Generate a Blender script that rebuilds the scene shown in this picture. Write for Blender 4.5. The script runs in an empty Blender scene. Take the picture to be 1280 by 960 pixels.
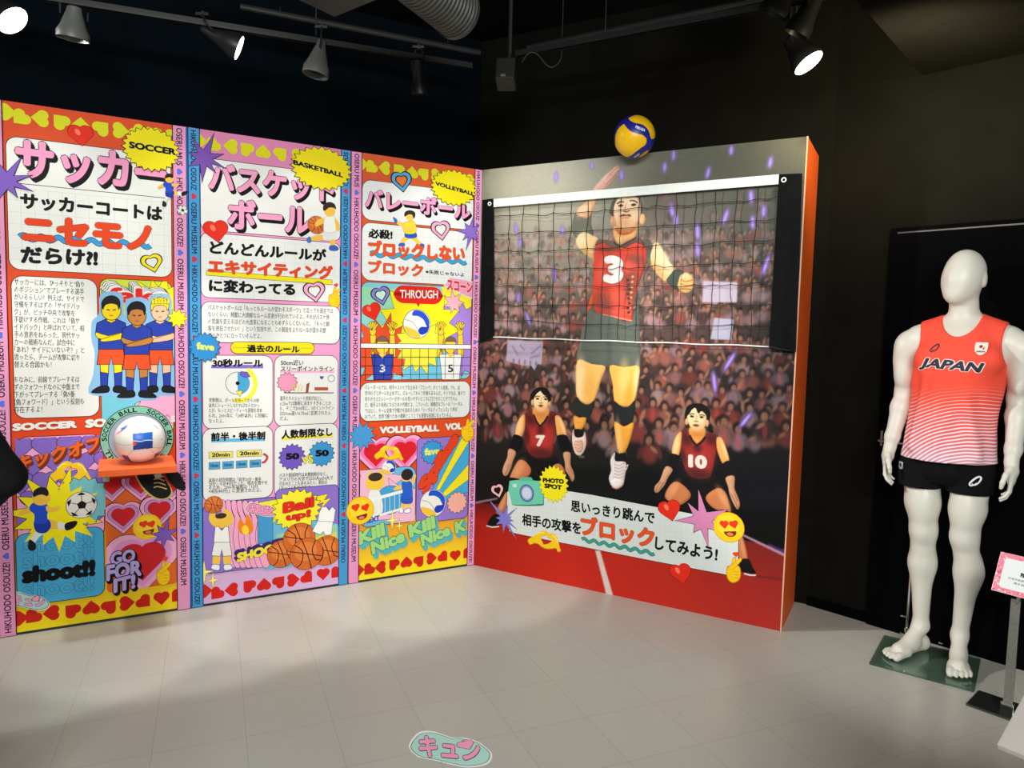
import bpy, bmesh, math, random
import numpy as np
from mathutils import Vector, Matrix
from mathutils.bvhtree import BVHTree

random.seed(7)
SC = bpy.context.scene
COL = SC.collection
PI = math.pi


def s2l(c):
    c = c / 255.0
    return c / 12.92 if c <= 0.04045 else ((c + 0.055) / 1.055) ** 2.4


def rgb(r, g, b):
    return (s2l(r), s2l(g), s2l(b), 1.0)


# ------------------------------------------------------------------ camera
F_PX, PITCH, ROLL, CAM_H = 897.44, 0.0755, 0.0247, 1.4586
cp, sp_, cr, sr = math.cos(PITCH), math.sin(PITCH), math.cos(ROLL), math.sin(ROLL)
FWD = Vector((0, cp, -sp_))
UP0 = Vector((0, sp_, cp))
RT0 = Vector((1, 0, 0))
RIGHT = cr * RT0 + sr * UP0
UPV = -sr * RT0 + cr * UP0
cam_d = bpy.data.cameras.new('camera')
cam = bpy.data.objects.new('camera', cam_d)
COL.objects.link(cam)
cam.matrix_world = Matrix(((RIGHT.x, UPV.x, -FWD.x, 0), (RIGHT.y, UPV.y, -FWD.y, 0),
                           (RIGHT.z, UPV.z, -FWD.z, CAM_H), (0, 0, 0, 1)))
cam_d.sensor_width = 36.0
cam_d.lens = F_PX / 1280 * 36.0
cam_d.clip_start = 0.05
SC.camera = cam

# ------------------------------------------------------------------ world, view
SC.view_settings.view_transform = 'Standard'
SC.view_settings.look = 'None'
SC.view_settings.gamma = 1
SC.view_settings.use_curve_mapping = False
SC.view_settings.exposure = 0.0
wd = bpy.data.worlds.new('gallery_air')
SC.world = wd
wd.use_nodes = True
wd.node_tree.nodes['Background'].inputs[0].default_value = (0.95, 1.0, 1.0, 1)
wd.node_tree.nodes['Background'].inputs[1].default_value = 0.10

# plan of the two display walls (metres, camera stands at the origin)
CX, CY = -0.2122, 4.3506
A_L, A_R = 3.6534, -0.5138
D_L = Vector((math.cos(A_L), math.sin(A_L), 0))
D_R = Vector((math.cos(A_R), math.sin(A_R), 0))
N_L = Vector((-D_L.y, D_L.x, 0))        # towards the viewer
N_R = Vector((D_R.y, -D_R.x, 0))        # towards the viewer
CORNER = Vector((CX, CY, 0))
WL = 2.4
ORG_L = CORNER + D_L * WL
YAW_L, YAW_R = A_L - PI, A_R
BOARD_H = 2.4


def lpt(u, off, z):      # u metres from the left end of the left wall
    return ORG_L - D_L * u + N_L * off + Vector((0, 0, z))


def rpt(u, off, z):      # u metres from the corner along the photo wall
    return CORNER + D_R * u + N_R * off + Vector((0, 0, z))


def ray(x, y):
    return FWD + RIGHT * ((x - 640) / F_PX) - UPV * ((y - 480) / F_PX)


CAM_P = Vector((0, 0, CAM_H))


def on_floor(x, y, z=0.0):
    d = ray(x, y)
    return CAM_P + d * ((z - CAM_H) / d.z)


def at_depth(x, y, dist):
    d = ray(x, y)
    return CAM_P + d * (dist / math.hypot(d.x, d.y))


def uv_l(x, y):
    d = ray(x, y)
    t = (ORG_L.dot(N_L)) / d.dot(N_L)
    p = d * t
    return (-(D_L.dot(p - ORG_L)), CAM_H + p.z)


def uv_r(x, y):
    d = ray(x, y)
    t = (CORNER.dot(N_R)) / d.dot(N_R)
    p = d * t
    return (D_R.dot(p - CORNER), CAM_H + p.z)


# ------------------------------------------------------------------ lamps
def aim(o, target):
    d = (Vector(target) - o.location).normalized()
    o.rotation_mode = 'QUATERNION'
    o.rotation_quaternion = d.to_track_quat('-Z', 'Y')


def spot(name, loc, target, watts, deg, blend=0.5, radius=0.05, color=(1, 0.97, 0.89)):
    l = bpy.data.lights.new(name, 'SPOT')
    l.energy = watts
    l.spot_size = math.radians(deg)
    l.spot_blend = blend
    l.shadow_soft_size = radius
    l.color = color
    o = bpy.data.objects.new(name, l)
    COL.objects.link(o)
    o.location = loc
    aim(o, target)
    return o


def area(name, loc, target, watts, sx, sy, color=(1, 0.97, 0.92)):
    l = bpy.data.lights.new(name, 'AREA')
    l.shape = 'RECTANGLE'
    l.size, l.size_y = sx, sy
    l.energy = watts
    l.color = color
    o = bpy.data.objects.new(name, l)
    COL.objects.link(o)
    o.location = loc
    aim(o, target)
    return o


CEIL = 3.35
TRACK_Z = 2.85
# added soft fill from behind the visitors, evens out the two display walls
area('gallery_fill', (0.1, -1.7, 2.85), (-0.3, 4.0, 1.15), 262, 3.2, 0.6, (0.985, 1.0, 0.95))
# track lamps above the display walls: a soft wash on the boards, a tight pool on the floor below them
for u, w in ((0.2, 13), (0.8, 13), (1.4, 13), (2.0, 12)):
    spot('wall_wash', lpt(u, 0.50, 2.80), lpt(u, -0.05, 0.8), w, 62, 0.45, 0.05)
for u, w in ((0.15, 90), (0.80, 90), (1.50, 80), (2.15, 75)):
    spot('floor_pool', lpt(u, 0.60, 2.80), lpt(u, 0.10, 0.0), w, 36, 0.22, 0.05)
spot('wall_wash', rpt(0.40, 0.85, 2.80), rpt(0.32, 0.05, 1.75), 24, 84, 0.8, 0.06)
spot('floor_pool', rpt(0.95, 0.8, 2.85), rpt(0.95, 0.5, 0.0), 60, 62, 0.9, 0.06)
# the bright head at the upper left lights the mannequin across the room
spot('mannequin_key', (-2.10, 3.12, 2.80), (1.95, 3.12, 1.05), 400, 36, 0.45, 0.05, (1, 0.96, 0.9))
spot('track_spill', (-2.30, 3.30, 2.72), (-1.0, 3.72, 2.68), 50, 34, 0.6, 0.03, (1, 0.97, 0.92))
spot('side_wall_fill', (1.50, 2.75, 2.35), (1.95, 3.7, 2.80), 80.0, 130, 1.0, 0.08, (1, 0.86, 0.55))  # added spot with no visible fitting, brightens soffit and side wall


# ------------------------------------------------------------------ materials
def mat(name, col, rough=0.6, metal=0.0, spec=0.5, noise=0.0, nscale=40.0, bump=0.0, emit=None, estr=0.0, trans=0.0):
    m = bpy.data.materials.new(name)
    m.use_nodes = True
    nt = m.node_tree
    b = nt.nodes['Principled BSDF']
    b.inputs['Roughness'].default_value = rough
    b.inputs['Metallic'].default_value = metal
    b.inputs['Specular IOR Level'].default_value = spec
    if trans:
        b.inputs['Transmission Weight'].default_value = trans
    if emit:
        b.inputs['Emission Color'].default_value = emit
        b.inputs['Emission Strength'].default_value = estr
    tc = nt.nodes.new('ShaderNodeTexCoord')
    nz = nt.nodes.new('ShaderNodeTexNoise')
    nz.inputs['Scale'].default_value = nscale
    nz.inputs['Detail'].default_value = 5
    nt.links.new(tc.outputs['Object'], nz.inputs['Vector'])
    rp = nt.nodes.new('ShaderNodeValToRGB')
    rp.color_ramp.elements[0].position = 0.3
    rp.color_ramp.elements[1].position = 0.7
    rp.color_ramp.elements[0].color = tuple(c * (1 - noise) for c in col[:3]) + (1,)
    rp.color_ramp.elements[1].color = tuple(min(1, c * (1 + noise)) for c in col[:3]) + (1,)
    nt.links.new(nz.outputs['Fac'], rp.inputs['Fac'])
    nt.links.new(rp.outputs['Color'], b.inputs['Base Color'])
    if bump:
        bp = nt.nodes.new('ShaderNodeBump')
        bp.inputs['Strength'].default_value = bump
        bp.inputs['Distance'].default_value = 0.004
        nt.links.new(nz.outputs['Fac'], bp.inputs['Height'])
        nt.links.new(bp.outputs['Normal'], b.inputs['Normal'])
    return m


def attr_mat(name, rough=0.55, spec=0.25):
    m = bpy.data.materials.new(name)
    m.use_nodes = True
    nt = m.node_tree
    b = nt.nodes['Principled BSDF']
    b.inputs['Roughness'].default_value = rough
    b.inputs['Specular IOR Level'].default_value = spec
    a = nt.nodes.new('ShaderNodeAttribute')
    a.attribute_name = 'Col'
    nt.links.new(a.outputs['Color'], b.inputs['Base Color'])
    return m


M = {}
M['print'] = attr_mat('printed_ink', 0.6, 0.15)
M['gloss'] = attr_mat('coloured_leather', 0.38, 0.5)
M['wall'] = mat('dark_wall_paint', (0.0012, 0.0032, 0.0056), 0.9, spec=0.06, noise=0.15, nscale=6)
M['sidewall'] = mat('dark_wall_warm_lit', (0.0055, 0.0053, 0.0040), 0.9, spec=0.06, noise=0.15, nscale=6)  # olive tint of warm lamp light put into the dark wall colour
M['ceiling'] = mat('dark_ceiling_paint', (0.0045, 0.006, 0.007), 0.9, spec=0.06, noise=0.2, nscale=5)
M['black'] = mat('black_metal', (0.012, 0.012, 0.013), 0.45, 0.0, 0.5, 0.1)
M['blackcloth'] = mat('black_fabric', (0.004, 0.0043, 0.005), 0.9, 0, 0.12, 0.3, 25, 0.25)
M['door'] = mat('black_door_paint', (0.0010, 0.0010, 0.0015), 0.9, 0, 0.04, 0.1)
M['doorgap'] = mat('door_edge_metal', (0.10, 0.095, 0.10), 0.4, 0.6)
M['orange'] = mat('orange_laminate', rgb(238, 98, 28), 0.5, 0, 0.4, 0.05)
M['shelf'] = mat('orange_lacquer', rgb(240, 100, 40), 0.45, 0, 0.4, 0.04)
M['board'] = mat('board_edge', (0.02, 0.02, 0.03), 0.6)
M['whitemetal'] = mat('white_metal', (0.55, 0.58, 0.55), 0.4, 0.2)
M['steel'] = mat('brushed_steel', (0.45, 0.45, 0.43), 0.32, 0.9, 0.5, 0.1, 90)
M['darksteel'] = mat('polished_dark_steel', (0.16, 0.18, 0.16), 0.12, 0.9)
M['white'] = mat('white_mannequin_lacquer', (0.64, 0.62, 0.55), 0.42, 0, 0.4, 0.015, 8)
M['tape'] = mat('white_net_tape', (0.82, 0.86, 0.84), 0.7, 0, 0.2, 0.05, 60, 0.2)
M['cord'] = mat('black_cord', (0.010, 0.010, 0.010), 0.8)
M['duct'] = mat('grey_duct', (0.07, 0.072, 0.066), 0.5, 0.5, 0.5, 0.2, 10)
M['greybeam'] = mat('grey_board', (0.11, 0.105, 0.10), 0.8)
M['lens'] = mat('lamp_lens', (1, 1, 1), 0.4, emit=(1, 0.97, 0.9, 1), estr=9.0)
M['acrylic'] = mat('clear_acrylic', (0.9, 0.9, 0.9), 0.2)
M['card'] = mat('white_card', (0.40, 0.365, 0.345), 0.6, 0, 0.3, 0.02)

# ------------------------------------------------------------------ mesh helpers


def link(o, parent=None):
    COL.objects.link(o)
    if parent is not None:
        o.parent = parent
    return o


def tag(o, label=None, cat=None, group=None, kind=None):
    if label:
        o['label'] = label
    if cat:
        o['category'] = cat
    if group:
        o['group'] = group
    if kind:
        o['kind'] = kind
    return o


def empty(name, loc, rz=0.0, label=None, cat=None, group=None):
    o = bpy.data.objects.new(name, None)
    o.empty_display_size = 0.1
    COL.objects.link(o)
    o.location = loc
    o.rotation_euler = (0, 0, rz)
    return tag(o, label, cat, group)


class MB:
    """collects shapes into one mesh"""

    def __init__(self):
        self.v, self.f = [], []

    def raw(self, vs, fs):
        n = len(self.v)
        self.v += [tuple(p) for p in vs]
        self.f += [tuple(i + n for i in q) for q in fs]
        return self

    def box(self, x0, x1, y0, y1, z0, z1, b=0.0, xf=None):
        bm = bmesh.new()
        bmesh.ops.create_cube(bm, size=1)
        for v in bm.verts:
            v.co = Vector(((x0 + x1) / 2 + v.co.x * (x1 - x0), (y0 + y1) / 2 + v.co.y * (y1 - y0),
                           (z0 + z1) / 2 + v.co.z * (z1 - z0)))
        if b > 0:
            bmesh.ops.bevel(bm, geom=list(bm.edges), offset=b, segments=2, affect='EDGES', profile=0.7)
        if xf is not None:
            bm.transform(xf)
        return self.bm(bm)

    def bm(self, bm):
        bm.verts.index_update()
        self.raw([v.co[:] for v in bm.verts], [[v.index for v in f.verts] for f in bm.faces])
        bm.free()
        return self

    def tube(self, pts, r, seg=8, cap=True):
        pts = [Vector(p) for p in pts]
        rs = r if isinstance(r, (list, tuple)) else [r] * len(pts)
        rings = []
        up = None
        for i, p in enumerate(pts):
            t = (pts[min(i + 1, len(pts) - 1)] - pts[max(i - 1, 0)]).normalized()
            if up is None:
                up = t.orthogonal().normalized()
            else:
                up = (up - t * up.dot(t)).normalized()
            w = t.cross(up)
            rings.append([p + (up * math.cos(a) + w * math.sin(a)) * rs[i]
                          for a in [2 * PI * k / seg for k in range(seg)]])
        vs = [q for ring in rings for q in ring]
        fs = []
        for i in range(len(rings) - 1):
            for k in range(seg):
                a, b = i * seg + k, i * seg + (k + 1) % seg
                fs.append((a, b, b + seg, a + seg))
        if cap:
            fs.append(tuple(range(seg))[::-1])
            fs.append(tuple((len(rings) - 1) * seg + k for k in range(seg)))
        return self.raw(vs, fs)

    def lathe(self, prof, seg=32, xf=None):
        """prof: list of (radius, z)"""
        vs, fs = [], []
        for r, z in prof:
            for k in range(seg):
                a = 2 * PI * k / seg
                vs.append(Vector((r * math.cos(a), r * math.sin(a), z)))
        for i in range(len(prof) - 1):
            for k in range(seg):
                a, b = i * seg + k, i * seg + (k + 1) % seg
                fs.append((a, b, b + seg, a + seg))
        if xf is not None:
            vs = [xf @ v for v in vs]
        return self.raw(vs, fs)

    def build(self, name, material, parent=None, smooth=False, auto=None):
        me = bpy.data.meshes.new(name)
        me.from_pydata(self.v, [], self.f)
        bm = bmesh.new()
        bm.from_mesh(me)
        bmesh.ops.recalc_face_normals(bm, faces=bm.faces)
        bm.to_mesh(me)
        bm.free()
        me.materials.append(material)
        o = bpy.data.objects.new(name, me)
        link(o, parent)
        if smooth:
            for p in me.polygons:
                p.use_smooth = True
            if auto:
                me.set_sharp_from_angle(angle=math.radians(auto))
        return o


# ------------------------------------------------------------------ room shell
def wall_strip(name, p, q, z0, z1, material, thick=0.12):
    """vertical slab from p to q, its face on the viewer's side"""
    p, q = Vector((p[0], p[1], 0)), Vector((q[0], q[1], 0))
    d = (q - p).normalized()
    n = Vector((-d.y, d.x, 0))
    if n.dot(-p) > 0:
        n = -n
    n = n * thick
    vs = [p + Vector((0, 0, z0)), q + Vector((0, 0, z0)), q + n + Vector((0, 0, z0)), p + n + Vector((0, 0, z0)),
          p + Vector((0, 0, z1)), q + Vector((0, 0, z1)), q + n + Vector((0, 0, z1)), p + n + Vector((0, 0, z1))]
    fs = [(0, 1, 2, 3), (4, 5, 6, 7), (0, 1, 5, 4), (1, 2, 6, 5), (2, 3, 7, 6), (3, 0, 4, 7)]
    o = MB().raw(vs, fs).build(name, material)
    return tag(o, kind='structure')


def floor_material():
    m = bpy.data.materials.new('grey_vinyl_tile')
    m.use_nodes = True
    nt = m.node_tree
    b = nt.nodes['Principled BSDF']
    tc = nt.nodes.new('ShaderNodeTexCoord')
    mp = nt.nodes.new('ShaderNodeMapping')
    mp.inputs['Rotation'].default_value = (0, 0, math.radians(FLOOR_ROT))
    mp.inputs['Location'].default_value = FLOOR_OFF
    nt.links.new(tc.outputs['Object'], mp.inputs['Vector'])
    br = nt.nodes.new('ShaderNodeTexBrick')
    br.offset = 0.0
    br.inputs['Scale'].default_value = 1.0
    br.inputs['Brick Width'].default_value = 0.3
    br.inputs['Row Height'].default_value = 0.3
    br.inputs['Mortar Size'].default_value = 0.0011
    br.inputs['Mortar Smooth'].default_value = 0.3
    br.inputs['Color1'].default_value = (0.445, 0.435, 0.390, 1)
    br.inputs['Color2'].default_value = (0.460, 0.450, 0.405, 1)
    br.inputs['Mortar'].default_value = (0.30, 0.285, 0.25, 1)
    nt.links.new(mp.outputs['Vector'], br.inputs['Vector'])
    # fine streaks in the vinyl and soft scuffs
    mp2 = nt.nodes.new('ShaderNodeMapping')
    mp2.inputs['Scale'].default_value = (7, 90, 1)
    nt.links.new(mp.outputs['Vector'], mp2.inputs['Vector'])
    n1 = nt.nodes.new('ShaderNodeTexNoise')
    n1.inputs['Scale'].default_value = 1.0
    n1.inputs['Detail'].default_value = 4
    nt.links.new(mp2.outputs['Vector'], n1.inputs['Vector'])
    r1 = nt.nodes.new('ShaderNodeValToRGB')
    r1.color_ramp.elements[0].position = 0.27
    r1.color_ramp.elements[0].color = (0.72, 0.72, 0.72, 1)
    r1.color_ramp.elements[1].position = 0.36
    r1.color_ramp.elements[1].color = (1, 1, 1, 1)
    nt.links.new(n1.outputs['Fac'], r1.inputs['Fac'])
    mx = nt.nodes.new('ShaderNodeMixRGB')
    mx.blend_type = 'MULTIPLY'
    mx.inputs['Fac'].default_value = 0.22
    nt.links.new(br.outputs['Color'], mx.inputs['Color1'])
    nt.links.new(r1.outputs['Color'], mx.inputs['Color2'])
    nt.links.new(mx.outputs['Color'], b.inputs['Base Color'])
    n2 = nt.nodes.new('ShaderNodeTexNoise')
    n2.inputs['Scale'].default_value = 2.2
    n2.inputs['Detail'].default_value = 4
    nt.links.new(tc.outputs['Object'], n2.inputs['Vector'])
    mr = nt.nodes.new('ShaderNodeMapRange')
    mr.inputs['To Min'].default_value = 0.24
    mr.inputs['To Max'].default_value = 0.33
    nt.links.new(n2.outputs['Fac'], mr.inputs['Value'])
    n2.inputs['Roughness'].default_value = 0.4
    nt.links.new(mr.outputs['Result'], b.inputs['Roughness'])
    b.inputs['Specular IOR Level'].default_value = 0.45
    return m


FLOOR_ROT, FLOOR_OFF = -22.6, (-0.097, -2.6, 0)
M['floor'] = floor_material()
tag(MB().box(-5, 4.5, -2.5, 7.0, -0.1, 0).build('floor', M['floor']), kind='structure')
tag(MB().box(-5, 4.5, -2.5, 7.0, CEIL, CEIL + 0.1).build('ceiling', M['ceiling']), kind='structure')


def line_x(p, d, q, e):
    den = d.x * e.y - d.y * e.x
    t = ((q.x - p.x) * e.y - (q.y - p.y) * e.x) / den
    return p + d * t


MURAL_W, MURAL_T = 1.81, 0.425
wa = lpt(-2.2, -0.50, 0)
wx = line_x(wa, -D_L, rpt(0, -0.46, 0), D_R)
wb = rpt(1.875, -0.46, 0)
DOOR_D = Vector((0.6928, -0.7211, 0))
wc = wb + DOOR_D * 2.6
wall_strip('wall_left', wa, wx, 0, CEIL, M['wall'])
wall_strip('wall_back', wx, wb, 0, CEIL, M['sidewall'])
wall_strip('wall_right', wb, wc, 0, CEIL, M['sidewall'])
# ------------------------------------------------------------------ printed artwork
GLYPHS = {}
GLYPH_N = {}


def strokes_of(s, bold, res, count):
    """which of the shifted strokes each vertex belongs to"""
    n = GLYPH_N.get((s, bold, res), 1)
    return np.repeat(np.arange(n), count // n), n


def text_mesh(s, bold=0.0, res=3):
    key = (s, bold, res)
    if key in GLYPHS:
        return GLYPHS[key]
    if bold > 0:
        v0, f0 = text_mesh(s, 0.0, res)
        n = 8 if bold > 0.03 else (6 if bold > 0.016 else 2)
        offs = [(0, 0)] + [(bold * math.cos(2 * PI * k / n), bold * math.sin(2 * PI * k / n)) for k in range(n)]
        if bold > 0.06:
            offs += [(bold * 0.55 * math.cos(2 * PI * (k + .5) / n), bold * 0.55 * math.sin(2 * PI * (k + .5) / n)) for k in range(n)]
        m = len(v0)
        vs = np.concatenate([v0 + np.array(o_) for o_ in offs]) if m else v0
        fs = [tuple(i + m * k for i in f_) for k in range(len(offs)) for f_ in f0]
        GLYPHS[key] = (vs, fs)
        GLYPH_N[key] = len(offs)
        return GLYPHS[key]
    c = bpy.data.curves.new('t', 'FONT')
    c.body = s
    c.size = 1
    c.resolution_u = res
    o = bpy.data.objects.new('t', c)
    COL.objects.link(o)
    dg = bpy.context.evaluated_depsgraph_get()
    me = bpy.data.meshes.new_from_object(o.evaluated_get(dg))
    vs = np.array([v.co[:2] for v in me.vertices]) if len(me.vertices) else np.zeros((0, 2))
    fs = [tuple(p.vertices) for p in me.polygons]
    bpy.data.objects.remove(o)
    bpy.data.curves.remove(c)
    bpy.data.meshes.remove(me)
    GLYPHS[key] = (vs, fs)
    return GLYPHS[key]


def clip_half(poly, ax, lim, keep_less):
    out = []
    n = len(poly)
    for i in range(n):
        a, b = poly[i], poly[(i + 1) % n]
        ia = (a[ax] <= lim) == keep_less or a[ax] == lim
        ib = (b[ax] <= lim) == keep_less or b[ax] == lim
        if ia:
            out.append(a)
        if ia != ib:
            t = (lim - a[ax]) / (b[ax] - a[ax])
            out.append((a[0] + (b[0] - a[0]) * t, a[1] + (b[1] - a[1]) * t))
    return out


def smooth(pts, n=5, closed=True):
    """Catmull-Rom through the given points"""
    out = []
    m = len(pts)
    rng = range(m) if closed else range(m - 1)
    for i in rng:
        if closed:
            p0, p1, p2, p3 = pts[i - 1], pts[i], pts[(i + 1) % m], pts[(i + 2) % m]
        else:
            p0, p1, p2, p3 = pts[max(i - 1, 0)], pts[i], pts[i + 1], pts[min(i + 2, m - 1)]
        for k in range(n):
            t = k / n
            q = []
            for a in (0, 1):
                q.append(0.5 * (2 * p1[a] + (p2[a] - p0[a]) * t + (2 * p0[a] - 5 * p1[a] + 4 * p2[a] - p3[a]) * t * t
                                + (3 * p1[a] - p0[a] - 3 * p2[a] + p3[a]) * t ** 3))
            out.append(tuple(q))
    if not closed:
        out.append(tuple(pts[-1]))
    return out


K = (12, 10, 14)
WHITE = (226, 228, 224)
PINK = (240, 150, 195)
YEL = (240, 222, 20)


class Print:
    """flat printed artwork: every shape lies a hair above the one below"""
    STEP = 6e-6

    def __init__(self, uvfn, u0=0.0):
        self.uvfn, self.u0 = uvfn, u0
        self.v, self.f, self.c = [], [], []
        self.z = 0
        self.clip = None
        self.ox = self.oy = 0.0
        self.sc = 1.0

    # ---- placing
    def P(self, p):
        u, v = self.uvfn(*p)
        return (u - self.u0, v)

    def uv(self, pts):
        return [self.P(p) for p in pts]

    # ---- primitives in panel metres
    def add(self, uvs, col, faces=None, bump=True, lift=None):
        if self.clip is not None and faces is None:
            u0, u1, v0, v1 = self.clip
            for ax, lim, less in ((0, u0, False), (0, u1, True), (1, v0, False), (1, v1, True)):
                uvs = clip_half(uvs, ax, lim, less)
                if len(uvs) < 3:
                    return
        elif self.clip is not None and not isinstance(col, list):
            u0, u1, v0, v1 = self.clip
            us, vs_ = [q[0] for q in uvs], [q[1] for q in uvs]
            if min(us) < u0 or max(us) > u1 or min(vs_) < v0 or max(vs_) > v1:
                self.z += 1
                for f_ in faces:
                    self.add([tuple(uvs[i]) for i in f_], col, None, False)
                return
        if bump:
            self.z += 1
        n = len(self.v)
        y = -0.0004 - self.z * self.STEP
        if lift is None:
            self.v += [(u, y, v) for u, v in uvs]
        else:
            self.v += [(uv[0], y - self.STEP * 0.5 * int(k), uv[1]) for uv, k in zip(uvs, lift[0])]
            self.z += lift[1] // 2 + 1
        cols = col if isinstance(col, list) else [col] * len(uvs)
        self.c += [rgb(*c) for c in cols]
        if faces is None:
            self.f.append(tuple(range(n, n + len(uvs))))
        else:
            self.f += [tuple(i + n for i in q) for q in faces]

    def stroke_uv(self, uvs, w, col, closed=True):
        m = len(uvs)
        if m < 2:
            return
        vs = []
        for i in range(m):
            p = np.array(uvs[i])
            a = np.array(uvs[i - 1]) if (closed or i > 0) else p
            b = np.array(uvs[(i + 1) % m]) if (closed or i < m - 1) else p
            d1, d2 = p - a, b - p
            l1, l2 = np.hypot(*d1), np.hypot(*d2)
            d1 = d1 / l1 if l1 > 1e-9 else (d2 / l2 if l2 > 1e-9 else np.array([1., 0]))
            d2 = d2 / l2 if l2 > 1e-9 else d1
            n1, n2 = np.array([-d1[1], d1[0]]), np.array([-d2[1], d2[0]])
            nn = n1 + n2
            l = np.hypot(*nn)
            nn = nn / l if l > 1e-6 else n1
            k = min(1.0 / max(nn @ n1, 0.35), 2.6)
            vs.append(tuple(p + nn * w / 2 * k))
            vs.append(tuple(p - nn * w / 2 * k))
        fs = []
        for i in range(m if closed else m - 1):
            j = (i + 1) % m
            fs.append((2 * i, 2 * i + 1, 2 * j + 1, 2 * j))
        self.add(vs, col, fs)

    def shape_uv(self, uvs, col, line=None, lw=0.003):
        if col is not None:
            self.add(uvs, col)
        if line is not None:
            self.stroke_uv(uvs, lw, line)

    # ---- primitives in photo pixels
    def poly(self, pts, col, line=None, lw=0.003, sm=0):
        if sm:
            pts = smooth(pts, sm)
        self.shape_uv(self.uv(pts), col, line, lw)

    def line(self, pts, col, lw=0.003, sm=0, closed=False):
        if sm:
            pts = smooth(pts, sm, closed)
        self.stroke_uv(self.uv(pts), lw, col, closed)

    def rect_uv(self, u0, u1, v0, v1, col, r=0.0, line=None, lw=0.003):
        if r <= 0:
            pts = [(u0, v0), (u1, v0), (u1, v1), (u0, v1)]
        else:
            pts = []
            for cx, cy, a0 in ((u1 - r, v1 - r, 0), (u0 + r, v1 - r, 90), (u0 + r, v0 + r, 180), (u1 - r, v0 + r, 270)):
                for k in range(7):
                    a = math.radians(a0 + 15 * k)
                    pts.append((cx + r * math.cos(a), cy + r * math.sin(a)))
        self.shape_uv(pts, col, line, lw)

    def card(self, tl, br, col, r=0.03, line=K, lw=0.003):
        a, b = self.P(tl), self.P(br)
        self.rect_uv(a[0], b[0], b[1], a[1], col, r, line, lw)

    def ell(self, c, rx, ry, col, line=None, lw=0.003, n=24, a0=0, a1=360, rot=0):
        """ellipse, radii in metres"""
        cu, cv = self.P(c)
        pts = []
        full = abs(a1 - a0) >= 360
        cr_, sr_ = math.cos(math.radians(rot)), math.sin(math.radians(rot))
        for k in range(n if full else n + 1):
            a = math.radians(a0 + (a1 - a0) * k / n)
            x, y = rx * math.cos(a), ry * math.sin(a)
            pts.append((cu + x * cr_ - y * sr_, cv + x * sr_ + y * cr_))
        self.shape_uv(pts, col, line, lw)

    def blob(self, c, rx, ry, col, rim, n=12, rot=0, core=0.45):
        """soft spot: colour runs from col to rim"""
        cu, cv = self.P(c)
        vs, cols = [(cu, cv)], [col]
        mid = tuple(col[i] * 0.75 + rim[i] * 0.25 for i in range(3))
        cr_, sr_ = math.cos(rot), math.sin(rot)
        for s, cc in ((core, mid), (1.0, rim)):
            for k in range(n):
                a = 2 * PI * k / n
                x, y = rx * s * math.cos(a), ry * s * math.sin(a)
                vs.append((cu + x * cr_ - y * sr_, cv + x * sr_ + y * cr_))
                cols.append(cc)
        fs = []
        for k in range(n):
            j = (k + 1) % n
            fs.append((0, 1 + k, 1 + j))
            fs.append((1 + k, 1 + n + k, 1 + n + j, 1 + j))
        self.add(vs, cols, fs)

    def heart_pts(self, c, size, tip=-90):
        cu, cv = self.P(c)
        s = size * 0.58
        pts = [(0, 0), (s, 0)]
        for k in range(1, 13):
            a = -PI / 2 + PI * k / 12
            pts.append((s + s / 2 * math.cos(a), s / 2 + s / 2 * math.sin(a)))
        for k in range(1, 13):
            a = PI * k / 12
            pts.append((s / 2 + s / 2 * math.cos(a), s + s / 2 * math.sin(a)))
        rot = math.radians(tip + 180 - 45)
        out = []
        m = s * 0.62
        for x, y in pts:
            x, y = x - m, y - m
            out.append((cu + x * math.cos(rot) - y * math.sin(rot), cv + x * math.sin(rot) + y * math.cos(rot)))
        return out

    def heart(self, c, size, col, tip=-90, line=None, lw=0.003):
        self.shape_uv(self.heart_pts(c, size, tip), col, line, lw)

    def burst(self, c, rx, ry, col, n=20, inner=0.8, line=K, lw=0.0025, rot=0, jit=0.0):
        cu, cv = self.P(c)
        rnd = random.Random(int(c[0] * 13 + c[1]))
        pts = []
        for k in range(2 * n):
            a = PI * k / n + math.radians(rot)
            s = (1.0 if k % 2 == 0 else inner) * (1 + rnd.uniform(-jit, jit))
            pts.append((cu + rx * s * math.cos(a), cv + ry * s * math.sin(a)))
        self.shape_uv(pts, col, line, lw)

    def spiky(self, c, r, col, spikes, line=K, lw=0.0025, inner=0.32):
        """irregular star: list of (angle, length)"""
        cu, cv = self.P(c)
        spikes = sorted(spikes)
        pts = []
        m = len(spikes)
        for i, (a, l) in enumerate(spikes):
            b = spikes[(i + 1) % m][0] + (360 if i == m - 1 else 0)
            mid = math.radians((a + b) / 2)
            pts.append((cu + r * l * math.cos(math.radians(a)), cv + r * l * math.sin(math.radians(a))))
            pts.append((cu + r * inner * math.cos(mid), cv + r * inner * math.sin(mid)))
        self.shape_uv(pts, col, line, lw)

    # ---- lettering: mapped into the box bottom-left, bottom-right, top-left (pixels)
    def text_uv(self, s, bl, ex, ey, col, bold=0.0, shift=(0, 0), res=3, full=False):
        vs, fs = text_mesh(s, bold, res)
        if len(vs) == 0:
            return
        ref, _ = text_mesh(s, 0.0, res)
        lo, hi = ref.min(0), ref.max(0)
        if full:
            lo[1], hi[1] = -0.08, 0.84
        t = (vs - lo) / (hi - lo)
        bl, ex, ey = np.array(bl), np.array(ex), np.array(ey)
        out = bl + t[:, :1] * ex + t[:, 1:] * ey + np.array(shift)
        self.add([tuple(p) for p in out], col, fs, True, strokes_of(s, bold, res, len(vs)))

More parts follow.
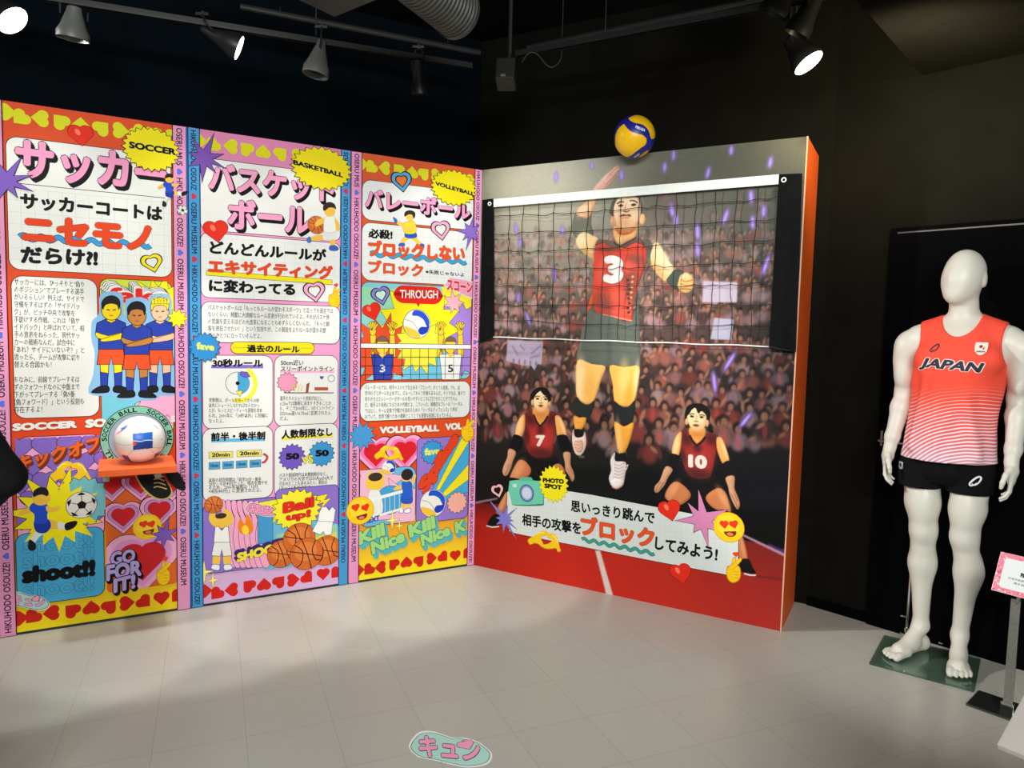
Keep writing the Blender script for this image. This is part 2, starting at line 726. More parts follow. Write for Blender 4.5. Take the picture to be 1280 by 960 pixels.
    def text(self, s, bl, br, tl, col=K, bold=0.02, out=None, outw=0.05, shadow=None, shc=K, res=3, full=False):
        a, b, c = [np.array(self.P(p)) for p in (bl, br, tl)]
        if shadow:
            n = 3
            for k in range(n, 0, -1):
                self.text_uv(s, a, b - a, c - a, shc, bold + outw, (shadow[0] * k / n, shadow[1] * k / n), res, full)
        if out is not None:
            self.text_uv(s, a, b - a, c - a, out, bold + outw, (0, 0), res, full)
        self.text_uv(s, a, b - a, c - a, col, bold, (0, 0), res, full)

    def lines(self, rows, x0, x1, y0, y1, slope0, slope1, h, col=(30, 28, 30), bold=0.012):
        """rows of small print; y runs from y0 to y1, slope = drop of a row over its width"""
        n = len(rows)
        longest = max(len(r) for r in rows)
        for i, r in enumerate(rows):
            if not r:
                continue
            t = i / (n - 1)
            y = y0 + (y1 - y0) * t
            sl = slope0 + (slope1 - slope0) * t
            k = len(r) / longest
            xe = x0 + (x1 - x0) * k
            self.text(r, (x0, y + h / 2), (xe, y + h / 2 + sl * k), (x0, y - h / 2), col, bold, res=1, full=True)

    def arc_text(self, s, c, r, h, a_start, a_end, col=K, bold=0.03):
        cu, cv = self.P(c)
        n = len(s)
        for i, ch in enumerate(s):
            if ch == ' ':
                continue
            a = math.radians(a_start + (a_end - a_start) * i / (n - 1))
            t = np.array([math.sin(a), -math.cos(a)])
            rad = np.array([math.cos(a), math.sin(a)])
            w = abs(math.radians(a_end - a_start)) * r / n * 0.8
            bl = np.array([cu, cv]) + rad * (r - h / 2) - t * w / 2
            self.text_uv(ch, bl, t * w, rad * h, col, bold)

    def wavy(self, p0, p1, amp, n, col, w, line=None):
        a, b = np.array(self.P(p0)), np.array(self.P(p1))
        d = b - a
        nn = np.array([-d[1], d[0]]) / np.hypot(*d)
        pts = [tuple(a + d * k / (n * 8) + nn * amp * math.sin(2 * PI * k / 8)) for k in range(n * 8 + 1)]
        if line is not None:
            self.stroke_uv(pts, w + 0.005, line, False)
        self.stroke_uv(pts, w, col, False)

    def hearts_row(self, items, size, col):
        for (x, y), tip in items:
            self.heart((x, y), size, col, tip)

    def band(self, u0, u1, col, up=True, ink=(35, 25, 60), hc=(90, 110, 220), seed=0):
        """side band with running letters"""
        self.rect_uv(u0, u1, 0.004, BOARD_H - 0.002, col)
        w = (u1 - u0)
        v = 0.02 + 0.11 * seed
        words = ['HIKUHODO OSOUZE!', 'OSERU MUSEUM']
        k = seed
        self.clip = None
        h = min(0.026, w * 0.45)
        uc = (u0 + u1) / 2
        while v < BOARD_H - 0.02:
            s = words[k % 2]
            L = 0.0205 * len(s)
            L = min(L, BOARD_H - 0.012 - v)
            if L < 0.08:
                break
            n = max(2, int(round(L / 0.0205)))
            s = s[:n]
            if up:
                self.text_uv(s, (uc + h / 2, v), (0, L), (-h, 0), ink, 0.02)
            else:
                self.text_uv(s, (uc - h / 2, v + L), (0, -L), (h, 0), ink, 0.02)
            v += L + 0.03
            if v < BOARD_H - 0.03:
                pts = []
                for q in self.heart_pts_uv((uc, v), 0.03, 180 if up else 0):
                    pts.append(q)
                self.add(pts, hc)
            v += 0.03
            k += 1

    def heart_pts_uv(self, c, size, tip):
        keep = self.uvfn
        self.uvfn = lambda x, y: (x + self.u0, y)
        r = self.heart_pts(c, size, tip)
        self.uvfn = keep
        return r

    # ---- small drawings shared by the sheets
    def fat_heart(self, c, s, tip=-90):
        self.heart((c[0], c[1]), s * 1.06, (150, 20, 15), tip)
        self.heart(c, s, (228, 45, 28), tip)
        u, v = c
        self.ell((u - 4, v - 3), s * 0.10, s * 0.15, (250, 120, 95), rot=30)

    def line_heart(self, c, s, col, tip=-90, inner=None, line=K):
        self.heart(c, s * 1.12, line, tip)
        self.heart(c, s, col, tip)
        self.heart(c, s * 0.66, line, tip)
        self.heart(c, s * 0.54, inner if inner else WHITE, tip)

    def emoji(self, c, r):
        self.ell(c, r * 1.03, r * 1.03, (215, 150, 10))
        self.ell(c, r, r, (250, 205, 25))
        self.ell((c[0] - 1, c[1] - 2), r * 0.75, r * 0.7, (253, 216, 50))
        s = r / 0.07
        for dx, t in ((-5.2 * s, -80), (5.8 * s, -70)):
            self.heart((c[0] + dx, c[1] - 3.5 * s), r * 0.62, (232, 60, 25), t)
        self.ell((c[0] + 1.5 * s, c[1] + 5 * s), r * 0.42, r * 0.36, (120, 45, 15), a0=190, a1=375)
        self.ell((c[0] + 1.5 * s, c[1] + 8 * s), r * 0.22, r * 0.12, (235, 120, 90))

    def finger_heart(self, c, s, heart=True):
        x, y = c
        q = lambda dx, dy: (x + dx * s, y + dy * s)
        Y1, Y2 = (250, 200, 25), (205, 145, 10)
        self.poly([q(-9, 2), q(-7, -6), q(-2, -8), q(0, -17), q(4, -18), q(5, -9), q(10, -4), q(11, 6), q(8, 14),
                   q(0, 17), q(-7, 12)], Y2, sm=4)
        self.poly([q(-8, 2), q(-6, -5), q(-1.5, -7), q(0.5, -16), q(3.5, -17), q(4.2, -8), q(9, -4), q(10, 6), q(7, 13),
                   q(0, 16), q(-6, 11)], Y1, sm=4)
        self.poly([q(-6, -4), q(2, -10), q(10, -17), q(12, -14), q(6, -7), q(0, -1)], Y1, Y2, 0.002, sm=3)
        for k in range(3):
            self.line([q(1 + k * 0.8, 1 + 4.4 * k), q(6 + k * 0.3, 2 + 4.4 * k), q(9.5 - k, 1 + 4.2 * k)], Y2, 0.0025, sm=3)
        if heart:
            self.heart(q(4, -22), 0.032 * s, (235, 70, 20), -75)

    def hand_heart(self, c, s, rot=0.0):
        x, y = c
        cr_, sr_ = math.cos(rot), math.sin(rot)
        q = lambda dx, dy: (x + (dx * cr_ - dy * sr_) * s, y + (dx * sr_ + dy * cr_) * s)
        Y1, Y2 = (248, 200, 30), (200, 140, 15)
        for pts in ([(-25, 4), (-17, -3), (-11, -10), (-6, -12), (-1, -11), (1, -8), (-3, -6), (-7, -4), (-8, 0), (-5, 4), (-2, 9), (-5, 10), (-10, 7), (-16, 7), (-21, 10)],
                    [(2, -6), (5, -9), (11, -10), (16, -7), (20, 0), (23, 7), (25, 10), (21, 12), (18, 8), (11, 10), (5, 11), (0, 10), (0, 7), (5, 5), (9, 2), (10, -1), (8, -4), (5, -4)]):
            e = 1.8 if pts[0][0] < 0 else -1.8
            self.poly([q(dx * 1.02 + e, dy * 1.04 + 0.5) for dx, dy in pts], Y2, sm=3)
            self.poly([q(dx + e, dy - 0.2) for dx, dy in pts], Y1, sm=3)
        self.line([q(-14, -5), q(-8, -9), q(-3, -9)], (255, 228, 110), 0.006, sm=3)
        self.line([q(8, -8), q(13, -6), q(17, 1)], (255, 228, 110), 0.006, sm=3)

    def kyun(self, c, s, ang=0.0, cloud=(175, 215, 215), big=True):
        """word sticker with a cloud edge"""
        x, y = c
        q = lambda dx, dy: (x + dx * s, y + dy * s)
        cl = [(-26, -2), (-20, -10), (-12, -11), (-4, -9), (2, -7), (9, -7), (17, -5), (22, -2), (27, 3), (24, 9), (12, 11),
              (0, 9), (-8, 7), (-14, 6), (-21, 4)]
        self.poly([q(a * 1.06, b * 1.12) for a, b in cl], (235, 240, 238), sm=4)
        self.poly([q(a, b) for a, b in cl], cloud, K, 0.0022, sm=4)
        self.text('キュン', q(-20, 4), q(21, 8), q(-20, -9), (244, 160, 195), 0.045, out=K, outw=0.03)
        self.heart(q(11, -3), 0.034 * s, (244, 160, 195), -60, K, 0.002)

    def soccer_ball(self, c, r):
        self.ell(c, r * 1.04, r * 1.04, (60, 60, 60))
        self.ell(c, r, r, (225, 222, 215))
        cu, cv = self.P(c)

        def pent(x, y, s, a0):
            self.add([(cu + x * r + s * r * math.cos(math.radians(a0 + 72 * k)), cv + y * r + s * r * math.sin(math.radians(a0 + 72 * k)))
                      for k in range(5)], (25, 22, 22))
        pent(0.02, 0.0, 0.34, 90)
        for k in range(5):
            a = math.radians(90 + 72 * k)
            a2 = a + math.radians(8)
            e = [(cu + 0.02 * r + 0.3 * r * math.cos(a), cv + 0.3 * r * math.sin(a)), (cu + 0.72 * r * math.cos(a), cv + 0.72 * r * math.sin(a))]
            self.stroke_uv(e, r * 0.05, (60, 55, 55), False)
            x, y = 0.86 * math.cos(a), 0.86 * math.sin(a)
            t = (-math.sin(a), math.cos(a))
            self.add([(cu + r * (x + 0.30 * t[0] - 0.06 * math.cos(a)), cv + r * (y + 0.30 * t[1] - 0.06 * math.sin(a))),
                      (cu + r * (0.74 * math.cos(a)), cv + r * (0.74 * math.sin(a))),
                      (cu + r * (x - 0.30 * t[0] - 0.06 * math.cos(a)), cv + r * (y - 0.30 * t[1] - 0.06 * math.sin(a))),
                      (cu + r * 0.99 * math.cos(a), cv + r * 0.99 * math.sin(a))], (25, 22, 22))

    def volley_ball(self, c, r):
        self.ell(c, r * 1.04, r * 1.04, (90, 90, 110))
        self.ell(c, r, r, (235, 235, 230))
        cu, cv = self.P(c)
        q = lambda pts: [(cu + x * r, cv + y * r) for x, y in pts]
        self.add(smooth(q([(-0.2, 0.95), (0.4, 0.88), (0.85, 0.45), (0.95, 0.0), (0.75, -0.15), (0.5, 0.3), (0.1, 0.55), (-0.35, 0.6)]), 4), (40, 80, 200))
        self.add(smooth(q([(0.95, -0.05), (0.8, -0.55), (0.35, -0.75), (0.1, -0.5), (0.3, -0.2), (0.72, -0.18)]), 4), (30, 60, 185))
        self.add(smooth(q([(-0.95, -0.2), (-0.7, -0.7), (-0.1, -0.98), (0.3, -0.9), (0.0, -0.5), (-0.45, -0.3)]), 4), (245, 195, 60))
        self.stroke_uv(smooth(q([(-0.9, 0.3), (-0.3, 0.1), (0.1, -0.45)]), 4, False), r * 0.05, (170, 170, 170), False)

    def basket_ball(self, c, r):
        self.ell(c, r * 1.03, r * 1.03, (110, 45, 10))
        self.ell(c, r, r, (205, 105, 45))
        self.ell((c[0] - 1, c[1] - 3), r * 0.7, r * 0.6, (222, 125, 60))
        cu, cv = self.P(c)
        q = lambda pts: [(cu + x * r, cv + y * r) for x, y in pts]
        for pts in ([(-0.95, 0.25), (0, 0.0), (0.95, -0.25)], [(-0.3, 0.95), (0.05, 0), (0.3, -0.95)],
                    [(-0.75, 0.65), (-0.25, 0.2), (-0.3, -0.5), (-0.6, -0.8)], [(0.55, 0.82), (0.35, 0.2), (0.55, -0.4), (0.85, -0.5)]):
            self.stroke_uv(smooth(q(pts), 5, False), r * 0.06, (60, 25, 10), False)

    def build(self, name, parent):
        me = bpy.data.meshes.new(name)
        me.from_pydata(self.v, [], self.f)
        a = me.color_attributes.new('Col', 'FLOAT_COLOR', 'POINT')
        a.data.foreach_set('color', np.array(self.c, dtype=np.float32).ravel())
        me.materials.append(M['print'])
        o = bpy.data.objects.new(name, me)
        return link(o, parent)


def panel(u0, u1, label):
    t = empty('exhibition_panel', lpt(u0, 0, 0), YAW_L, label, 'display panel')
    w = u1 - u0
    MB().box(0.0006, w - 0.0006, 0, 0.035, 0.0, BOARD_H).build('board', M['board'], t)
    MB().box(0.0006, w - 0.0006, -0.0015, 0.0, 0.0, 0.012).build('kick_strip', M['black'], t)
    return t


def grid_lines(p, tl, br, step, col=(200, 205, 203), w=0.0014):
    a, b = p.P(tl), p.P(br)
    u = a[0] + step
    while u < b[0] - 0.005:
        p.stroke_uv([(u, a[1]), (u, b[1])], w, col, False)
        u += step
    v = b[1] + step
    while v < a[1] - 0.005:
        p.stroke_uv([(a[0], v), (b[0], v)], w, col, False)
        v += step


TIPS_B = [225, 180, 135, 90, 45, 0, -45, -90]
# ================================================================== soccer sheet
t = panel(0.0, 0.8, 'tall orange soccer panel at the left end with the ball shelf in front')
p = Print(uv_l, 0.0)
W1, IN0, IN1 = 0.8, 0.061, 0.734
p.rect_uv(0, W1, 0.012, BOARD_H, (214, 70, 30))
OR1, OR2, YB = (216, 78, 40), (222, 66, 22), (236, 200, 35)
p.add([(IN0, 0.55), (IN1, 0.55), (IN1, BOARD_H), (IN0, BOARD_H)], [OR2, OR2, OR1, OR1])
p.add([(IN0, 0.012), (IN1, 0.012), (IN1, 0.30), (IN0, 0.30)], [(245, 222, 30), (245, 215, 30), (230, 170, 30), (230, 175, 30)])
p.add([(IN0, 0.30), (IN1, 0.30), (IN1, 0.6), (IN0, 0.6)], [(230, 175, 30), (230, 170, 30), OR2, OR2])
p.clip = (IN0, IN1, 0.012, BOARD_H)
p.hearts_row(zip([(8, 140), (26, 147), (51, 148), (76, 152), (101, 157), (127, 160), (150, 163), (172, 165), (192, 167), (214, 172)],
                 [0] + TIPS_B + [225]), 0.074, (214, 216, 30))
p.hearts_row(zip([(24, 773), (41, 771), (65, 766), (90, 763), (114, 760), (137, 758), (158, 754), (180, 752), (202, 747), (222, 745)],
                 [0] + TIPS_B + [225]), 0.074, (205, 35, 18))
p.clip = None
# heading card
a, b = p.P((20, 171)), p.P((100, 341))
p.rect_uv(IN0 + 0.010, IN1 - 0.008, b[1], a[1], (232, 232, 228), 0.045, K)
g0, g1 = p.P((20, 226)), b
p.clip = None
u = IN0 + 0.06
while u < IN1 - 0.02:
    p.stroke_uv([(u, b[1] + 0.004), (u, g0[1] - 0.03)], 0.0012, (196, 202, 200), False)
    u += 0.052
v = b[1] + 0.045
while v < g0[1] - 0.03:
    p.stroke_uv([(IN0 + 0.014, v), (IN1 - 0.012, v)], 0.0012, (196, 202, 200), False)
    v += 0.052
p.stroke_uv([(IN0 + 0.03, g0[1] - 0.01), (IN1 - 0.03, g0[1] - 0.01)], 0.003, (60, 60, 60), False)
p.text('サッカー', (21, 220), (206, 240), (21, 175), (242, 155, 195), 0.045, out=(40, 20, 35), outw=0.02, shadow=(0.012, -0.016), res=5)
p.text('サッカーコートは', (26, 260), (202, 276), (26, 242), K, 0.05, res=4)
p.wavy((24, 296), (188, 307), 0.009, 8, (62, 150, 215), 0.020, K)
p.text('ニセモノ', (30, 301), (187, 312), (30, 270), (228, 68, 24), 0.065, out=(70, 20, 10), outw=0.012, res=4)
p.text('だらけ?!', (27, 328), (121, 332), (27, 309), K, 0.055, res=4)
p.line_heart((190, 328), 0.09, (238, 220, 30), -75)
p.fat_heart((101, 168), 0.10, -85)
p.burst((189, 187), 0.125, 0.105, (236, 220, 20), 24, 0.86)
p.text('SOCCER', (162, 185), (219, 194), (162, 177.5), K, 0.06)
p.spiky((8, 226), 0.115, (128, 92, 190), [(20, .9), (62, 1.1), (110, .7), (150, .9), (195, .8), (250, .9), (300, .7), (340, .9)])


def kicker(p, o, s, flip=1, shirt=(35, 75, 200), shorts=(28, 55, 165), skin=(238, 190, 70), hair=(30, 25, 28)):
    """small running figure drawn like a smooth toy"""
    x, y = o
    q = lambda dx, dy: (x + dx * s * flip, y + dy * s)
    sk2 = tuple(int(c * 0.8) for c in skin)
    p.poly([q(-10, 9), (q(-18, 13)), q(-27, 18), q(-25, 22), q(-14, 19), q(-6, 15)], skin, sm=3)          # rear arm
    p.poly([q(-2, 38), q(-10, 47), q(-14, 55), q(-8, 57), q(-2, 49), q(6, 42)], WHITE, sm=3)            # standing leg
    p.poly([q(-14, 52), q(-16, 62), q(-13, 66), q(-7, 65), q(-6, 58)], (25, 25, 30), sm=3)
    p.poly([q(8, 26), q(17, 29), q(27, 33), q(29, 37), q(22, 39), q(10, 38)], skin, sm=3)              # kicking leg
    p.poly([q(22, 30), q(31, 33), q(31, 39), q(22, 39)], WHITE, sm=3)
    p.poly([q(30, 33), q(40, 29), q(46, 30), q(42, 37), q(32, 41)], (22, 22, 26), sm=3)
    p.poly([q(-8, 28), q(8, 26), q(13, 35), q(6, 44), q(-6, 42)], shorts, sm=3)
    p.poly([q(-12, 8), q(-4, 5), q(6, 7), q(11, 13), q(8, 21), q(8, 31), q(-7, 32), q(-8, 21), q(-14, 15)], shirt, sm=3)
    p.poly([q(7, 10), q(15, 12), q(23, 10), q(24, 14), q(15, 18), q(8, 17)], skin, sm=3)
    p.ell(q(1, 0), 0.036 * s, 0.036 * s, skin)
    p.poly([q(-9, -1), q(-9, -8), q(-2, -13), q(7, -12), q(10, -6), q(8, -2), q(2, -4), q(-4, -3)], hair, sm=3)


kicker(p, (211, 224), 0.52)
p.soccer_ball((228, 263), 0.022)
# text card
a, b = p.P((30, 345)), p.P((60, 522))
p.rect_uv(IN0 + 0.016, 0.408, b[1], a[1], (225, 225, 222), 0.045, K)
p.lines(['サッカーには、ひっそりと“偽り', 'のポジション”でプレーする選手', 'がいるらしい！例えば、サイドで', '守備をするはずの「サイドバッ', 'ク」が、ピッチ中央で攻撃を', '手助けする作戦。これは「偽サ',
         'イドバック」と呼ばれていて、相', '手の意表をねらった、現代サッ', 'カーの戦術なんだ。試合中に', '「あれ？サイドにいないぞ？」と', '思ったら、チームが攻撃に切り', '替える合図かも！', '',
         'ちなみに、前線でプレーするは', 'ずのフォワードなのに中盤まで', '下がってプレーする「偽9番', '（偽フォワード）」という役割も', '存在するよ！'],
        18, 105, 352, 512, 3.5, -1.5, 8.2)
# picture card with three players
c0, c1, v0, v1 = 0.418, IN1 - 0.008, p.P((170, 545))[1], p.P((170, 350))[1]
vm = (v0 + v1) / 2
p.rect_uv(c0, c1, v0, v1, (200, 220, 60), 0.04, K)
p.add([(c0 + .004, vm + .1), (c1 - .004, vm + .1), (c1 - .004, v1 - .045), (c0 + .004, v1 - .045)], [(120, 205, 200), (235, 225, 40), (225, 225, 40), (175, 215, 60)])
p.add([(c0 + .004, v0 + .04), (c1 - .004, v0 + .04), (c1 - .004, vm + .1), (c0 + .004, vm + .1)], [(110, 190, 215), (240, 165, 205), (235, 225, 40), (120, 205, 200)])
p.clip = (c0, c1 + 0.02, v0, v1)
p.spiky((200, 385), 0.14, (242, 225, 30), [(i * 24 + 8, 1.0 + 0.2 * (i % 2)) for i in range(15)], K, 0.002, 0.72)
p.spiky((130, 412), 0.10, (130, 100, 205), [(i * 30, 1.0) for i in range(12)], K, 0.002, 0.72)
p.spiky((205, 490), 0.15, (242, 170, 205), [(i * 24, 1.0 + 0.15 * (i % 2)) for i in range(15)], K, 0.002, 0.75)
p.spiky((135, 500), 0.15, (115, 195, 215), [(i * 24, 1.0 + 0.15 * (i % 2)) for i in range(15)], K, 0.002, 0.75)
p.clip = None
for k in range(4):
    p.text('fake', (128 + k * 2.2, 371 + k * 1.6), (206 + k * 1.0, 373 + k * 1.4), (128 + k * 2.2, 352 + k * 1.8), (226, 226, 222), 0.06, out=K, outw=0.02)
p.text('fake', (137, 377), (211, 379), (137, 360), (222, 35, 30), 0.05, out=WHITE, outw=0.03)


def team_boy(p, cx, hy, fy, skin, hair, spikyhair=False):
    s = (fy - hy) / 100.0
    q = lambda dx, dy: (cx + dx * s, hy + dy * s)
    BL, RD, DK = (40, 62, 165), (228, 80, 35), (28, 30, 90)
    # glow edge
    for sg in (-1, 1):
        p.poly([q(sg * 3, 72), q(sg * 15, 72), q(sg * 14, 92), q(sg * 4, 92)], skin, K, 0.003)
        p.poly([q(sg * 4, 88), q(sg * 14.5, 86), q(sg * 14, 104), q(sg * 15, 108), q(sg * 5, 108)], BL, K, 0.003)
        p.poly([q(sg * 4, 105), q(sg * 15, 105), q(sg * 25, 111), q(sg * 24, 114), q(sg * 4, 113)], (25, 25, 30), K, 0.003, sm=3)
    p.poly([q(-16, 54), q(16, 54), q(19, 76), q(2, 76), q(0, 66), q(-2, 76), q(-19, 76)], RD, K, 0.003)
    p.poly([q(-8, 16), q(8, 16), q(19, 21), q(21, 36), q(17, 40), q(17, 56), q(-17, 56), q(-17, 40), q(-21, 36), q(-19, 21)], BL, K, 0.003)
    p.poly([q(-20, 33), q(-4, 38), q(18, 32), q(20, 37), q(2, 44), q(-18, 41)], skin, K, 0.0025, sm=2)
    p.poly([q(20, 33), q(8, 36), q(-14, 43), q(-10, 46), q(12, 43), q(21, 39)], skin, K, 0.0025, sm=2)
    p.poly([q(-5, 10), q(5, 10), q(6, 18), q(0, 21), q(-6, 18)], skin, K, 0.0025)
    p.ell(q(0, 4), 0.043 * s, 0.05 * s, skin, K, 0.003)
    p.poly([q(-11, 3), q(-13, -5), q(-9, -12), q(-3, -15), q(4, -15), q(10, -11), q(12, -4), q(10, 3), q(8, -3), q(0, -5), q(-8, -3)], hair, K, 0.0025, sm=3)
    if spikyhair:
        for k in range(6):
            p.poly([q(-11 + 4 * k, -6), q(-12 + 4.6 * k, -17 - (k % 2) * 3), q(-6 + 4 * k, -8)], hair, K, 0.0015)
    p.stroke_uv([p.P(q(-6, 3)), p.P(q(-2, 4))], 0.005, K, False)
    p.stroke_uv([p.P(q(2, 4)), p.P(q(6, 3))], 0.005, K, False)
    p.stroke_uv([p.P(q(-2.5, 11)), p.P(q(2.5, 11))], 0.003, (120, 40, 20), False)


for cx_, hy_, fy_ in ((139, 384, 478), (200, 386, 478), (171, 391, 484)):
    s_ = (fy_ - hy_) / 100.0
    p.poly([(cx_ + dx * s_, hy_ + dy * s_) for dx, dy in
            [(-14, -18), (14, -18), (16, 8), (26, 20), (26, 45), (22, 60), (24, 90), (30, 114), (0, 118), (-30, 114), (-24, 90), (-22, 60), (-26, 45), (-26, 20), (-16, 8)]],
           (135, 185, 225), sm=3)
team_boy(p, 139, 384, 478, (244, 210, 30), (28, 26, 30))
team_boy(p, 200, 386, 478, (235, 185, 150), (240, 210, 40), True)
team_boy(p, 171, 391, 484, (190, 125, 60), (24, 22, 24))
# running words
p.text('SOCCER', (17, 538), (95, 534), (17, 530), (238, 230, 225), 0.075, out=(30, 25, 25), outw=0.02)
p.text('SOCC', (108, 534), (160, 531), (108, 525), (238, 230, 225), 0.075, out=(30, 25, 25), outw=0.02)
p.text('S', (214, 527), (219, 527), (214, 520), (238, 230, 225), 0.06)
# heart tiles
a, b = p.P((14, 547)), p.P((124, 672))
p.rect_uv(IN0 + 0.014, 0.42, b[1], a[1], (240, 165, 205), 0.05, K)
p.clip = (IN0 + 0.014, 0.42, b[1], a[1] - 0.006)
for j in range(5):
    for i in range(6):
        cu = IN0 + 0.03 + i * 0.098 + (0.049 if j % 2 else 0)
        cv = a[1] - 0.045 - j * 0.082
        pts = p.heart_pts_uv((cu, cv), 0.108, -90)
        p.add(pts, (134, 104, 196))
        p.stroke_uv(pts, 0.0025, K, True)
p.clip = None
p.text('キックオフ', (21, 590), (123, 563), (21, 571), (232, 100, 40), 0.05, out=(110, 40, 15), outw=0.02, shadow=(0.008, -0.012), shc=(120, 50, 20), res=4)
p.hand_heart((88, 590), 1.15, -0.06)
p.spiky((74, 642), 0.185, (244, 228, 20), [(i * 24 + 5, 1.0 + 0.22 * (i % 2)) for i in range(15)], K, 0.0025, 0.68)
p.burst((103, 626), 0.125, 0.12, (118, 190, 200), 17, 0.84)
# shoot card
a, b = p.P((19, 668)), p.P((125, 744))
p.rect_uv(IN0 + 0.006, 0.416, b[1], a[1], (72, 170, 215), 0.04, K)
for dy in (-37, -18, 18.5):
    p.text('shoot!!', (29, 728 + dy), (117, 718.5 + dy * 0.97), (29, 710 + dy), (72, 170, 215), 0.03, out=(50, 60, 120), outw=0.014)
p.text('shoot!!', (30, 727.5), (117, 718), (30, 709.5), K, 0.085)
p.spiky((74, 642), 0.12, (244, 228, 20), [(i * 24 + 5, 1.3 + 0.22 * (i % 2)) for i in range(15)], None, 0.0025, 0.9)
kicker(p, (51, 622), 1.0)
p.soccer_ball((102, 631), 0.062)
p.kyun((35, 751), 0.95)
# nested hearts
a = p.P((131, 600))
b = p.P((175, 735))
p.rect_uv(0.426, IN1, b[1], a[1] - 0.01, (222, 100, 40), 0.02, None)
p.clip = (0.426, IN1, b[1], a[1])
for c, s in (((140, 606), 0.16), ((176, 604), 0.17), ((154, 645), 0.17), ((199, 637), 0.17), ((215, 604), 0.17)):
    for k, (f, cc) in enumerate(((1.05, K), (1.0, (236, 165, 205)), (0.80, K), (0.775, (205, 140, 200)), (0.60, K), (0.575, (208, 32, 38)))):
        p.heart(c, s * f, cc)
for f, cc in ((1.02, K), (1.0, (240, 170, 205)), (0.82, (225, 150, 205)), (0.64, (205, 60, 110)), (0.62, (205, 35, 40))):
    p.heart((178, 699), 0.33 * f, cc)
p.clip = None
p.emoji((184, 658), 0.062)
p.spiky((205, 668), 0.085, (128, 92, 195), [(75, 1.15), (20, .9), (120, .7), (170, .7), (215, .8), (265, .9), (320, .7)])
for s_, bl, br, tl in (('GO', (139, 706), (168, 701), (139, 691)), ('FOR', (134, 725), (176, 718), (134, 707)), ('IT!', (143, 740), (168, 734), (143, 724))):
    p.text(s_, bl, br, tl, (185, 165, 225), 0.05, out=K, outw=0.05, shadow=(0.008, -0.012))
p.finger_heart((203, 717), 0.86)
# boots below the shelf
for pts in ([(172, 590), (196, 588), (207, 600), (214, 614), (208, 622), (196, 622), (183, 613), (174, 601)],
            [(206, 588), (220, 588), (228, 598), (233, 608), (231, 614), (222, 612), (212, 602)]):
    p.poly([(x + (2 if x > 200 else -2) * 0.8, y + 1.2) for x, y in pts], (205, 185, 90), sm=3)
    p.poly(pts, (24, 24, 28), sm=3)
for k in range(4):
    p.line([(192, 594 + 5 * k), (198, 593 + 5 * k), (204 + k * 1.5, 596 + 5 * k)], (210, 180, 90), 0.006, sm=3)
    p.line([(212 + k * 1.6, 592 + 4.4 * k), (217 + k * 1.6, 592 + 4.4 * k), (221 + k * 1.8, 595 + 4.2 * k)], (210, 180, 90), 0.005, sm=3)
# ring of letters behind the ball
p.ell((172, 548), 0.158, 0.158, (130, 190, 165), K, 0.003, 48)
p.ell((172, 548), 0.124, 0.124, (150, 165, 185), K, 0.003, 48)
p.arc_text('R BALL  SOCCER BALL  SOCCER BALL  SOCC', (172, 548), 0.141, 0.021, 246, -66, K, 0.03)
p.band(0, IN0 - 0.001, (226, 150, 190), True, seed=0)
p.band(IN1 + 0.001, W1 - 0.008, (226, 150, 190), False, seed=1)
p.rect_uv(W1 - 0.008, W1, 0.012, BOARD_H, (38, 90, 165))
p.stroke_uv([(IN0, 0.012), (IN0, BOARD_H)], 0.004, K, False)
p.stroke_uv([(IN1, 0.012), (IN1, BOARD_H)], 0.004, K, False)
# pieces that run over the side bands
p.burst((189, 187), 0.125, 0.105, (236, 220, 20), 24, 0.86)
p.text('SOCCER', (162, 185), (219, 194), (162, 177.5), K, 0.06)
kicker(p, (211, 224), 0.52)
p.soccer_ball((228, 263), 0.022)
p.spiky((8, 226), 0.115, (128, 92, 190), [(20, .9), (62, 1.1), (110, .7), (150, .9), (250, .9), (300, .7), (340, .9)])
p.poly([(206, 588), (220, 588), (228, 598), (232, 608), (230, 613), (222, 611), (212, 602)], (24, 24, 28), sm=3)
p.spiky((222, 398), 0.05, (242, 225, 30), [(i * 40, 1.0) for i in range(9)], K, 0.002, 0.6)
p.build('printed_face', t)

# ================================================================== basketball sheet
t = panel(0.8, 1.61, 'tall pink basketball panel, middle of the three on the long wall')
p = Print(uv_l, 0.8)
W2, IN0, IN1 = 0.81, 0.054, 0.756
p.rect_uv(0, W2, 0.012, BOARD_H, (228, 148, 190))
p.add([(IN0, 0.012), (IN1, 0.012), (IN1, BOARD_H), (IN0, BOARD_H)], [(212, 175, 218), (212, 175, 218), (216, 130, 172), (216, 130, 172)])
p.add([(IN0, 0.5), (IN1, 0.5), (IN1, 2.0), (IN0, 2.0)], [(238, 160, 205), (238, 160, 205), (240, 150, 195), (240, 150, 195)])
p.clip = (IN0, IN1, 0.012, BOARD_H)
p.hearts_row(zip([(249, 176), (266, 181), (289, 183), (308, 186), (329, 190), (351, 192), (372, 195), (392, 198), (412, 201)], [0] + TIPS_B), 0.074, (214, 210, 25))
p.hearts_row(zip([(256, 739), (271, 742), (290, 737), (311, 732), (330, 731), (349, 727), (366, 725), (384, 722), (404, 717), (420, 716)], [0] + TIPS_B + [225]), 0.074, (208, 35, 25))
p.clip = None
a, b, c, d = p.P((262, 198)), p.P((262, 288)), p.P((262, 291)), p.P((262, 372))
p.rect_uv(IN0 + 0.002, IN1 - 0.002, b[1], a[1], (232, 232, 230), 0.035, K)
p.rect_uv(IN0 + 0.002, IN1 - 0.002, d[1], c[1], (232, 232, 230), 0.035, K)
u = IN0 + 0.045
while u < IN1 - 0.01:
    p.stroke_uv([(u, d[1] + 0.004), (u, c[1] - 0.02)], 0.0012, (200, 205, 204), False)
    u += 0.052
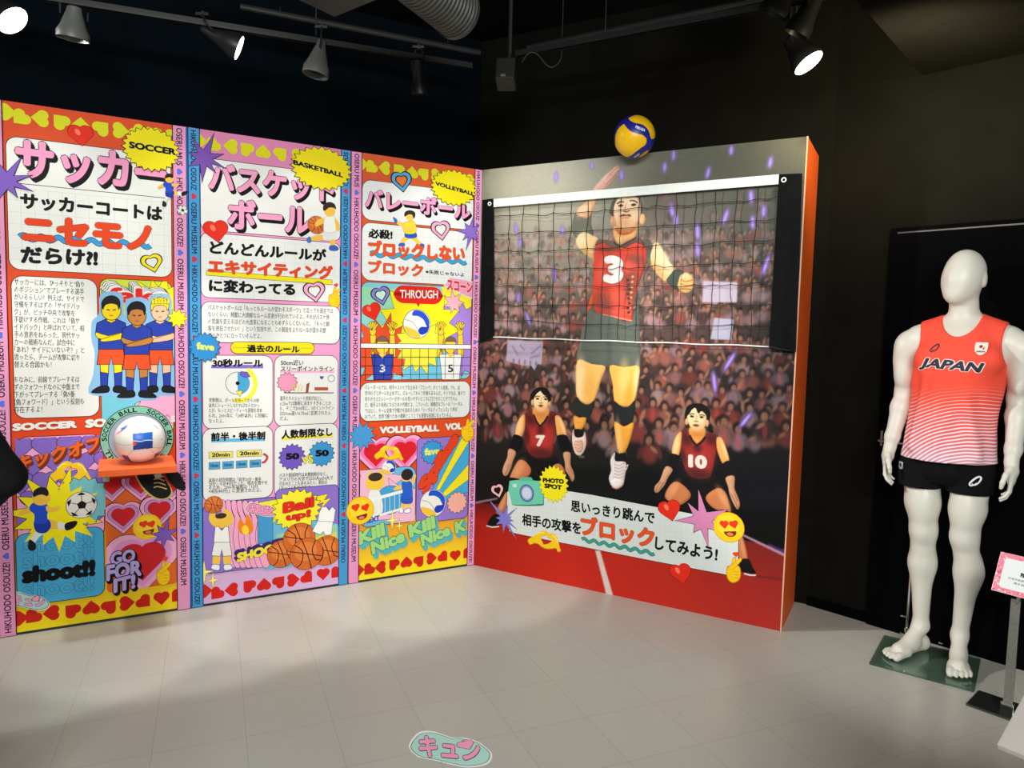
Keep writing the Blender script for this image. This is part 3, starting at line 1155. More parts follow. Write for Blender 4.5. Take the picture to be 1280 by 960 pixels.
v = d[1] + 0.04
while v < c[1] - 0.01:
    p.stroke_uv([(IN0 + 0.006, v), (IN1 - 0.006, v)], 0.0012, (200, 205, 204), False)
    v += 0.052
p.text('バスケット', (262, 237), (416, 253), (262, 204), (242, 160, 198), 0.045, out=(45, 20, 40), outw=0.02, shadow=(0.010, -0.014), res=4)
p.text('ボール', (286, 284), (387, 292), (286, 249), (242, 160, 198), 0.045, out=(45, 20, 40), outw=0.02, shadow=(0.010, -0.014), res=4)
p.burst((402, 211), 0.165, 0.115, (232, 214, 25), 24, 0.86)
p.text('BASKETBALL', (367, 205.5), (428, 222), (367, 200), K, 0.055)
p.spiky((255, 198), 0.12, (118, 78, 170), [(70, 1.15), (20, .8), (120, .9), (165, .9), (215, .9), (265, 1.0), (310, .7), (340, .9)])
p.fat_heart((270, 288), 0.115, -80)
p.text('どんどんルールが', (263, 316), (407, 326), (263, 301), K, 0.05, res=4)
a, b = (258, 337), (415, 349)
p.poly([(258, 338), (415, 350), (415, 356), (258, 344)], (240, 222, 30), K, 0.002)
p.text('エキサイティング', (261, 341), (415, 349), (261, 324), (226, 70, 26), 0.055, out=(90, 25, 12), outw=0.01, res=4)
p.text('に変わってる', (262, 364), (368, 369), (262, 349), K, 0.055, res=4)
p.line_heart((393, 364), 0.11, (240, 165, 200), -80)


def dribbler(p, o, s):
    x, y = o
    q = lambda dx, dy: (x + dx * s, y + dy * s)
    SK = (240, 190, 75)
    p.basket_ball(q(-17, 7), 0.052 * s)
    p.poly([q(-6, -2), q(-14, -1), q(-20, 6), q(-16, 9), q(-9, 5), q(-2, 6)], SK, sm=3)
    p.poly([q(-5, 22), q(-16, 21), q(-26, 25), q(-24, 29), q(-12, 28), q(-2, 27)], SK, sm=3)
    p.poly([q(-26, 23), q(-31, 26), q(-29, 32), q(-24, 30)], (70, 110, 190), sm=3)
    p.poly([q(3, 22), q(9, 27), q(8, 36), q(3, 37), q(1, 29), q(-3, 25)], SK, sm=3)
    p.poly([q(1, 36), q(9, 35), q(14, 40), q(10, 43), q(1, 42)], (60, 95, 180), sm=3)
    p.poly([q(-6, 14), q(8, 13), q(11, 25), q(3, 28), q(-8, 27)], (225, 225, 222), sm=3)
    p.poly([q(-5, -4), q(6, -5), q(10, 2), q(9, 16), q(-6, 17), q(-7, 6)], (236, 236, 232), (180, 180, 180), 0.002, sm=3)
    p.poly([q(8, -3), q(14, 4), q(15, 14), q(11, 15), q(9, 6)], SK, sm=3)
    p.ell(q(1, -13), 0.034 * s, 0.036 * s, SK)
    p.poly([q(-8, -14), q(-7, -22), q(1, -25), q(8, -22), q(10, -15), q(6, -17), q(0, -17), q(-5, -13)], (45, 38, 38), sm=3)


dribbler(p, (411, 275), 0.9)
p.finger_heart((417, 373), 0.75)
# text card
a, b = p.P((262, 377)), p.P((262, 428))
p.rect_uv(IN0 + 0.002, IN1 - 0.002, b[1] + 0.0, a[1], (228, 228, 226), 0.04, K)
p.lines(['バスケットボールは「もっともルールが変わるスポーツ」と言っても過言では', 'ないくらい、頻繁に大規模なルール変更が行われているよ。それがバスケ界', 'の常識を変えるほどの大改革になることもめずらしくないんだ。「もっと観',
         '客を熱狂させたい！」という気持ちが、この競技をよりルールが変わる歴', '史のひとつになっているんだよ。'], 260, 416, 384, 419, 4.5, 2.0, 7.0)
p.burst((256, 434), 0.075, 0.075, (50, 140, 205), 16, 0.82)
p.text('fave', (246, 436), (267, 438), (246, 428), (225, 235, 90), 0.05)
a, b = p.P((288, 427)), p.P((393, 443))
p.rect_uv(a[0], b[0], b[1] + 0.002, a[1], (236, 218, 30), 0.032, K)
p.text('過去のルール', (309, 440), (374, 441), (309, 431), K, 0.045, res=4)
for tl, br in (((253, 444), (341, 533)), ((343, 444), (422, 530)), ((253, 536), (341, 621)), ((343, 532), (422, 617))):
    a, b = p.P(tl), p.P(br)
    p.rect_uv(max(a[0], IN0 + 0.002), min(b[0], IN1 - 0.002), b[1], a[1], (228, 228, 226), 0.045, K)
p.poly([(264, 456), (329, 456), (329, 460.5), (264, 460.5)], (130, 110, 195))
p.text('30秒ルール', (266, 458.5), (328, 458.5), (266, 449), K, 0.05)
p.ell((297, 479), 0.058, 0.058, (228, 228, 226), K, 0.0025)
p.ell((297, 479), 0.056, 0.056, (70, 160, 210), a0=-90, a1=90)
p.ell((297, 479), 0.010, 0.010, K)
for k in range(12):
    a = math.radians(60 - k * 14)
    a2 = math.radians(60 - (k + 1) * 14)
    cu, cv = p.P((299, 480))
    p.add([(cu + 0.068 * math.cos(a), cv + 0.075 * math.sin(a)), (cu + 0.09 * math.cos(a), cv + 0.098 * math.sin(a)),
           (cu + 0.09 * math.cos(a2), cv + 0.098 * math.sin(a2)), (cu + 0.068 * math.cos(a2), cv + 0.075 * math.sin(a2))], (235, 225, 60))
p.poly([(295, 489), (303, 488), (300, 496)], (235, 225, 60), K, 0.0015)
p.poly([(301, 464), (309, 465), (313, 471), (306, 472), (300, 469)], (110, 90, 190), K, 0.0015)
p.lines(['攻撃側は、ボールを持ってから30秒', '以内にシュートしなければならなかっ', 'たが、もっとスピーディーな展開を求め', 'られ、2001年に「24秒以内」に短縮に', 'なったよ。'], 261, 335, 500, 526, 0.6, -0.8, 5.6)
p.text('50cm近い', (351, 456.5), (379, 456.5), (351, 450), K, 0.02)
p.poly([(350, 463), (418, 463), (418, 466), (350, 466)], (240, 170, 205))
p.text('スリーポイントライン', (351, 464), (417, 464), (351, 457.5), K, 0.025)
p.burst((359, 478), 0.055, 0.055, (235, 150, 185), 14, 0.8)
for k in range(4):
    p.line([(364 + 4 * k, 489), (369 + 3 * k, 478 + k)], (225, 190, 60), 0.004)
p.line([(355, 491), (417, 491)], (110, 60, 45), 0.005)
p.poly([(382, 491), (383, 480), (387, 478), (385, 491)], (150, 70, 50))
p.poly([(393, 484), (410, 484), (410, 488), (393, 488)], (175, 80, 60))
p.heart((402, 472), 0.022, (70, 90, 150), -90)
p.ell((414, 473), 0.018, 0.018, None, (70, 90, 150), 0.003)
p.lines(['選手たちのシュート技術が向上し、', '6.25mでは簡単に決まりすぎることか', 'ら、そこで2010年に、3ポイントライン', 'は50cm遠い6.75mに変更されたん', 'だよ。'], 350, 417, 498, 523, -0.4, -1.2, 5.6)
p.poly([(264, 549), (331, 547), (331, 551), (264, 553)], (90, 175, 220))
p.text('前半・後半制', (264, 551), (331, 549), (264, 541), K, 0.045)
for x0, x1, y in ((261, 291, 569), (296, 327, 567)):
    p.poly([(x0, y - 4), (x1, y - 5), (x1, y + 3), (x0, y + 4)], (222, 212, 110), K, 0.0015)
    p.text('20min', (x0 + 4, y + 2), (x1 - 4, y + 1.3), (x0 + 4, y - 2.5), K, 0.04)
for k in range(4):
    x0 = 261 + 17 * k
    y = 582 - k * 0.9
    p.poly([(x0, y - 4), (x0 + 14, y - 5), (x0 + 14, y + 4), (x0, y + 5)], (80, 160, 205), K, 0.0015)
    p.text('10min', (x0 + 2, y + 2), (x0 + 12, y + 1.5), (x0 + 2, y - 2), (30, 50, 90), 0.03)
p.line([(329, 567), (334, 571), (331, 577), (327, 578)], (185, 65, 70), 0.012, sm=4)
p.lines(['以前の試合時間は「前半20分・後半', '20分」の計40分だった。得点を増やせ', 'るため、2001年以降は「10分', '×4回(40分)」に変更されたよ。'], 261, 334, 600, 614, -1.6, -2.2, 5.4)
p.poly([(352, 546), (416, 542), (416, 546), (352, 550)], (238, 222, 50))
p.text('人数制限なし', (352, 548.5), (415, 544.5), (352, 538), K, 0.045)
for c, cc in (((365, 571), (110, 85, 190)), ((402, 567), (60, 150, 210))):
    p.burst(c, 0.072, 0.072, cc, 16, 0.82)
    p.text('50', (c[0] - 7, c[1] + 3), (c[0] + 8, c[1] + 2.5), (c[0] - 7, c[1] - 4), K, 0.07)
p.text('VS', (377, 580), (391, 578), (377, 571), (238, 225, 50), 0.03, out=K, outw=0.03)
p.lines(['バスケ創成時代は人数制限がなく、', 'アメリカの大学では50人vs50人で', '行われたこともあるみたい。現在は', '1チーム5人だけだよ。'], 349, 416, 594, 610, -2.2, -2.8, 5.4)
# picture at the bottom
a, b = p.P((254, 640)), p.P((254, 718))
pv1, pv0 = p.P((300, 625))[1], p.P((300, 712))[1]
p.rect_uv(IN0 + 0.002, IN0 + 0.40, pv0, pv1, (140, 112, 200), 0.04, K)
p.rect_uv(IN0 + 0.36, IN1 - 0.002, pv0 + 0.02, pv1 + 0.04, (140, 112, 200), 0.03, K)
p.poly([(337, 640), (421, 655), (421, 690), (330, 712), (335, 670)], (110, 180, 215), sm=3)
p.poly([(345, 668), (421, 655), (421, 672), (350, 690)], (150, 205, 165))
p.poly([(390, 672), (421, 664), (421, 692), (390, 697)], (222, 205, 90))
for k in range(7):
    x = 275 + 7 * k
    p.poly([(x, 626 + k * 0.4), (x + 6, 626), (x + 8, 640), (x + 14, 655), (x + 9, 672), (x + 15, 690), (x + 20, 706), (x + 12, 709), (x + 6, 692), (x + 2, 670), (x + 5, 650), (x + 1, 638)], (240, 165, 200), K, 0.002, sm=3)
p.poly([(323, 628), (345, 624), (357, 640), (340, 655), (325, 645)], (235, 225, 60), K, 0.002)
p.poly([(322, 640), (341, 637), (341, 678), (322, 680)], (70, 150, 205), K, 0.002)
p.kyun((326, 637), 0.72, cloud=(235, 150, 190))
p.poly([(396, 620), (410, 617), (405, 625), (414, 622), (400, 637), (404, 628), (395, 631)], (240, 222, 40), K, 0.002)
p.burst((371, 637), 0.135, 0.118, (244, 230, 50), 20, 0.82)
p.text('Ball', (355, 641), (391, 633), (355, 629), (226, 40, 32), 0.05, out=K, outw=0.02)
p.text('up!', (359, 653), (387, 648), (359, 642), (226, 40, 32), 0.05, out=K, outw=0.02)
p.poly([(304, 668), (297, 660), (300, 648), (306, 655), (308, 642), (316, 655), (315, 665)], (238, 130, 30), sm=3)
p.poly([(304, 667), (302, 660), (307, 656), (311, 662), (309, 668)], (248, 210, 60), sm=3)
p.poly([(333, 678), (350, 672), (368, 678), (355, 690), (335, 690)], (120, 200, 215), K, 0.002)
p.text('SHOOT!', (297, 702), (356, 686), (297, 692), (240, 220, 60), 0.07, out=(60, 40, 110), outw=0.03, shadow=(-0.012, 0.016), shc=(55, 38, 105))
for c, r in (((352, 692), 0.075), ((408, 688), 0.082), ((374, 673), 0.085), ((383, 692), 0.088)):
    p.basket_ball(c, r)


def shooter(p, o, s):
    x, y = o
    q = lambda dx, dy: (x + dx * s, y + dy * s)
    SK = (240, 192, 72)
    p.poly([q(-6, -2), q(-17, -12), q(-15, -26), q(-9, -30), q(-8, -16), q(2, -8)], SK, sm=3)
    p.poly([q(6, -2), q(16, -12), q(12, -24), q(3, -29), q(2, -26), q(8, -17), q(2, -8)], SK, sm=3)
    p.ell(q(0, -13), 0.045 * s, 0.045 * s, SK)
    p.ell(q(-1, -19), 0.03 * s, 0.016 * s, (60, 45, 40))
    p.basket_ball(q(-11, -34), 0.048 * s)
    for sg in (-1, 1):
        p.poly([q(sg * 2, 34), q(sg * 11, 34), q(sg * 12, 48), q(sg * 4, 50)], SK, sm=3)
        p.poly([q(sg * 3, 48), q(sg * 12, 47), q(sg * 14, 53), q(sg * 4, 55)], (235, 235, 235), (60, 90, 180), 0.003, sm=3)
    p.poly([q(-10, 16), q(11, 16), q(14, 35), q(2, 36), q(0, 27), q(-2, 36), q(-14, 35)], (232, 232, 228), (60, 60, 60), 0.0025)
    p.poly([q(-9, -4), q(-5, -5), q(0, 1), q(5, -5), q(9, -4), q(11, 17), q(-11, 17)], (240, 240, 236), (60, 60, 60), 0.0025)


shooter(p, (277, 662), 0.92)
p.poly([(402, 634), (408, 633), (411, 638), (415, 633), (419, 637), (417, 652), (397, 651), (399, 640)], (240, 240, 238), (70, 70, 90), 0.002)
p.poly([(397, 651), (416, 652), (414, 668), (406, 669), (404, 664), (400, 668), (390, 664)], (240, 240, 238), (70, 70, 90), 0.002)
p.line([(408, 633), (411, 637), (415, 633)], (50, 80, 180), 0.005)
for c, s in (((255, 715), 0.05), ((266, 725), 0.035)):
    p.spiky(c, s, (250, 240, 130), [(90, 1.3), (0, 1.0), (180, 1.0), (270, 1.3)], (120, 100, 30), 0.0015, 0.25)
p.band(0.0, IN0 - 0.001, (66, 150, 205), False, hc=(200, 50, 80), seed=0)
p.band(IN1 + 0.001, W2 - 0.004, (66, 150, 205), True, hc=(200, 50, 80), seed=1)
for u in (IN0, IN1, W2 - 0.002, 0.002):
    p.stroke_uv([(u, 0.012), (u, BOARD_H)], 0.004, (30, 30, 90), False)
p.burst((402, 211), 0.165, 0.115, (232, 214, 25), 24, 0.86)
p.text('BASKETBALL', (367, 205.5), (428, 222), (367, 200), K, 0.055)
p.spiky((255, 198), 0.12, (118, 78, 170), [(70, 1.15), (20, .8), (120, .9), (165, .6), (215, .7), (265, 1.0), (310, .7), (340, .9)])
p.burst((256, 434), 0.075, 0.075, (50, 140, 205), 16, 0.82)
p.text('fave', (246, 436), (267, 438), (246, 428), (225, 235, 90), 0.05)
p.build('printed_face', t)

# ================================================================== volleyball sheet
t = panel(1.61, 2.4, 'tall orange volleyball panel in the corner beside the photo wall')
p = Print(uv_l, 1.61)
W3, IN0, IN1 = 0.79, 0.060, 0.745
p.rect_uv(0, W3, 0.012, BOARD_H, (218, 80, 40))
p.add([(IN0, 0.6), (IN1, 0.6), (IN1, BOARD_H), (IN0, BOARD_H)], [(224, 74, 28), (224, 74, 28), (212, 92, 52), (212, 92, 52)])
p.add([(IN0, 0.012), (IN1, 0.012), (IN1, 0.22), (IN0, 0.22)], [(248, 226, 30), (248, 226, 30), (238, 180, 45), (238, 180, 45)])
p.add([(IN0, 0.22), (IN1, 0.22), (IN1, 0.6), (IN0, 0.6)], [(238, 180, 45), (238, 180, 45), (224, 74, 28), (224, 74, 28)])
p.clip = (IN0, IN1, 0.012, BOARD_H)
p.hearts_row(zip([(452, 205), (464, 209), (481, 210), (498, 212), (515, 216), (530, 217), (545, 219), (558, 221), (573, 224), (588, 226)], [0] + TIPS_B + [225]), 0.074, (216, 214, 40))
p.hearts_row(zip([(448, 713), (461, 712), (476, 709), (492, 705), (508, 703), (524, 701), (539, 698), (554, 696), (569, 694), (584, 692)], [0] + TIPS_B + [225]), 0.074, (205, 38, 18))
p.clip = None
a, b, c, d = p.P((470, 226)), p.P((470, 276)), p.P((470, 279)), p.P((470, 351))
p.rect_uv(IN0 + 0.004, IN1 - 0.004, b[1], a[1], (232, 234, 234), 0.05, K)
p.rect_uv(IN0 + 0.004, IN1 - 0.004, d[1], c[1], (232, 234, 234), 0.05, K)
u = IN0 + 0.05
while u < IN1 - 0.01:
    p.stroke_uv([(u, d[1] + 0.006), (u, c[1] - 0.006)], 0.0012, (200, 208, 208), False)
    u += 0.045
v = d[1] + 0.04
while v < c[1] - 0.01:
    p.stroke_uv([(IN0 + 0.01, v), (IN1 - 0.01, v)], 0.0012, (200, 208, 208), False)
    v += 0.045
p.text('バレーボール', (457, 258), (587, 274), (457, 236), (242, 160, 198), 0.045, out=(45, 20, 40), outw=0.02, shadow=(0.010, -0.014), res=4)
p.line_heart((502, 226), 0.115, (90, 165, 220), -80, (235, 120, 50))
p.burst((567, 235), 0.15, 0.105, (238, 222, 25), 24, 0.86)
p.text('VOLLEYBALL', (544, 231.5), (592, 245), (544, 227), K, 0.055)


def receiver(p, o, s):
    x, y = o
    q = lambda dx, dy: (x + dx * s, y + dy * s)
    SK, SH = (242, 205, 90), (240, 215, 60)
    p.poly([q(-8, 6), q(-16, 4), q(-24, -2), q(-22, -5), q(-12, -2), q(-4, 0)], SK, sm=3)
    p.poly([q(-22, -7), q(-29, -12), q(-27, -4), q(-23, -1)], (60, 110, 190), sm=3)
    p.poly([q(-4, 18), q(-14, 24), q(-16, 33), q(-11, 34), q(-6, 27), q(2, 24)], SK, sm=3)
    p.poly([q(-18, 32), q(-10, 32), q(-10, 37), q(-20, 37)], (60, 95, 180), sm=3)
    p.poly([q(6, 18), q(14, 27), q(20, 34), q(16, 38), q(8, 30), q(1, 24)], SK, sm=3)
    p.poly([q(16, 33), q(23, 34), q(22, 42), q(16, 41)], (60, 95, 180), sm=3)
    p.poly([q(-8, 13), q(7, 12), q(11, 21), q(3, 24), q(-9, 22)], (40, 85, 190), sm=3)
    p.poly([q(-10, -2), q(4, -5), q(9, 3), q(8, 15), q(-8, 16), q(-13, 6)], SH, (190, 160, 30), 0.002, sm=3)
    p.poly([q(-13, 3), q(-5, 6), q(5, 2), q(6, 6), q(-4, 11), q(-13, 8)], SK, sm=3)
    p.ell(q(-1, -13), 0.034 * s, 0.036 * s, SK)
    p.poly([q(-10, -12), q(-9, -20), q(-1, -23), q(7, -20), q(8, -13), q(5, -9), q(3, -15), q(-3, -16)], (50, 42, 42), sm=3)


receiver(p, (513, 280), 0.75)
p.line_heart((551, 287), 0.115, (240, 165, 200), -80)
p.text('必殺!', (461, 297), (490, 299), (461, 286), K, 0.05, res=4)
p.wavy((463, 317), (583, 328), 0.008, 8, (62, 160, 205), 0.020, (30, 70, 110))
p.text('ブロックしない', (461, 320), (580, 326), (461, 301), (228, 84, 34), 0.06, out=(100, 30, 15), outw=0.01, res=4)
p.text('ブロック', (461, 341), (528, 346), (461, 325), (228, 84, 34), 0.045, out=(100, 30, 15), outw=0.01, res=4)
p.text('※失敗じゃないよ', (532, 342), (580, 346), (532, 337), K, 0.025)
# net picture
v1, v0 = p.P((470, 353))[1], p.P((470, 475))[1]
p.rect_uv(IN0 + 0.004, IN1 - 0.004, v0, v1, (130, 200, 215), 0.04, K)
vm = p.P((470, 425))[1]
p.add([(IN0 + .008, vm), (0.40, vm), (0.40, v1 - .03), (IN0 + .008, v1 - .03)], [(120, 195, 220), (140, 210, 205), (165, 220, 150), (150, 220, 165)])
p.clip = (IN0 + .006, IN1 - .006, v0 + .004, v1 - .004)
p.poly([(551, 356), (590, 359), (590, 400), (556, 380)], (240, 228, 50))
p.burst((572, 425), 0.21, 0.22, (165, 130, 215), 22, 0.86)
p.spiky((524, 412), 0.26, (244, 228, 30), [(i * 26, 1.0 + 0.1 * (i % 2)) for i in range(14)], K, 0.002, 0.74)
p.spiky((478, 440), 0.19, (228, 80, 40), [(i * 26, 1.0 + 0.2 * (i % 2)) for i in range(14)], K, 0.002, 0.7)
p.add([(0.32, v0), (0.62, v0), (0.62, vm - 0.06), (0.32, vm - 0.06)], (115, 195, 225))
p.spiky((525, 432), 0.16, (236, 228, 70), [(i * 26, 1.0 + 0.1 * (i % 2)) for i in range(14)], K, 0.002, 0.74)
p.spiky((567, 378), 0.07, (240, 175, 195), [(i * 51, 1.0) for i in range(7)], K, 0.002, 0.5)
p.clip = None
p.line_heart((476, 369), 0.105, (135, 130, 205), -75, (200, 235, 215))
p.fat_heart((465, 389), 0.105, -70)
a, b = p.P((492, 356)), p.P((553, 381))
p.rect_uv(a[0], b[0], b[1], a[1], (220, 38, 26), 0.06, None)
p.poly([(520, 379), (525, 379), (523, 384)], (220, 38, 26))
p.text('THROUGH', (500, 372.5), (547, 373), (500, 362.5), (240, 235, 230), 0.02)
p.volley_ball((521, 405), 0.082)


def blocker(p, cx, shirt, num, numc, collar):
    for sg in (-1, 1):
        x = cx + sg * 12
        p.poly([(cx + sg * 9, 446), (x - 3, 430), (x - 2.5, 414), (x + 2.5, 414), (x + 4, 430), (cx + sg * 16, 446)], (243, 205, 60), K, 0.003, sm=2)
        p.ell((x, 414), 0.019, 0.024, (243, 205, 60), K, 0.0025)
        for k in range(5):
            a = math.radians(90 + sg * (-44 + 22 * k))
            p.line([(x, 413), (x + 11 * math.cos(a) * 0.8, 413 - 11.5 * math.sin(a))], K, 0.013)
            p.line([(x, 413), (x + 10.5 * math.cos(a) * 0.8, 413 - 11 * math.sin(a))], (243, 205, 60), 0.0085)
    p.poly([(cx - 14, 443), (cx + 14, 443), (cx + 12, 460), (cx + 11, 474.5), (cx - 11, 474.5), (cx - 12, 460)], shirt, K, 0.003)
    p.ell((cx, 433), 0.038, 0.044, (243, 205, 60), K, 0.003)
    p.ell((cx, 427), 0.036, 0.03, (120, 95, 85), K, 0.002, a0=0, a1=180)
    p.poly([(cx - 5, 442), (cx + 5, 442), (cx, 448)], collar)
    p.text(num, (cx - 3, 465), (cx + 3, 465), (cx - 3, 456), numc, 0.02)


blocker(p, 478, (45, 65, 165), '3', (235, 235, 235), (243, 205, 60))
blocker(p, 563, (236, 236, 234), '5', (30, 30, 40), (243, 205, 60))
vt = p.P((520, 433))[1]
p.rect_uv(IN0 + 0.004, IN1 - 0.004, vt - 0.012, vt + 0.014, (238, 238, 236), 0, None)
p.stroke_uv([(IN0 + .004, vt + .014), (IN1 - .004, vt + .014)], 0.003, K, False)
p.stroke_uv([(IN0 + .004, vt - .012), (IN1 - .004, vt - .012)], 0.003, K, False)
for k in range(13):
    u = IN0 + 0.03 + 0.054 * k
    if u < IN1 - 0.01:
        p.stroke_uv([(u, v0 + 0.003), (u, vt - 0.012)], 0.003, K, False)
for k in range(1, 4):
    p.stroke_uv([(IN0 + 0.006, vt - 0.012 - 0.05 * k), (IN1 - 0.006, vt - 0.012 - 0.05 * k)], 0.003, K, False)
p.poly([(555, 357), (562, 347), (583, 350), (592, 353), (592, 374), (575, 367), (566, 362)], (240, 160, 195), WHITE, 0.006)
p.text('スコーン', (559, 362), (590, 366), (559, 350), (225, 50, 60), 0.06, out=WHITE, outw=0.04)
# text card
a, b = p.P((470, 478)), p.P((470, 526))
p.rect_uv(IN0 + 0.002, IN1 - 0.002, b[1], a[1], (228, 230, 228), 0.05, K)
p.lines(['バレーボールでは、相手のスパイクを止める「ブロック」がとても重要。でも、試', '合中わざとボールを止めずに、スルーしてもらう作戦もあるんだ。そうすれば、後ろで', '待ちかまえたレシーバーがボールを拾いやすいところに打たせることができるん',
         'だ。相手より有利になるための作戦だよ。こういった、戦略的なプレーは「トータル', 'ではなく、チーム全体で守備力を高めるための「トータルディフェンス」と呼ば', 'れていて、世界で勝つための戦術としてとても重要な役割になっているよ。'],
        456, 581, 484, 521, 0.5, -3.0, 6.0)
p.text('VOLLEYBALL', (475, 541.5), (548, 538.5), (475, 534), (240, 232, 225), 0.07, out=(30, 25, 25), outw=0.02)
p.text('VOL', (557, 537.5), (577, 536), (557, 530), (240, 232, 225), 0.07, out=(30, 25, 25), outw=0.02)
p.text('L', (459, 542), (464, 542), (459, 535), (240, 232, 225), 0.07)
# hearts with hands
for c in ((470, 567), (506, 564)):
    for f, cc in ((1.05, K), (1.0, (238, 165, 205)), (0.8, (240, 120, 180)), (0.62, (215, 30, 40))):
        p.heart(c, 0.235 * f, cc)
p.hand_heart((486, 566), 0.78)
# left picture
v1, v0 = p.P((470, 586))[1], p.P((470, 657))[1]
p.rect_uv(IN0 + 0.004, 0.40, v0, v1, (110, 185, 225), 0.05, K)
p.clip = (IN0 + 0.006, 0.398, v0 + .003, v1 - .003)
p.spiky((470, 605), 0.19, (240, 185, 210), [(i * 40 + 10, 1.0) for i in range(9)], K, 0.002, 0.55)
p.spiky((505, 632), 0.20, (240, 185, 210), [(i * 40, 1.0) for i in range(9)], K, 0.002, 0.55)
p.clip = None
p.ell((487, 625), 0.085, 0.085, (70, 160, 215), K, 0.002)


def toy(p, o, s, shirt, shorts, hair):
    x, y = o
    q = lambda dx, dy: (x + dx * s, y + dy * s)
    SK = (243, 200, 70)
    p.poly([q(-4, 12), q(-12, 14), q(-24, 20), q(-23, 24), q(-10, 21), q(0, 18)], SK, sm=3)
    p.poly([q(5, 12), q(12, 2), q(14, -6), q(18, -5), q(15, 8), q(9, 18)], SK, sm=3)
    for sg in (-1, 1):
        p.poly([q(sg * 1, 46), q(sg * 8, 45), q(sg * 9 - 3, 60), q(sg * 3 - 3, 61)], SK, sm=3)
        p.poly([q(sg * 2 - 4, 60), q(sg * 9 - 2, 58), q(sg * 10 - 4, 66), q(sg * 1 - 6, 66)], (245, 245, 245), (40, 80, 180), 0.003, sm=3)
    p.poly([q(-9, 34), q(10, 33), q(11, 47), q(0, 50), q(-10, 47)], shorts, sm=3)
    p.poly([q(-8, 8), q(8, 7), q(11, 20), q(10, 38), q(-9, 39), q(-9, 20)], shirt, sm=3)
    p.ell(q(0, -4), 0.05 * s, 0.055 * s, SK)
    p.ell(q(1, -6), 0.056 * s, 0.052 * s, hair)


p.poly([(462, 614), (474, 614), (478, 640), (460, 644)], (236, 236, 232), sm=3)
p.poly([(463, 612), (457, 606), (461, 590), (466, 592), (465, 604), (472, 611)], (243, 200, 70), sm=3)
p.poly([(474, 612), (481, 602), (477, 588), (472, 590), (474, 602), (468, 610)], (243, 200, 70), sm=3)
p.ell((469, 601), 0.045, 0.05, (243, 200, 70))
p.ell((469, 596), 0.042, 0.025, (60, 48, 42))
p.volley_ball((486, 584), 0.042)
toy(p, (508, 597), 0.66, (40, 95, 200), (40, 85, 190), (45, 35, 40))
p.poly([(459, 624), (503, 612), (503, 616), (459, 628)], (240, 240, 238))
p.poly([(459, 647), (503, 634), (503, 637), (459, 650)], (240, 240, 238))
for k in range(7):
    p.line([(463 + 6 * k, 627 - 1.6 * k), (463 + 6 * k, 647 - 1.7 * k)], (225, 225, 225), 0.003)
p.text('NEXT', (455, 655), (474, 650), (455, 649), (60, 70, 170), 0.05)
# right picture
v1b, v0b = p.P((540, 547))[1], p.P((540, 652))[1]
p.rect_uv(0.405, IN1 - 0.002, v0b, v1b, (150, 120, 205), 0.03, K)
for k in range(8):
    p.stroke_uv([(0.42 + 0.042 * k, v0b + 0.004), (0.42 + 0.042 * k, v1b - 0.004)], 0.0015, (130, 100, 190), False)
p.clip = (0.407, IN1 - 0.004, v0b + .004, v1b - .004)
c0 = (541, 630)
for i, (a1, a2, cc) in enumerate((((568, 545), (578, 545), (70, 170, 220)), ((578, 545), (586, 552), (244, 228, 40)), ((586, 552), (590, 575), (70, 170, 220)),
                                  ((590, 575), (590, 596), (244, 228, 40)), ((590, 596), (592, 612), (70, 170, 220)))):
    q0 = (538 + 2.5 * i, 618 + 2.2 * i)
    q1 = (540.5 + 2.5 * i, 620.2 + 2.2 * i)
    p.poly([q0, a1, a2, q1], cc, K, 0.002)
p.clip = None
p.burst((540, 565), 0.075, 0.075, (60, 150, 215), 16, 0.82)
p.text('fave', (531, 569), (549, 567), (531, 561), (228, 236, 100), 0.05)
p.text('Spike', (534, 618), (575, 553), (523, 606), (226, 66, 30), 0.09, out=(80, 20, 10), outw=0.025)
p.volley_ball((541, 629), 0.082)
p.burst((571, 628), 0.07, 0.07, (244, 178, 160), 14, 0.82)
for s_, bl, br, tl in (('Kill', (450, 680), (480, 668), (448, 666)), ('Nice', (466, 692), (505, 676), (464, 678)), ('Kill', (513, 671), (543, 659), (511, 657)), ('Nice', (528, 682), (562, 668), (526, 669)), ('K', (570, 666), (581, 662), (569, 653))):
    p.text(s_, bl, br, tl, (160, 215, 130), 0.06, out=(40, 90, 60), outw=0.03, shadow=(0.018, -0.026), shc=(85, 180, 190))
for c, s in (((490, 650), 0.045), ((499, 657), 0.03)):
    p.spiky(c, s, (250, 240, 120), [(90, 1.3), (0, 1.0), (180, 1.0), (270, 1.3)], (120, 100, 30), 0.0015, 0.25)
p.band(0.004, IN0 - 0.001, (226, 150, 195), False, hc=(110, 110, 200), seed=1)
p.band(IN1 + 0.001, W3, (236, 160, 205), False, hc=(110, 110, 200), seed=0)
for u in (IN0, IN1):
    p.stroke_uv([(u, 0.012), (u, BOARD_H)], 0.004, K, False)
p.burst((567, 235), 0.15, 0.105, (238, 222, 25), 24, 0.86)
p.text('VOLLEYBALL', (544, 231.5), (592, 245), (544, 227), K, 0.055)
p.spiky((588, 290), 0.105, (140, 110, 205), [(80, 1.0), (40, .6), (130, .6), (180, .9), (225, .7), (255, 1.1), (310, .6)])
p.spiky((452, 545), 0.085, (70, 150, 210), [(i * 33, 1.0) for i in range(11)], K, 0.002, 0.6)
p.emoji((450, 638), 0.078)
p.finger_heart((583, 538), 0.8, True)
p.build('printed_face', t)
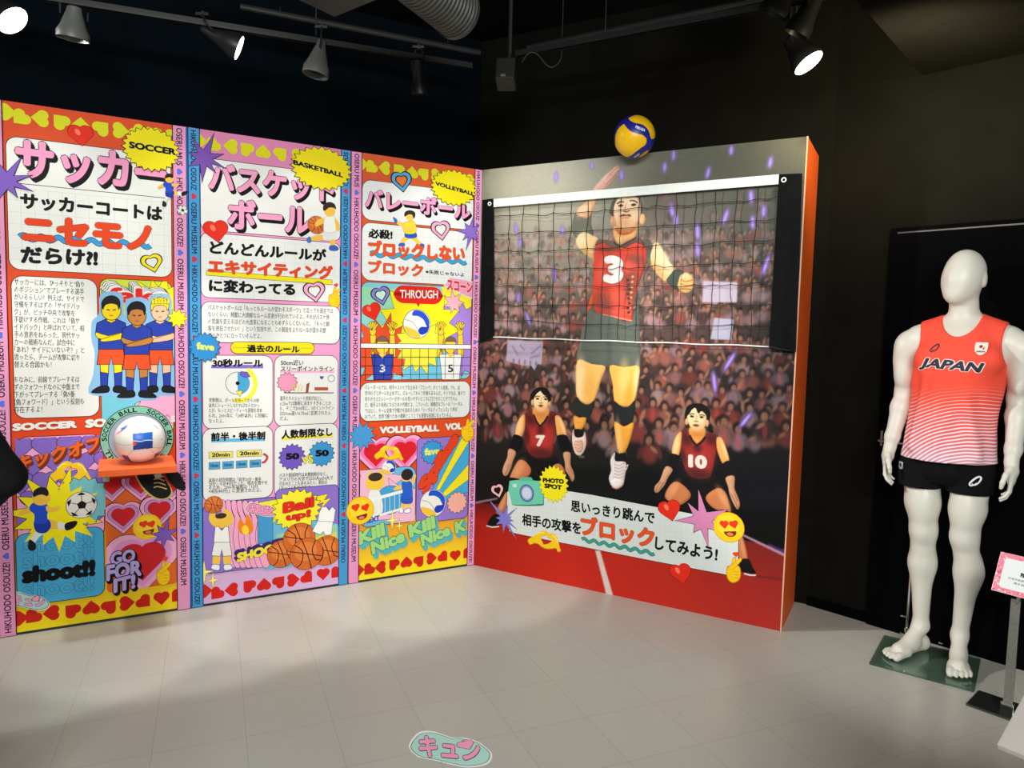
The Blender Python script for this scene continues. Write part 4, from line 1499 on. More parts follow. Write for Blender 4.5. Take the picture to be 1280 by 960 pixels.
# ================================================================== photo wall
wall_t = empty('photo_wall', rpt(0, 0, 0), YAW_R, 'deep orange-sided photo wall printed with volleyball players and a crowd', 'display wall')
MB().box(0.004, MURAL_W, 0.0, MURAL_T, 0.0, BOARD_H).build('box', M['orange'], wall_t)
MB().box(MURAL_W - 0.004, MURAL_W + 0.002, -0.003, 0.004, 0.0, BOARD_H).build('edge_trim', mat('pale_edge_trim', rgb(225, 170, 140), 0.5), wall_t)


def box_blur(A, r):
    for ax in (0, 1):
        n = A.shape[ax]
        P0 = np.concatenate([np.repeat(A.take([0], ax), r + 1, ax), A, np.repeat(A.take([n - 1], ax), r, ax)], ax)
        Cs = np.cumsum(P0, ax)
        A = (Cs.take(range(2 * r + 1, n + 2 * r + 1), ax) - Cs.take(range(0, n), ax)) / (2 * r + 1)
    return A


class Paint(Print):
    """printed photograph: tones laid on a fine grid of vertices covering the whole face"""

    def __init__(self, uvfn, w, h, step):
        super().__init__(uvfn)
        self.nx, self.ny = int(round(w / step)) + 1, int(round(h / step)) + 1
        self.du, self.dv = w / (self.nx - 1), h / (self.ny - 1)
        self.img = np.zeros((self.ny, self.nx, 3))
        self.form = 0.0
        self.lay = 1.0

    def cover(self, polys):
        allp = np.array([q for pl in polys for q in pl])
        i0, j0 = int(max(0, math.floor(allp[:, 0].min() / self.du) - 8)), int(max(0, math.floor(allp[:, 1].min() / self.dv) - 8))
        i1, j1 = int(min(self.nx, math.ceil(allp[:, 0].max() / self.du) + 9)), int(min(self.ny, math.ceil(allp[:, 1].max() / self.dv) + 9))
        if i1 <= i0 or j1 <= j0:
            return None
        C = np.zeros((j1 - j0, i1 - i0))
        for a in (-1 / 3, 0, 1 / 3):
            for b in (-1 / 3, 0, 1 / 3):
                X, Y = np.meshgrid((np.arange(i0, i1) + a) * self.du, (np.arange(j0, j1) + b) * self.dv)
                A = np.zeros(X.shape, bool)
                for pl in polys:
                    ins = np.zeros(X.shape, bool)
                    n = len(pl)
                    for k in range(n):
                        x1, y1 = pl[k]
                        x2, y2 = pl[(k + 1) % n]
                        if y1 == y2:
                            continue
                        m = ((y1 > Y) != (y2 > Y)) & (X < (x2 - x1) * (Y - y1) / (y2 - y1) + x1)
                        ins ^= m
                    A |= ins
                C += A
        return (slice(j0, j1), slice(i0, i1)), C / 9

    def add(self, uvs, col, faces=None, bump=True, lift=None):
        if isinstance(col, list):
            for f_ in faces:
                for k in range(1, len(f_) - 1):
                    self.tri([uvs[f_[0]], uvs[f_[k]], uvs[f_[k + 1]]], [col[f_[0]], col[f_[k]], col[f_[k + 1]]])
            return
        polys = [uvs] if faces is None else [[uvs[i] for i in f_] for f_ in faces]
        r = self.cover(polys)
        if r is None:
            return
        sl, C = r
        c = np.array(col, float)
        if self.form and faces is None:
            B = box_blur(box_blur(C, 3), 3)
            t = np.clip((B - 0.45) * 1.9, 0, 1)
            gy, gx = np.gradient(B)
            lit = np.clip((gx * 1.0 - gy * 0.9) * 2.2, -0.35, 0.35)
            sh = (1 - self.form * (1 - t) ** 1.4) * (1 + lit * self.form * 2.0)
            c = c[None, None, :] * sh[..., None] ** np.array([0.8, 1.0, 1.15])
        a = (C * self.lay)[..., None]
        self.img[sl] = self.img[sl] * (1 - a) + c * a

    def tri(self, P3, C3):
        r = self.cover([P3])
        if r is None:
            return
        sl, C = r
        X, Y = np.meshgrid(np.arange(sl[1].start, sl[1].stop) * self.du, np.arange(sl[0].start, sl[0].stop) * self.dv)
        (x0, y0), (x1, y1), (x2, y2) = P3
        den = (y1 - y2) * (x0 - x2) + (x2 - x1) * (y0 - y2)
        if abs(den) < 1e-12:
            return
        w0 = ((y1 - y2) * (X - x2) + (x2 - x1) * (Y - y2)) / den
        w1 = ((y2 - y0) * (X - x2) + (x0 - x2) * (Y - y2)) / den
        c = sum(w_[..., None] * np.array(cc, float) for w_, cc in ((w0, C3[0]), (w1, C3[1]), (1 - w0 - w1, C3[2])))
        a = (C > 0.3)[..., None]
        self.img[sl] = np.where(a, np.clip(c, 0, 255), self.img[sl])

    def blob(self, c, rx, ry, col, rim=None, n=12, rot=0, core=0.45, alpha=1.0):
        cu, cv = self.P(c)
        m = max(rx, ry)
        i0, i1 = int(max(0, (cu - m) / self.du)), int(min(self.nx, (cu + m) / self.du + 2))
        j0, j1 = int(max(0, (cv - m) / self.dv)), int(min(self.ny, (cv + m) / self.dv + 2))
        if i1 <= i0 or j1 <= j0:
            return
        X, Y = np.meshgrid(np.arange(i0, i1) * self.du - cu, np.arange(j0, j1) * self.dv - cv)
        x, y = X * math.cos(rot) + Y * math.sin(rot), -X * math.sin(rot) + Y * math.cos(rot)
        d = np.sqrt((x / rx) ** 2 + (y / ry) ** 2)
        t = np.clip((1 - d) / (1 - core), 0, 1)
        a = (t * t * (3 - 2 * t) * alpha)[..., None]
        self.img[j0:j1, i0:i1] = self.img[j0:j1, i0:i1] * (1 - a) + np.array(col, float) * a

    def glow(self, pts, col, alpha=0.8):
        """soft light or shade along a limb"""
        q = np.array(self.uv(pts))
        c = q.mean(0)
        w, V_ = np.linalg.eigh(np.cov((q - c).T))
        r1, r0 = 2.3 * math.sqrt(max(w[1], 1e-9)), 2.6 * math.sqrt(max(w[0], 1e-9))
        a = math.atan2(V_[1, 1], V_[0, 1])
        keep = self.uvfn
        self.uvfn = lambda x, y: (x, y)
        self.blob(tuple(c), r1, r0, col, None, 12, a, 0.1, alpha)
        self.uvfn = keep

    def soften(self, r):
        self.img = box_blur(self.img, r)

    def grain(self, amp, seed=1):
        g = np.random.default_rng(seed).normal(0, 1, self.img.shape[:2])
        self.img *= (1 + amp * box_blur(g, 1)[..., None] * 3)

    def emit(self, vec):
        nx, ny = self.nx, self.ny
        U, V = np.meshgrid(np.arange(nx) * self.du, np.arange(ny) * self.dv)
        co = np.stack([U, np.full(U.shape, -0.0004), V], -1).reshape(-1, 3)
        c = np.clip(self.img, 0, 255).reshape(-1, 3) / 255
        c = np.where(c <= 0.04045, c / 12.92, ((c + 0.055) / 1.055) ** 2.4)
        idx = np.arange(nx * ny).reshape(ny, nx)
        q = np.stack([idx[:-1, :-1], idx[:-1, 1:], idx[1:, 1:], idx[1:, :-1]], -1).reshape(-1, 4)
        base = len(co)
        nf = len(q)
        me = bpy.data.meshes.new('printed_face')
        vv = np.concatenate([co, np.array(vec.v)])
        cc = np.concatenate([np.concatenate([c, np.ones((base, 1))], 1), np.array(vec.c)])
        loops = np.concatenate([q.ravel()] + [np.array(f_) + base for f_ in vec.f])
        cnt = np.concatenate([np.full(nf, 4), np.array([len(f_) for f_ in vec.f])])
        me.vertices.add(len(vv))
        me.vertices.foreach_set('co', vv.astype(np.float32).ravel())
        me.loops.add(len(loops))
        me.loops.foreach_set('vertex_index', loops.astype(np.int32))
        me.polygons.add(len(cnt))
        me.polygons.foreach_set('loop_start', np.concatenate([[0], np.cumsum(cnt)[:-1]]).astype(np.int32))
        me.polygons.foreach_set('loop_total', cnt.astype(np.int32))
        me.update(calc_edges=True)
        me.validate()
        a = me.color_attributes.new('Col', 'FLOAT_COLOR', 'POINT')
        a.data.foreach_set('color', cc.astype(np.float32).ravel())
        me.materials.append(M['print'])
        return me


p = Paint(uv_r, MURAL_W, BOARD_H, 0.003)
rnd = random.Random(11)
# --- backdrop of the printed photograph: a coarse grid of tones
GX = [594, 640, 700, 760, 820, 880, 930, 975, 1008]
GY = [180, 215, 260, 310, 360, 410, 460, 510, 560, 600, 632]
TONE = {
    0: [(112, 112, 98), (150, 148, 132), (150, 148, 134), (120, 121, 110), (92, 94, 84), (82, 84, 74), (80, 82, 72), (92, 90, 78), (88, 86, 74)],
    1: [(118, 117, 103), (156, 153, 137), (156, 153, 139), (124, 124, 113), (92, 90, 80), (78, 80, 70), (76, 76, 66), (80, 80, 70), (76, 76, 66)],
    2: [(120, 118, 104), (158, 154, 138), (156, 154, 138), (128, 128, 116), (94, 90, 82), (84, 82, 74), (76, 74, 68), (68, 70, 62), (62, 64, 58)],
    3: [(112, 108, 96), (150, 142, 130), (146, 142, 128), (116, 114, 104), (98, 90, 82), (88, 80, 74), (76, 72, 66), (62, 62, 56), (54, 54, 50)],
    4: [(92, 84, 76), (118, 106, 98), (112, 104, 96), (98, 92, 86), (98, 82, 76), (90, 74, 68), (70, 60, 56), (48, 44, 42), (36, 34, 34)],
    5: [(56, 48, 46), (82, 68, 64), (80, 68, 64), (72, 62, 58), (80, 62, 58), (76, 58, 54), (56, 44, 42), (34, 30, 30), (22, 22, 24)],
    6: [(40, 32, 30), (58, 44, 42), (58, 46, 44), (54, 42, 40), (58, 42, 40), (54, 40, 38), (36, 28, 30), (22, 20, 24), (16, 15, 20)],
    7: [(30, 24, 22), (42, 32, 30), (40, 32, 30), (40, 30, 30), (42, 30, 30), (38, 28, 28), (26, 20, 24), (18, 15, 19), (14, 12, 16)],
    8: [(22, 19, 17), (24, 22, 20), (26, 24, 22), (24, 22, 22), (24, 20, 20), (18, 16, 18), (14, 13, 16), (12, 11, 14), (9, 9, 12)],
    9: [(17, 15, 13), (17, 17, 15), (17, 18, 17), (17, 18, 18), (15, 16, 17), (12, 13, 15), (10, 11, 14), (8, 9, 13), (7, 8, 12)],
    10: [(20, 12, 11), (14, 14, 13), (14, 15, 15), (13, 14, 15), (12, 13, 15), (10, 11, 15), (12, 10, 20), (16, 11, 28), (14, 10, 26)],
}
vs, cs, fs = [], [], []
umin, umax = 0.0, MURAL_W
for j, y in enumerate(GY):
    for i, x in enumerate(GX):
        u, v = uv_r(x, y)
        u = min(max(u, umin), umax)
        if i == 0:
            u = umin
        if i == len(GX) - 1:
            u = umax
        if j == 0:
            v = BOARD_H
        vs.append((u, v))
        cs.append(TONE[j][i])
nx = len(GX)
for j in range(len(GY) - 1):
    for i in range(nx - 1):
        fs.append((j * nx + i, j * nx + i + 1, (j + 1) * nx + i + 1, (j + 1) * nx + i))
p.add(vs, cs, fs)
p.soften(20)
p.img = np.clip(p.img * 1.12 + 3, 0, 255)


def tone(x, y):
    x = min(max(x, GX[0]), GX[-1] - 0.01)
    y = min(max(y, GY[0]), GY[-1] - 0.01)
    i = max(k for k in range(len(GX) - 1) if GX[k] <= x)
    j = max(k for k in range(len(GY) - 1) if GY[k] <= y)
    a, b = (x - GX[i]) / (GX[i + 1] - GX[i]), (y - GY[j]) / (GY[j + 1] - GY[j])
    r = []
    for c in range(3):
        t0 = TONE[j][i][c] * (1 - a) + TONE[j][i + 1][c] * a
        t1 = TONE[j + 1][i][c] * (1 - a) + TONE[j + 1][i + 1][c] * a
        r.append(t0 * (1 - b) + t1 * b)
    return tuple(r)


def mixc(a, b, t):
    return tuple(a[i] * (1 - t) + b[i] * t for i in range(3))


# --- crowd in the stands (soft shapes)
def fan(x, y, s, clear):
    bg = tone(x, y)
    lum = sum(bg) / 3 / 70.0
    pal = rnd.choice([(205, 160, 175), (225, 190, 200), (190, 80, 70), (150, 65, 60), (70, 52, 50), (48, 42, 42), (196, 130, 122), (215, 170, 178), (205, 120, 100)])
    dark = min(1.25, 0.56 + 0.50 * lum)
    k = 0.34 + 0.5 * clear
    body = mixc(bg, tuple(c * dark for c in pal), k)
    skin = mixc(bg, tuple(c * dark for c in (216, 150, 118)), k + 0.08)
    hair = mixc(bg, (26, 17, 15), 0.45 * k + 0.2)
    m = 0.0042 * s
    core = 0.15 + 0.35 * clear
    ln = rnd.uniform(-0.25, 0.25)
    w = rnd.uniform(0.8, 1.25)
    p.blob((x + 2 * ln, y + 13 * s), 10.5 * m * w, 13 * m, body, None, 10, ln, core, 0.9)
    for sg in (-1, 1):
        p.blob((x + sg * 8.5 * s * w, y + 12 * s), 3.4 * m, 9 * m, mixc(body, bg, 0.25), None, 8, sg * 0.3, core, 0.8)
    if rnd.random() < 0.4:
        p.blob((x, y + 14 * s), 3 * m, 10 * m, mixc(body, (196, 60, 58), 0.6 * k), None, 8, ln, core, 0.8)
    if rnd.random() < 0.5:
        sg = rnd.choice((-1, 1))
        p.blob((x + sg * 8 * s, y - 2 * s), 2.8 * m, 10 * m, skin, None, 8, -sg * rnd.uniform(0.1, 0.7), core, 0.9)
    if rnd.random() < 0.6:
        sg = rnd.choice((-1, 1))
        p.blob((x + sg * 4 * s, y + 9 * s), 2.6 * m, 6 * m, skin, None, 8, sg * 0.9, core, 0.9)
    p.blob((x, y - 1.8 * s), 6.4 * m, 7.2 * m, hair, None, 10, 0, core, 0.9)
    p.blob((x + rnd.uniform(-.8, .8) * s, y + 0.6 * s), 4.3 * m, 5.6 * m, skin, None, 10, ln, core, 0.95)
    p.blob((x, y - 0.2 * s), 3.0 * m, 0.9 * m, mixc(skin, (60, 30, 25), 0.45), None, 6, ln, 0.2, 0.7 * clear)
    p.blob((x, y + 2.9 * s), 1.5 * m, 1.3 * m, mixc(skin, (70, 20, 20), 0.5), None, 6, 0, 0.2, 0.8 * clear)
    if rnd.random() < 0.35:
        p.blob((x + rnd.uniform(-9, 9) * s, y + rnd.uniform(6, 18) * s), rnd.uniform(2, 5) * m, rnd.uniform(4, 9) * m, mixc(bg, (235, 205, 215), 0.5 * k + 0.1), None, 8, rnd.uniform(-.9, .9), 0.1, 0.8)


rows = [(300, 0.62, 0.05), (318, 0.66, 0.15), (337, 0.7, 0.25), (357, 0.75, 0.35), (377, 0.8, 0.45), (397, 0.82, 0.5), (418, 0.86, 0.6), (438, 0.9, 0.65), (459, 0.95, 0.7),
        (480, 1.0, 0.75), (502, 1.08, 0.85), (526, 1.2, 0.95)]
for (y0, s, cl) in rows:
    x = 606 + rnd.uniform(-4, 6)
    while x < 990:
        yy = y0 + rnd.uniform(-6, 6) + (x - 600) * (0.02 if y0 > 400 else -0.03)
        fade = 1.0
        if y0 < 345 and 620 < x < 760:
            fade = 0.45 if y0 < 325 else 0.7
        if x > 940:
            fade *= 0.75
        fan(x, yy, s, cl * fade)
        x += rnd.uniform(12, 22) * s * 1.0
for (x, y) in ((622, 545), (664, 560), (755, 556), (792, 548), (812, 575), (842, 560), (956, 545), (905, 552), (770, 572), (613, 500)):
    fan(x, y - 25, 1.35, 0.85)
# dark barrier in front of the stand
for i in range(24):
    x = 600 + i * 16.5
    yb = 585 + rnd.uniform(-6, 4)
    p.blob((x, yb + 18), 0.085, 0.10, tone(x, 612), None, 10, 0, 0.35)
# upper mist of far faces
for i in range(70):
    x = rnd.uniform(606, 985)
    y = rnd.uniform(240, 300) if x > 820 else rnd.uniform(285, 320)
    bg = tone(x, y)
    cc = mixc(bg, rnd.choice([(170, 125, 120), (150, 110, 105), (60, 55, 50), (175, 140, 150)]), 0.35)
    p.blob((x, y), rnd.uniform(.015, .03), rnd.uniform(.02, .045), cc, mixc(cc, bg, 0.8), 8, rnd.uniform(-.4, .4), 0.3)
# banners held up in the crowd
p.poly([(634, 425), (679, 427), (677, 456), (672, 455), (668, 463), (664, 457), (655, 457), (646, 455), (633, 451)], (172, 158, 182))
for a in (((640, 432), (648, 445)), ((650, 431), (656, 438)), ((664, 442), (676, 432)), ((662, 448), (674, 444))):
    p.line(list(a), (140, 122, 155), 0.010)
for k in range(5):
    p.blob((642 + 7 * k, 451 + k), 0.010, 0.022, (128, 112, 140), (168, 152, 178), 8)
p.poly([(879, 351), (922, 353), (921, 378), (878, 378)], (196, 182, 200))
p.poly([(893, 397), (917, 399), (914, 425), (888, 424)], (184, 178, 200))
p.blob((905, 388), 0.05, 0.035, (112, 82, 74), (92, 74, 70), 10)
# light sticks
for x, y, l, r in ((695, 221, 9, 0), (740, 207, 6, .2), (777, 219, 9, .1), (842, 194, 9, 0), (831, 209, 9, 0), (885, 216, 10, -.2), (914, 188, 8, 0), (963, 203, 9, -.1), (939, 246, 11, .1),
                   (840, 263, 12, .2), (845, 275, 9, 0), (872, 290, 13, .1), (907, 271, 12, -.3), (955, 264, 10, 0), (941, 278, 11, .1), (957, 332, 16, -.3), (645, 286, 10, .2),
                   (650, 303, 10, 0), (703, 288, 9, .1), (693, 342, 14, .1), (912, 452, 18, -.5), (893, 478, 18, .15), (932, 525, 16, -.6), (872, 312, 12, .1), (648, 372, 10, -.1), (660, 398, 14, .4)):
    bg = tone(x, y)
    m = 0.0042
    p.blob((x, y), 5.5 * m, l * 1.25 * m, mixc(bg, (150, 120, 215), 0.55), bg, 10, r, 0.4)
    p.blob((x, y), 2.4 * m, l * 0.8 * m, (170, 142, 232), mixc(bg, (150, 120, 215), 0.6), 8, r, 0.5)
# printed court
p.clip = (0, MURAL_W, 0.0, BOARD_H)
ua, ub = 0.0, MURAL_W
y0a, y0b = uv_r(594, 628)[1], uv_r(1000, 690)[1]
fl = [(0.0, y0a), (0.6, uv_r(720, 640)[1]), (1.2, uv_r(850, 655)[1]), (MURAL_W, y0b)]
vs = fl + [(0.0, 0.28), (0.6, 0.27), (1.2, 0.26), (MURAL_W, 0.26)] + [(0.0, 0), (0.6, 0), (1.2, 0), (MURAL_W, 0)]
cs = [(100, 18, 14), (132, 26, 20), (124, 26, 20), (120, 32, 28)] + [(162, 28, 16), (192, 38, 26), (186, 40, 28), (142, 34, 30)] + [(176, 30, 16), (206, 44, 28), (200, 46, 32), (174, 46, 38)]
p.add(vs, cs, [(0, 1, 5, 4), (1, 2, 6, 5), (2, 3, 7, 6), (4, 5, 9, 8), (5, 6, 10, 9), (6, 7, 11, 10)])
p.poly([(594, 627), (622, 622), (622, 624), (594, 630)], (150, 110, 130))
p.poly([(926, 666), (981, 692), (981, 696), (926, 669)], (172, 130, 150))
p.poly([(960, 679), (981, 688), (981, 692), (960, 681)], (60, 40, 110))
p.poly([(930, 717), (979, 723), (979, 726), (930, 719)], (110, 32, 30))
p.poly([(744, 688), (750, 688), (767, 746), (758, 744)], (222, 205, 198))
p.clip = None

p.soften(1)
p.grain(0.010, 2)
p.form = 0.17
# --- player with number 3
SK, SKL, SKD = (240, 198, 146), (248, 222, 184), (208, 140, 80)
p.poly([(721, 264), (738, 266), (739, 280), (742, 294), (730, 293), (720, 298), (715, 284)], (112, 113, 101), sm=3)
p.poly([(736, 250), (745, 246), (746, 252), (742, 260), (738, 269), (733, 273), (726, 271), (720, 267), (725, 258)], (232, 182, 142), sm=4)
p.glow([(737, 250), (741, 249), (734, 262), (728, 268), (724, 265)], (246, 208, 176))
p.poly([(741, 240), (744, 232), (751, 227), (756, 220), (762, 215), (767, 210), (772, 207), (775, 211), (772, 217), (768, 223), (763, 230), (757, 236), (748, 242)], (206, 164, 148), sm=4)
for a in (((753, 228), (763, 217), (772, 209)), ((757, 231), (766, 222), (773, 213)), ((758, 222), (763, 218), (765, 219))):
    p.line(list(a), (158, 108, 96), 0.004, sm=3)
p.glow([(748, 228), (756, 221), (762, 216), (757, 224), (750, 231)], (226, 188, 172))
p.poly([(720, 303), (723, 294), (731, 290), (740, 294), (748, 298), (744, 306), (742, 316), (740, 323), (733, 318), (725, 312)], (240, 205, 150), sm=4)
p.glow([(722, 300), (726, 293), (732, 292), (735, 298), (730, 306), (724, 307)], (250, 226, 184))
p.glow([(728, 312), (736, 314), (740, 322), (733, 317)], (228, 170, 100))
# head, raised chin
p.poly([(765, 270), (764, 256), (769, 247), (777, 241), (786, 241), (796, 244), (802, 252), (803, 264), (800, 274)], (88, 84, 74), sm=4)
p.ell((803, 274), 0.018, 0.030, (238, 190, 140), (170, 110, 70), 0.003)
p.ell((766, 276), 0.014, 0.026, (214, 160, 120))
p.poly([(768, 283), (796, 280), (794, 297), (785, 301), (776, 306), (769, 300)], (226, 168, 112), sm=3)
p.poly([(770, 284), (794, 283), (790, 291), (780, 294), (773, 292)], (198, 112, 64), sm=3)
p.poly([(772, 296), (777, 294), (779, 303), (774, 304)], (240, 192, 140), sm=3)
p.poly([(767, 265), (769, 254), (774, 247), (783, 243), (792, 244), (799, 250), (801, 261), (800, 273), (795, 281), (787, 286), (777, 286), (770, 279)], (236, 202, 166), sm=4)
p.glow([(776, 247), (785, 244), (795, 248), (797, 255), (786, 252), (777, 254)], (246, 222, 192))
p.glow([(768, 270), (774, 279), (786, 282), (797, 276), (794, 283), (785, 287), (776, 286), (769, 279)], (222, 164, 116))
for a in (((771, 255), (776, 252), (780, 253)), ((787, 251), (793, 251), (797, 254))):
    p.line(list(a), (94, 70, 58), 0.007, sm=3)
for c in ((776, 257), (792, 256)):
    p.ell(c, 0.016, 0.007, (150, 105, 84))
    p.ell(c, 0.007, 0.006, (52, 38, 32))
p.line([(783, 254), (781, 261), (783, 264)], (198, 148, 112), 0.005, sm=3)
p.line([(779, 263.5), (783, 265), (787, 263)], (140, 86, 64), 0.006, sm=3)
p.poly([(774, 271), (779, 267.5), (783, 268.5), (787, 267.5), (789, 271), (783, 270)], (150, 84, 66), sm=3)
p.line([(777, 273), (782, 272), (787, 272.5)], (196, 132, 104), 0.006, sm=3)
# jersey
p.poly([(806, 300), (816, 305), (815, 326), (802, 346), (800, 358), (796, 352), (804, 330)], (84, 84, 76), sm=3)
p.poly([(744, 307), (749, 299), (767, 302), (775, 307), (795, 297), (804, 301), (808, 312), (807, 326), (803, 340), (798, 352), (795, 364), (791, 380), (790, 402), (780, 400), (766, 396), (756, 393), (745, 391), (742, 378), (741, 360), (742, 335)], (214, 72, 56), sm=2)
p.poly([(744, 307), (749, 299), (767, 302), (775, 307), (772, 311), (763, 309), (755, 304), (748, 306)], (112, 92, 84), sm=2)
p.poly([(775, 307), (795, 297), (804, 301), (806, 308), (795, 303), (783, 309)], (104, 84, 80), sm=2)
p.line([(767, 302), (775, 308), (795, 297)], (70, 62, 58), 0.010, sm=2)
for pts in ([(745, 312), (755, 308), (766, 310), (774, 314), (764, 314), (753, 313)], [(783, 322), (796, 318), (805, 322), (803, 332), (796, 326), (787, 328)], [(781, 340), (793, 336), (797, 346), (793, 358), (786, 356), (781, 350)],
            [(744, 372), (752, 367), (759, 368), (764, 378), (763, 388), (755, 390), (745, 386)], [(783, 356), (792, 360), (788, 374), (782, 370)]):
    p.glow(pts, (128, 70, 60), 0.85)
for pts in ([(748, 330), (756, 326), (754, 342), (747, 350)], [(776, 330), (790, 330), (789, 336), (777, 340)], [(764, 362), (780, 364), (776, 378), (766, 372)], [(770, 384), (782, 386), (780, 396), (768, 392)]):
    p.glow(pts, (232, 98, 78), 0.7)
for k in range(8):
    p.ell((791 - k * 0.6, 346 + 6.5 * k), 0.008, 0.007, (226, 180, 150))
    p.ell((785 + (k % 3), 350 + 5.8 * k), 0.009, 0.008, (90, 66, 60))
p.line([(752, 393), (768, 396), (790, 401)], (236, 150, 120), 0.007)
p.line([(810, 330), (803, 345), (798, 362)], (160, 95, 85), 0.006, sm=3)
p.line([(814, 334), (807, 346), (800, 358)], (150, 96, 88), 0.004, sm=3)
p.poly([(740, 366), (743, 374), (737, 391), (732, 391), (735, 382)], (206, 96, 62), sm=2)
p.text('3', (757, 351), (775, 352), (758, 322), (240, 228, 226), 0.075, out=(150, 60, 50), outw=0.02, res=6)
# right arm and fist
p.poly([(815, 312), (819, 303), (825, 306), (831, 317), (837, 328), (846, 338), (838, 346), (832, 352), (823, 344), (816, 334), (813, 322)], (242, 200, 146), sm=3)
p.glow([(819, 304), (825, 308), (833, 322), (842, 335), (836, 338), (827, 326), (820, 314)], (250, 224, 184))
p.glow([(815, 326), (822, 336), (832, 346), (831, 351), (822, 343), (815, 333)], (222, 162, 98))
p.poly([(838, 343), (846, 336), (856, 342), (853, 352), (847, 362), (839, 358), (833, 351)], (72, 82, 74), sm=3)
p.poly([(848, 352), (851, 344), (858, 341), (864, 345), (868, 352), (866, 361), (859, 366), (851, 364), (847, 358)], (238, 186, 118), sm=4)
for a in (((851, 349), (857, 352), (866, 350)), ((850, 355), (858, 357), (867, 357)), ((852, 361), (859, 361), (864, 362)), ((857, 343), (856, 349))):
    p.line(list(a), (178, 106, 48), 0.005, sm=3)
p.glow([(852, 346), (858, 342), (863, 346), (857, 348)], (250, 216, 166))
# shorts, legs
p.poly([(737, 386), (745, 391), (766, 396), (790, 402), (797, 362), (799, 380), (800, 430), (799, 459), (784, 459), (763, 457), (759, 459), (742, 455), (721, 450), (725, 425), (730, 405)], (96, 103, 95), sm=2)
p.glow([(760, 410), (764, 412), (764, 457), (759, 458)], (84, 90, 83))
p.line([(730, 408), (724, 440)], (112, 118, 110), 0.008)
p.poly([(722, 450), (740, 455), (757, 458), (752, 473), (747, 489), (742, 501), (735, 505), (727, 502), (721, 495), (720, 478)], (250, 196, 112), sm=3)
p.glow([(723, 452), (730, 454), (729, 478), (729, 498), (723, 494), (722, 478)], (250, 222, 176))
p.glow([(733, 470), (742, 472), (742, 492), (736, 502), (731, 494)], (246, 178, 80))
p.poly([(762, 457), (780, 459), (799, 458), (797, 480), (793, 500), (786, 507), (777, 507), (768, 501), (766, 480)], (250, 186, 88), sm=3)
p.glow([(776, 460), (784, 460), (784, 482), (779, 500), (775, 484)], (252, 206, 120))
p.glow([(795, 460), (799, 459), (796, 486), (793, 496), (792, 480)], (250, 222, 166))
p.glow([(785, 482), (791, 486), (788, 502), (781, 504)], (244, 164, 56))
p.poly([(721, 496), (727, 503), (735, 506), (743, 501), (741, 512), (735, 523), (724, 521), (717, 513), (716, 503)], (40, 44, 42), sm=3)
p.poly([(767, 501), (777, 508), (786, 508), (794, 500), (793, 515), (790, 529), (780, 533), (769, 528), (767, 515)], (36, 40, 40), sm=3)
p.poly([(717, 520), (724, 522), (733, 522), (730, 533), (725, 538), (719, 537)], (240, 168, 70), sm=2)
p.poly([(716, 537), (728, 537), (729, 546), (717, 546)], (26, 24, 26), sm=2)
p.poly([(715, 545), (717, 536), (719, 546), (728, 546), (731, 540), (733, 552), (731, 562), (726, 569), (720, 568), (716, 558)], (238, 212, 204), sm=3)
p.poly([(718, 552), (728, 551), (729, 561), (724, 566), (719, 562)], (232, 182, 160), sm=3)
for k in range(3):
    p.line([(719, 551 + 4 * k), (723, 553 + 4 * k), (728, 550 + 4 * k)], (190, 120, 100), 0.003)
p.poly([(768, 527), (780, 533), (792, 528), (789, 545), (784, 560), (779, 567), (773, 564), (770, 548)], (242, 168, 62), sm=3)
p.glow([(770, 530), (775, 532), (775, 552), (776, 564), (772, 558)], (250, 204, 132))
p.poly([(768, 564), (774, 567), (782, 566), (782, 577), (769, 576)], (24, 22, 24), sm=2)
p.poly([(763, 575), (769, 565), (769, 576), (781, 577), (783, 584), (781, 596), (779, 606), (772, 611), (765, 608), (761, 598), (764, 588)], (230, 222, 222), sm=3)
p.poly([(763, 600), (771, 597), (780, 600), (777, 608), (770, 611), (764, 606)], (242, 234, 234), sm=3)
for k in range(5):
    p.line([(768, 580 + 4 * k), (774, 582 + 4 * k), (780, 579 + 4 * k)], (190, 140, 130), 0.003)
p.line([(781, 583), (785, 581), (783, 587), (781, 585)], (235, 230, 230), 0.004)
p.line([(765, 609), (771, 611), (777, 608)], (200, 110, 90), 0.005, sm=3)
p.ell((727, 571), 0.02, 0.008, (90, 100, 88))


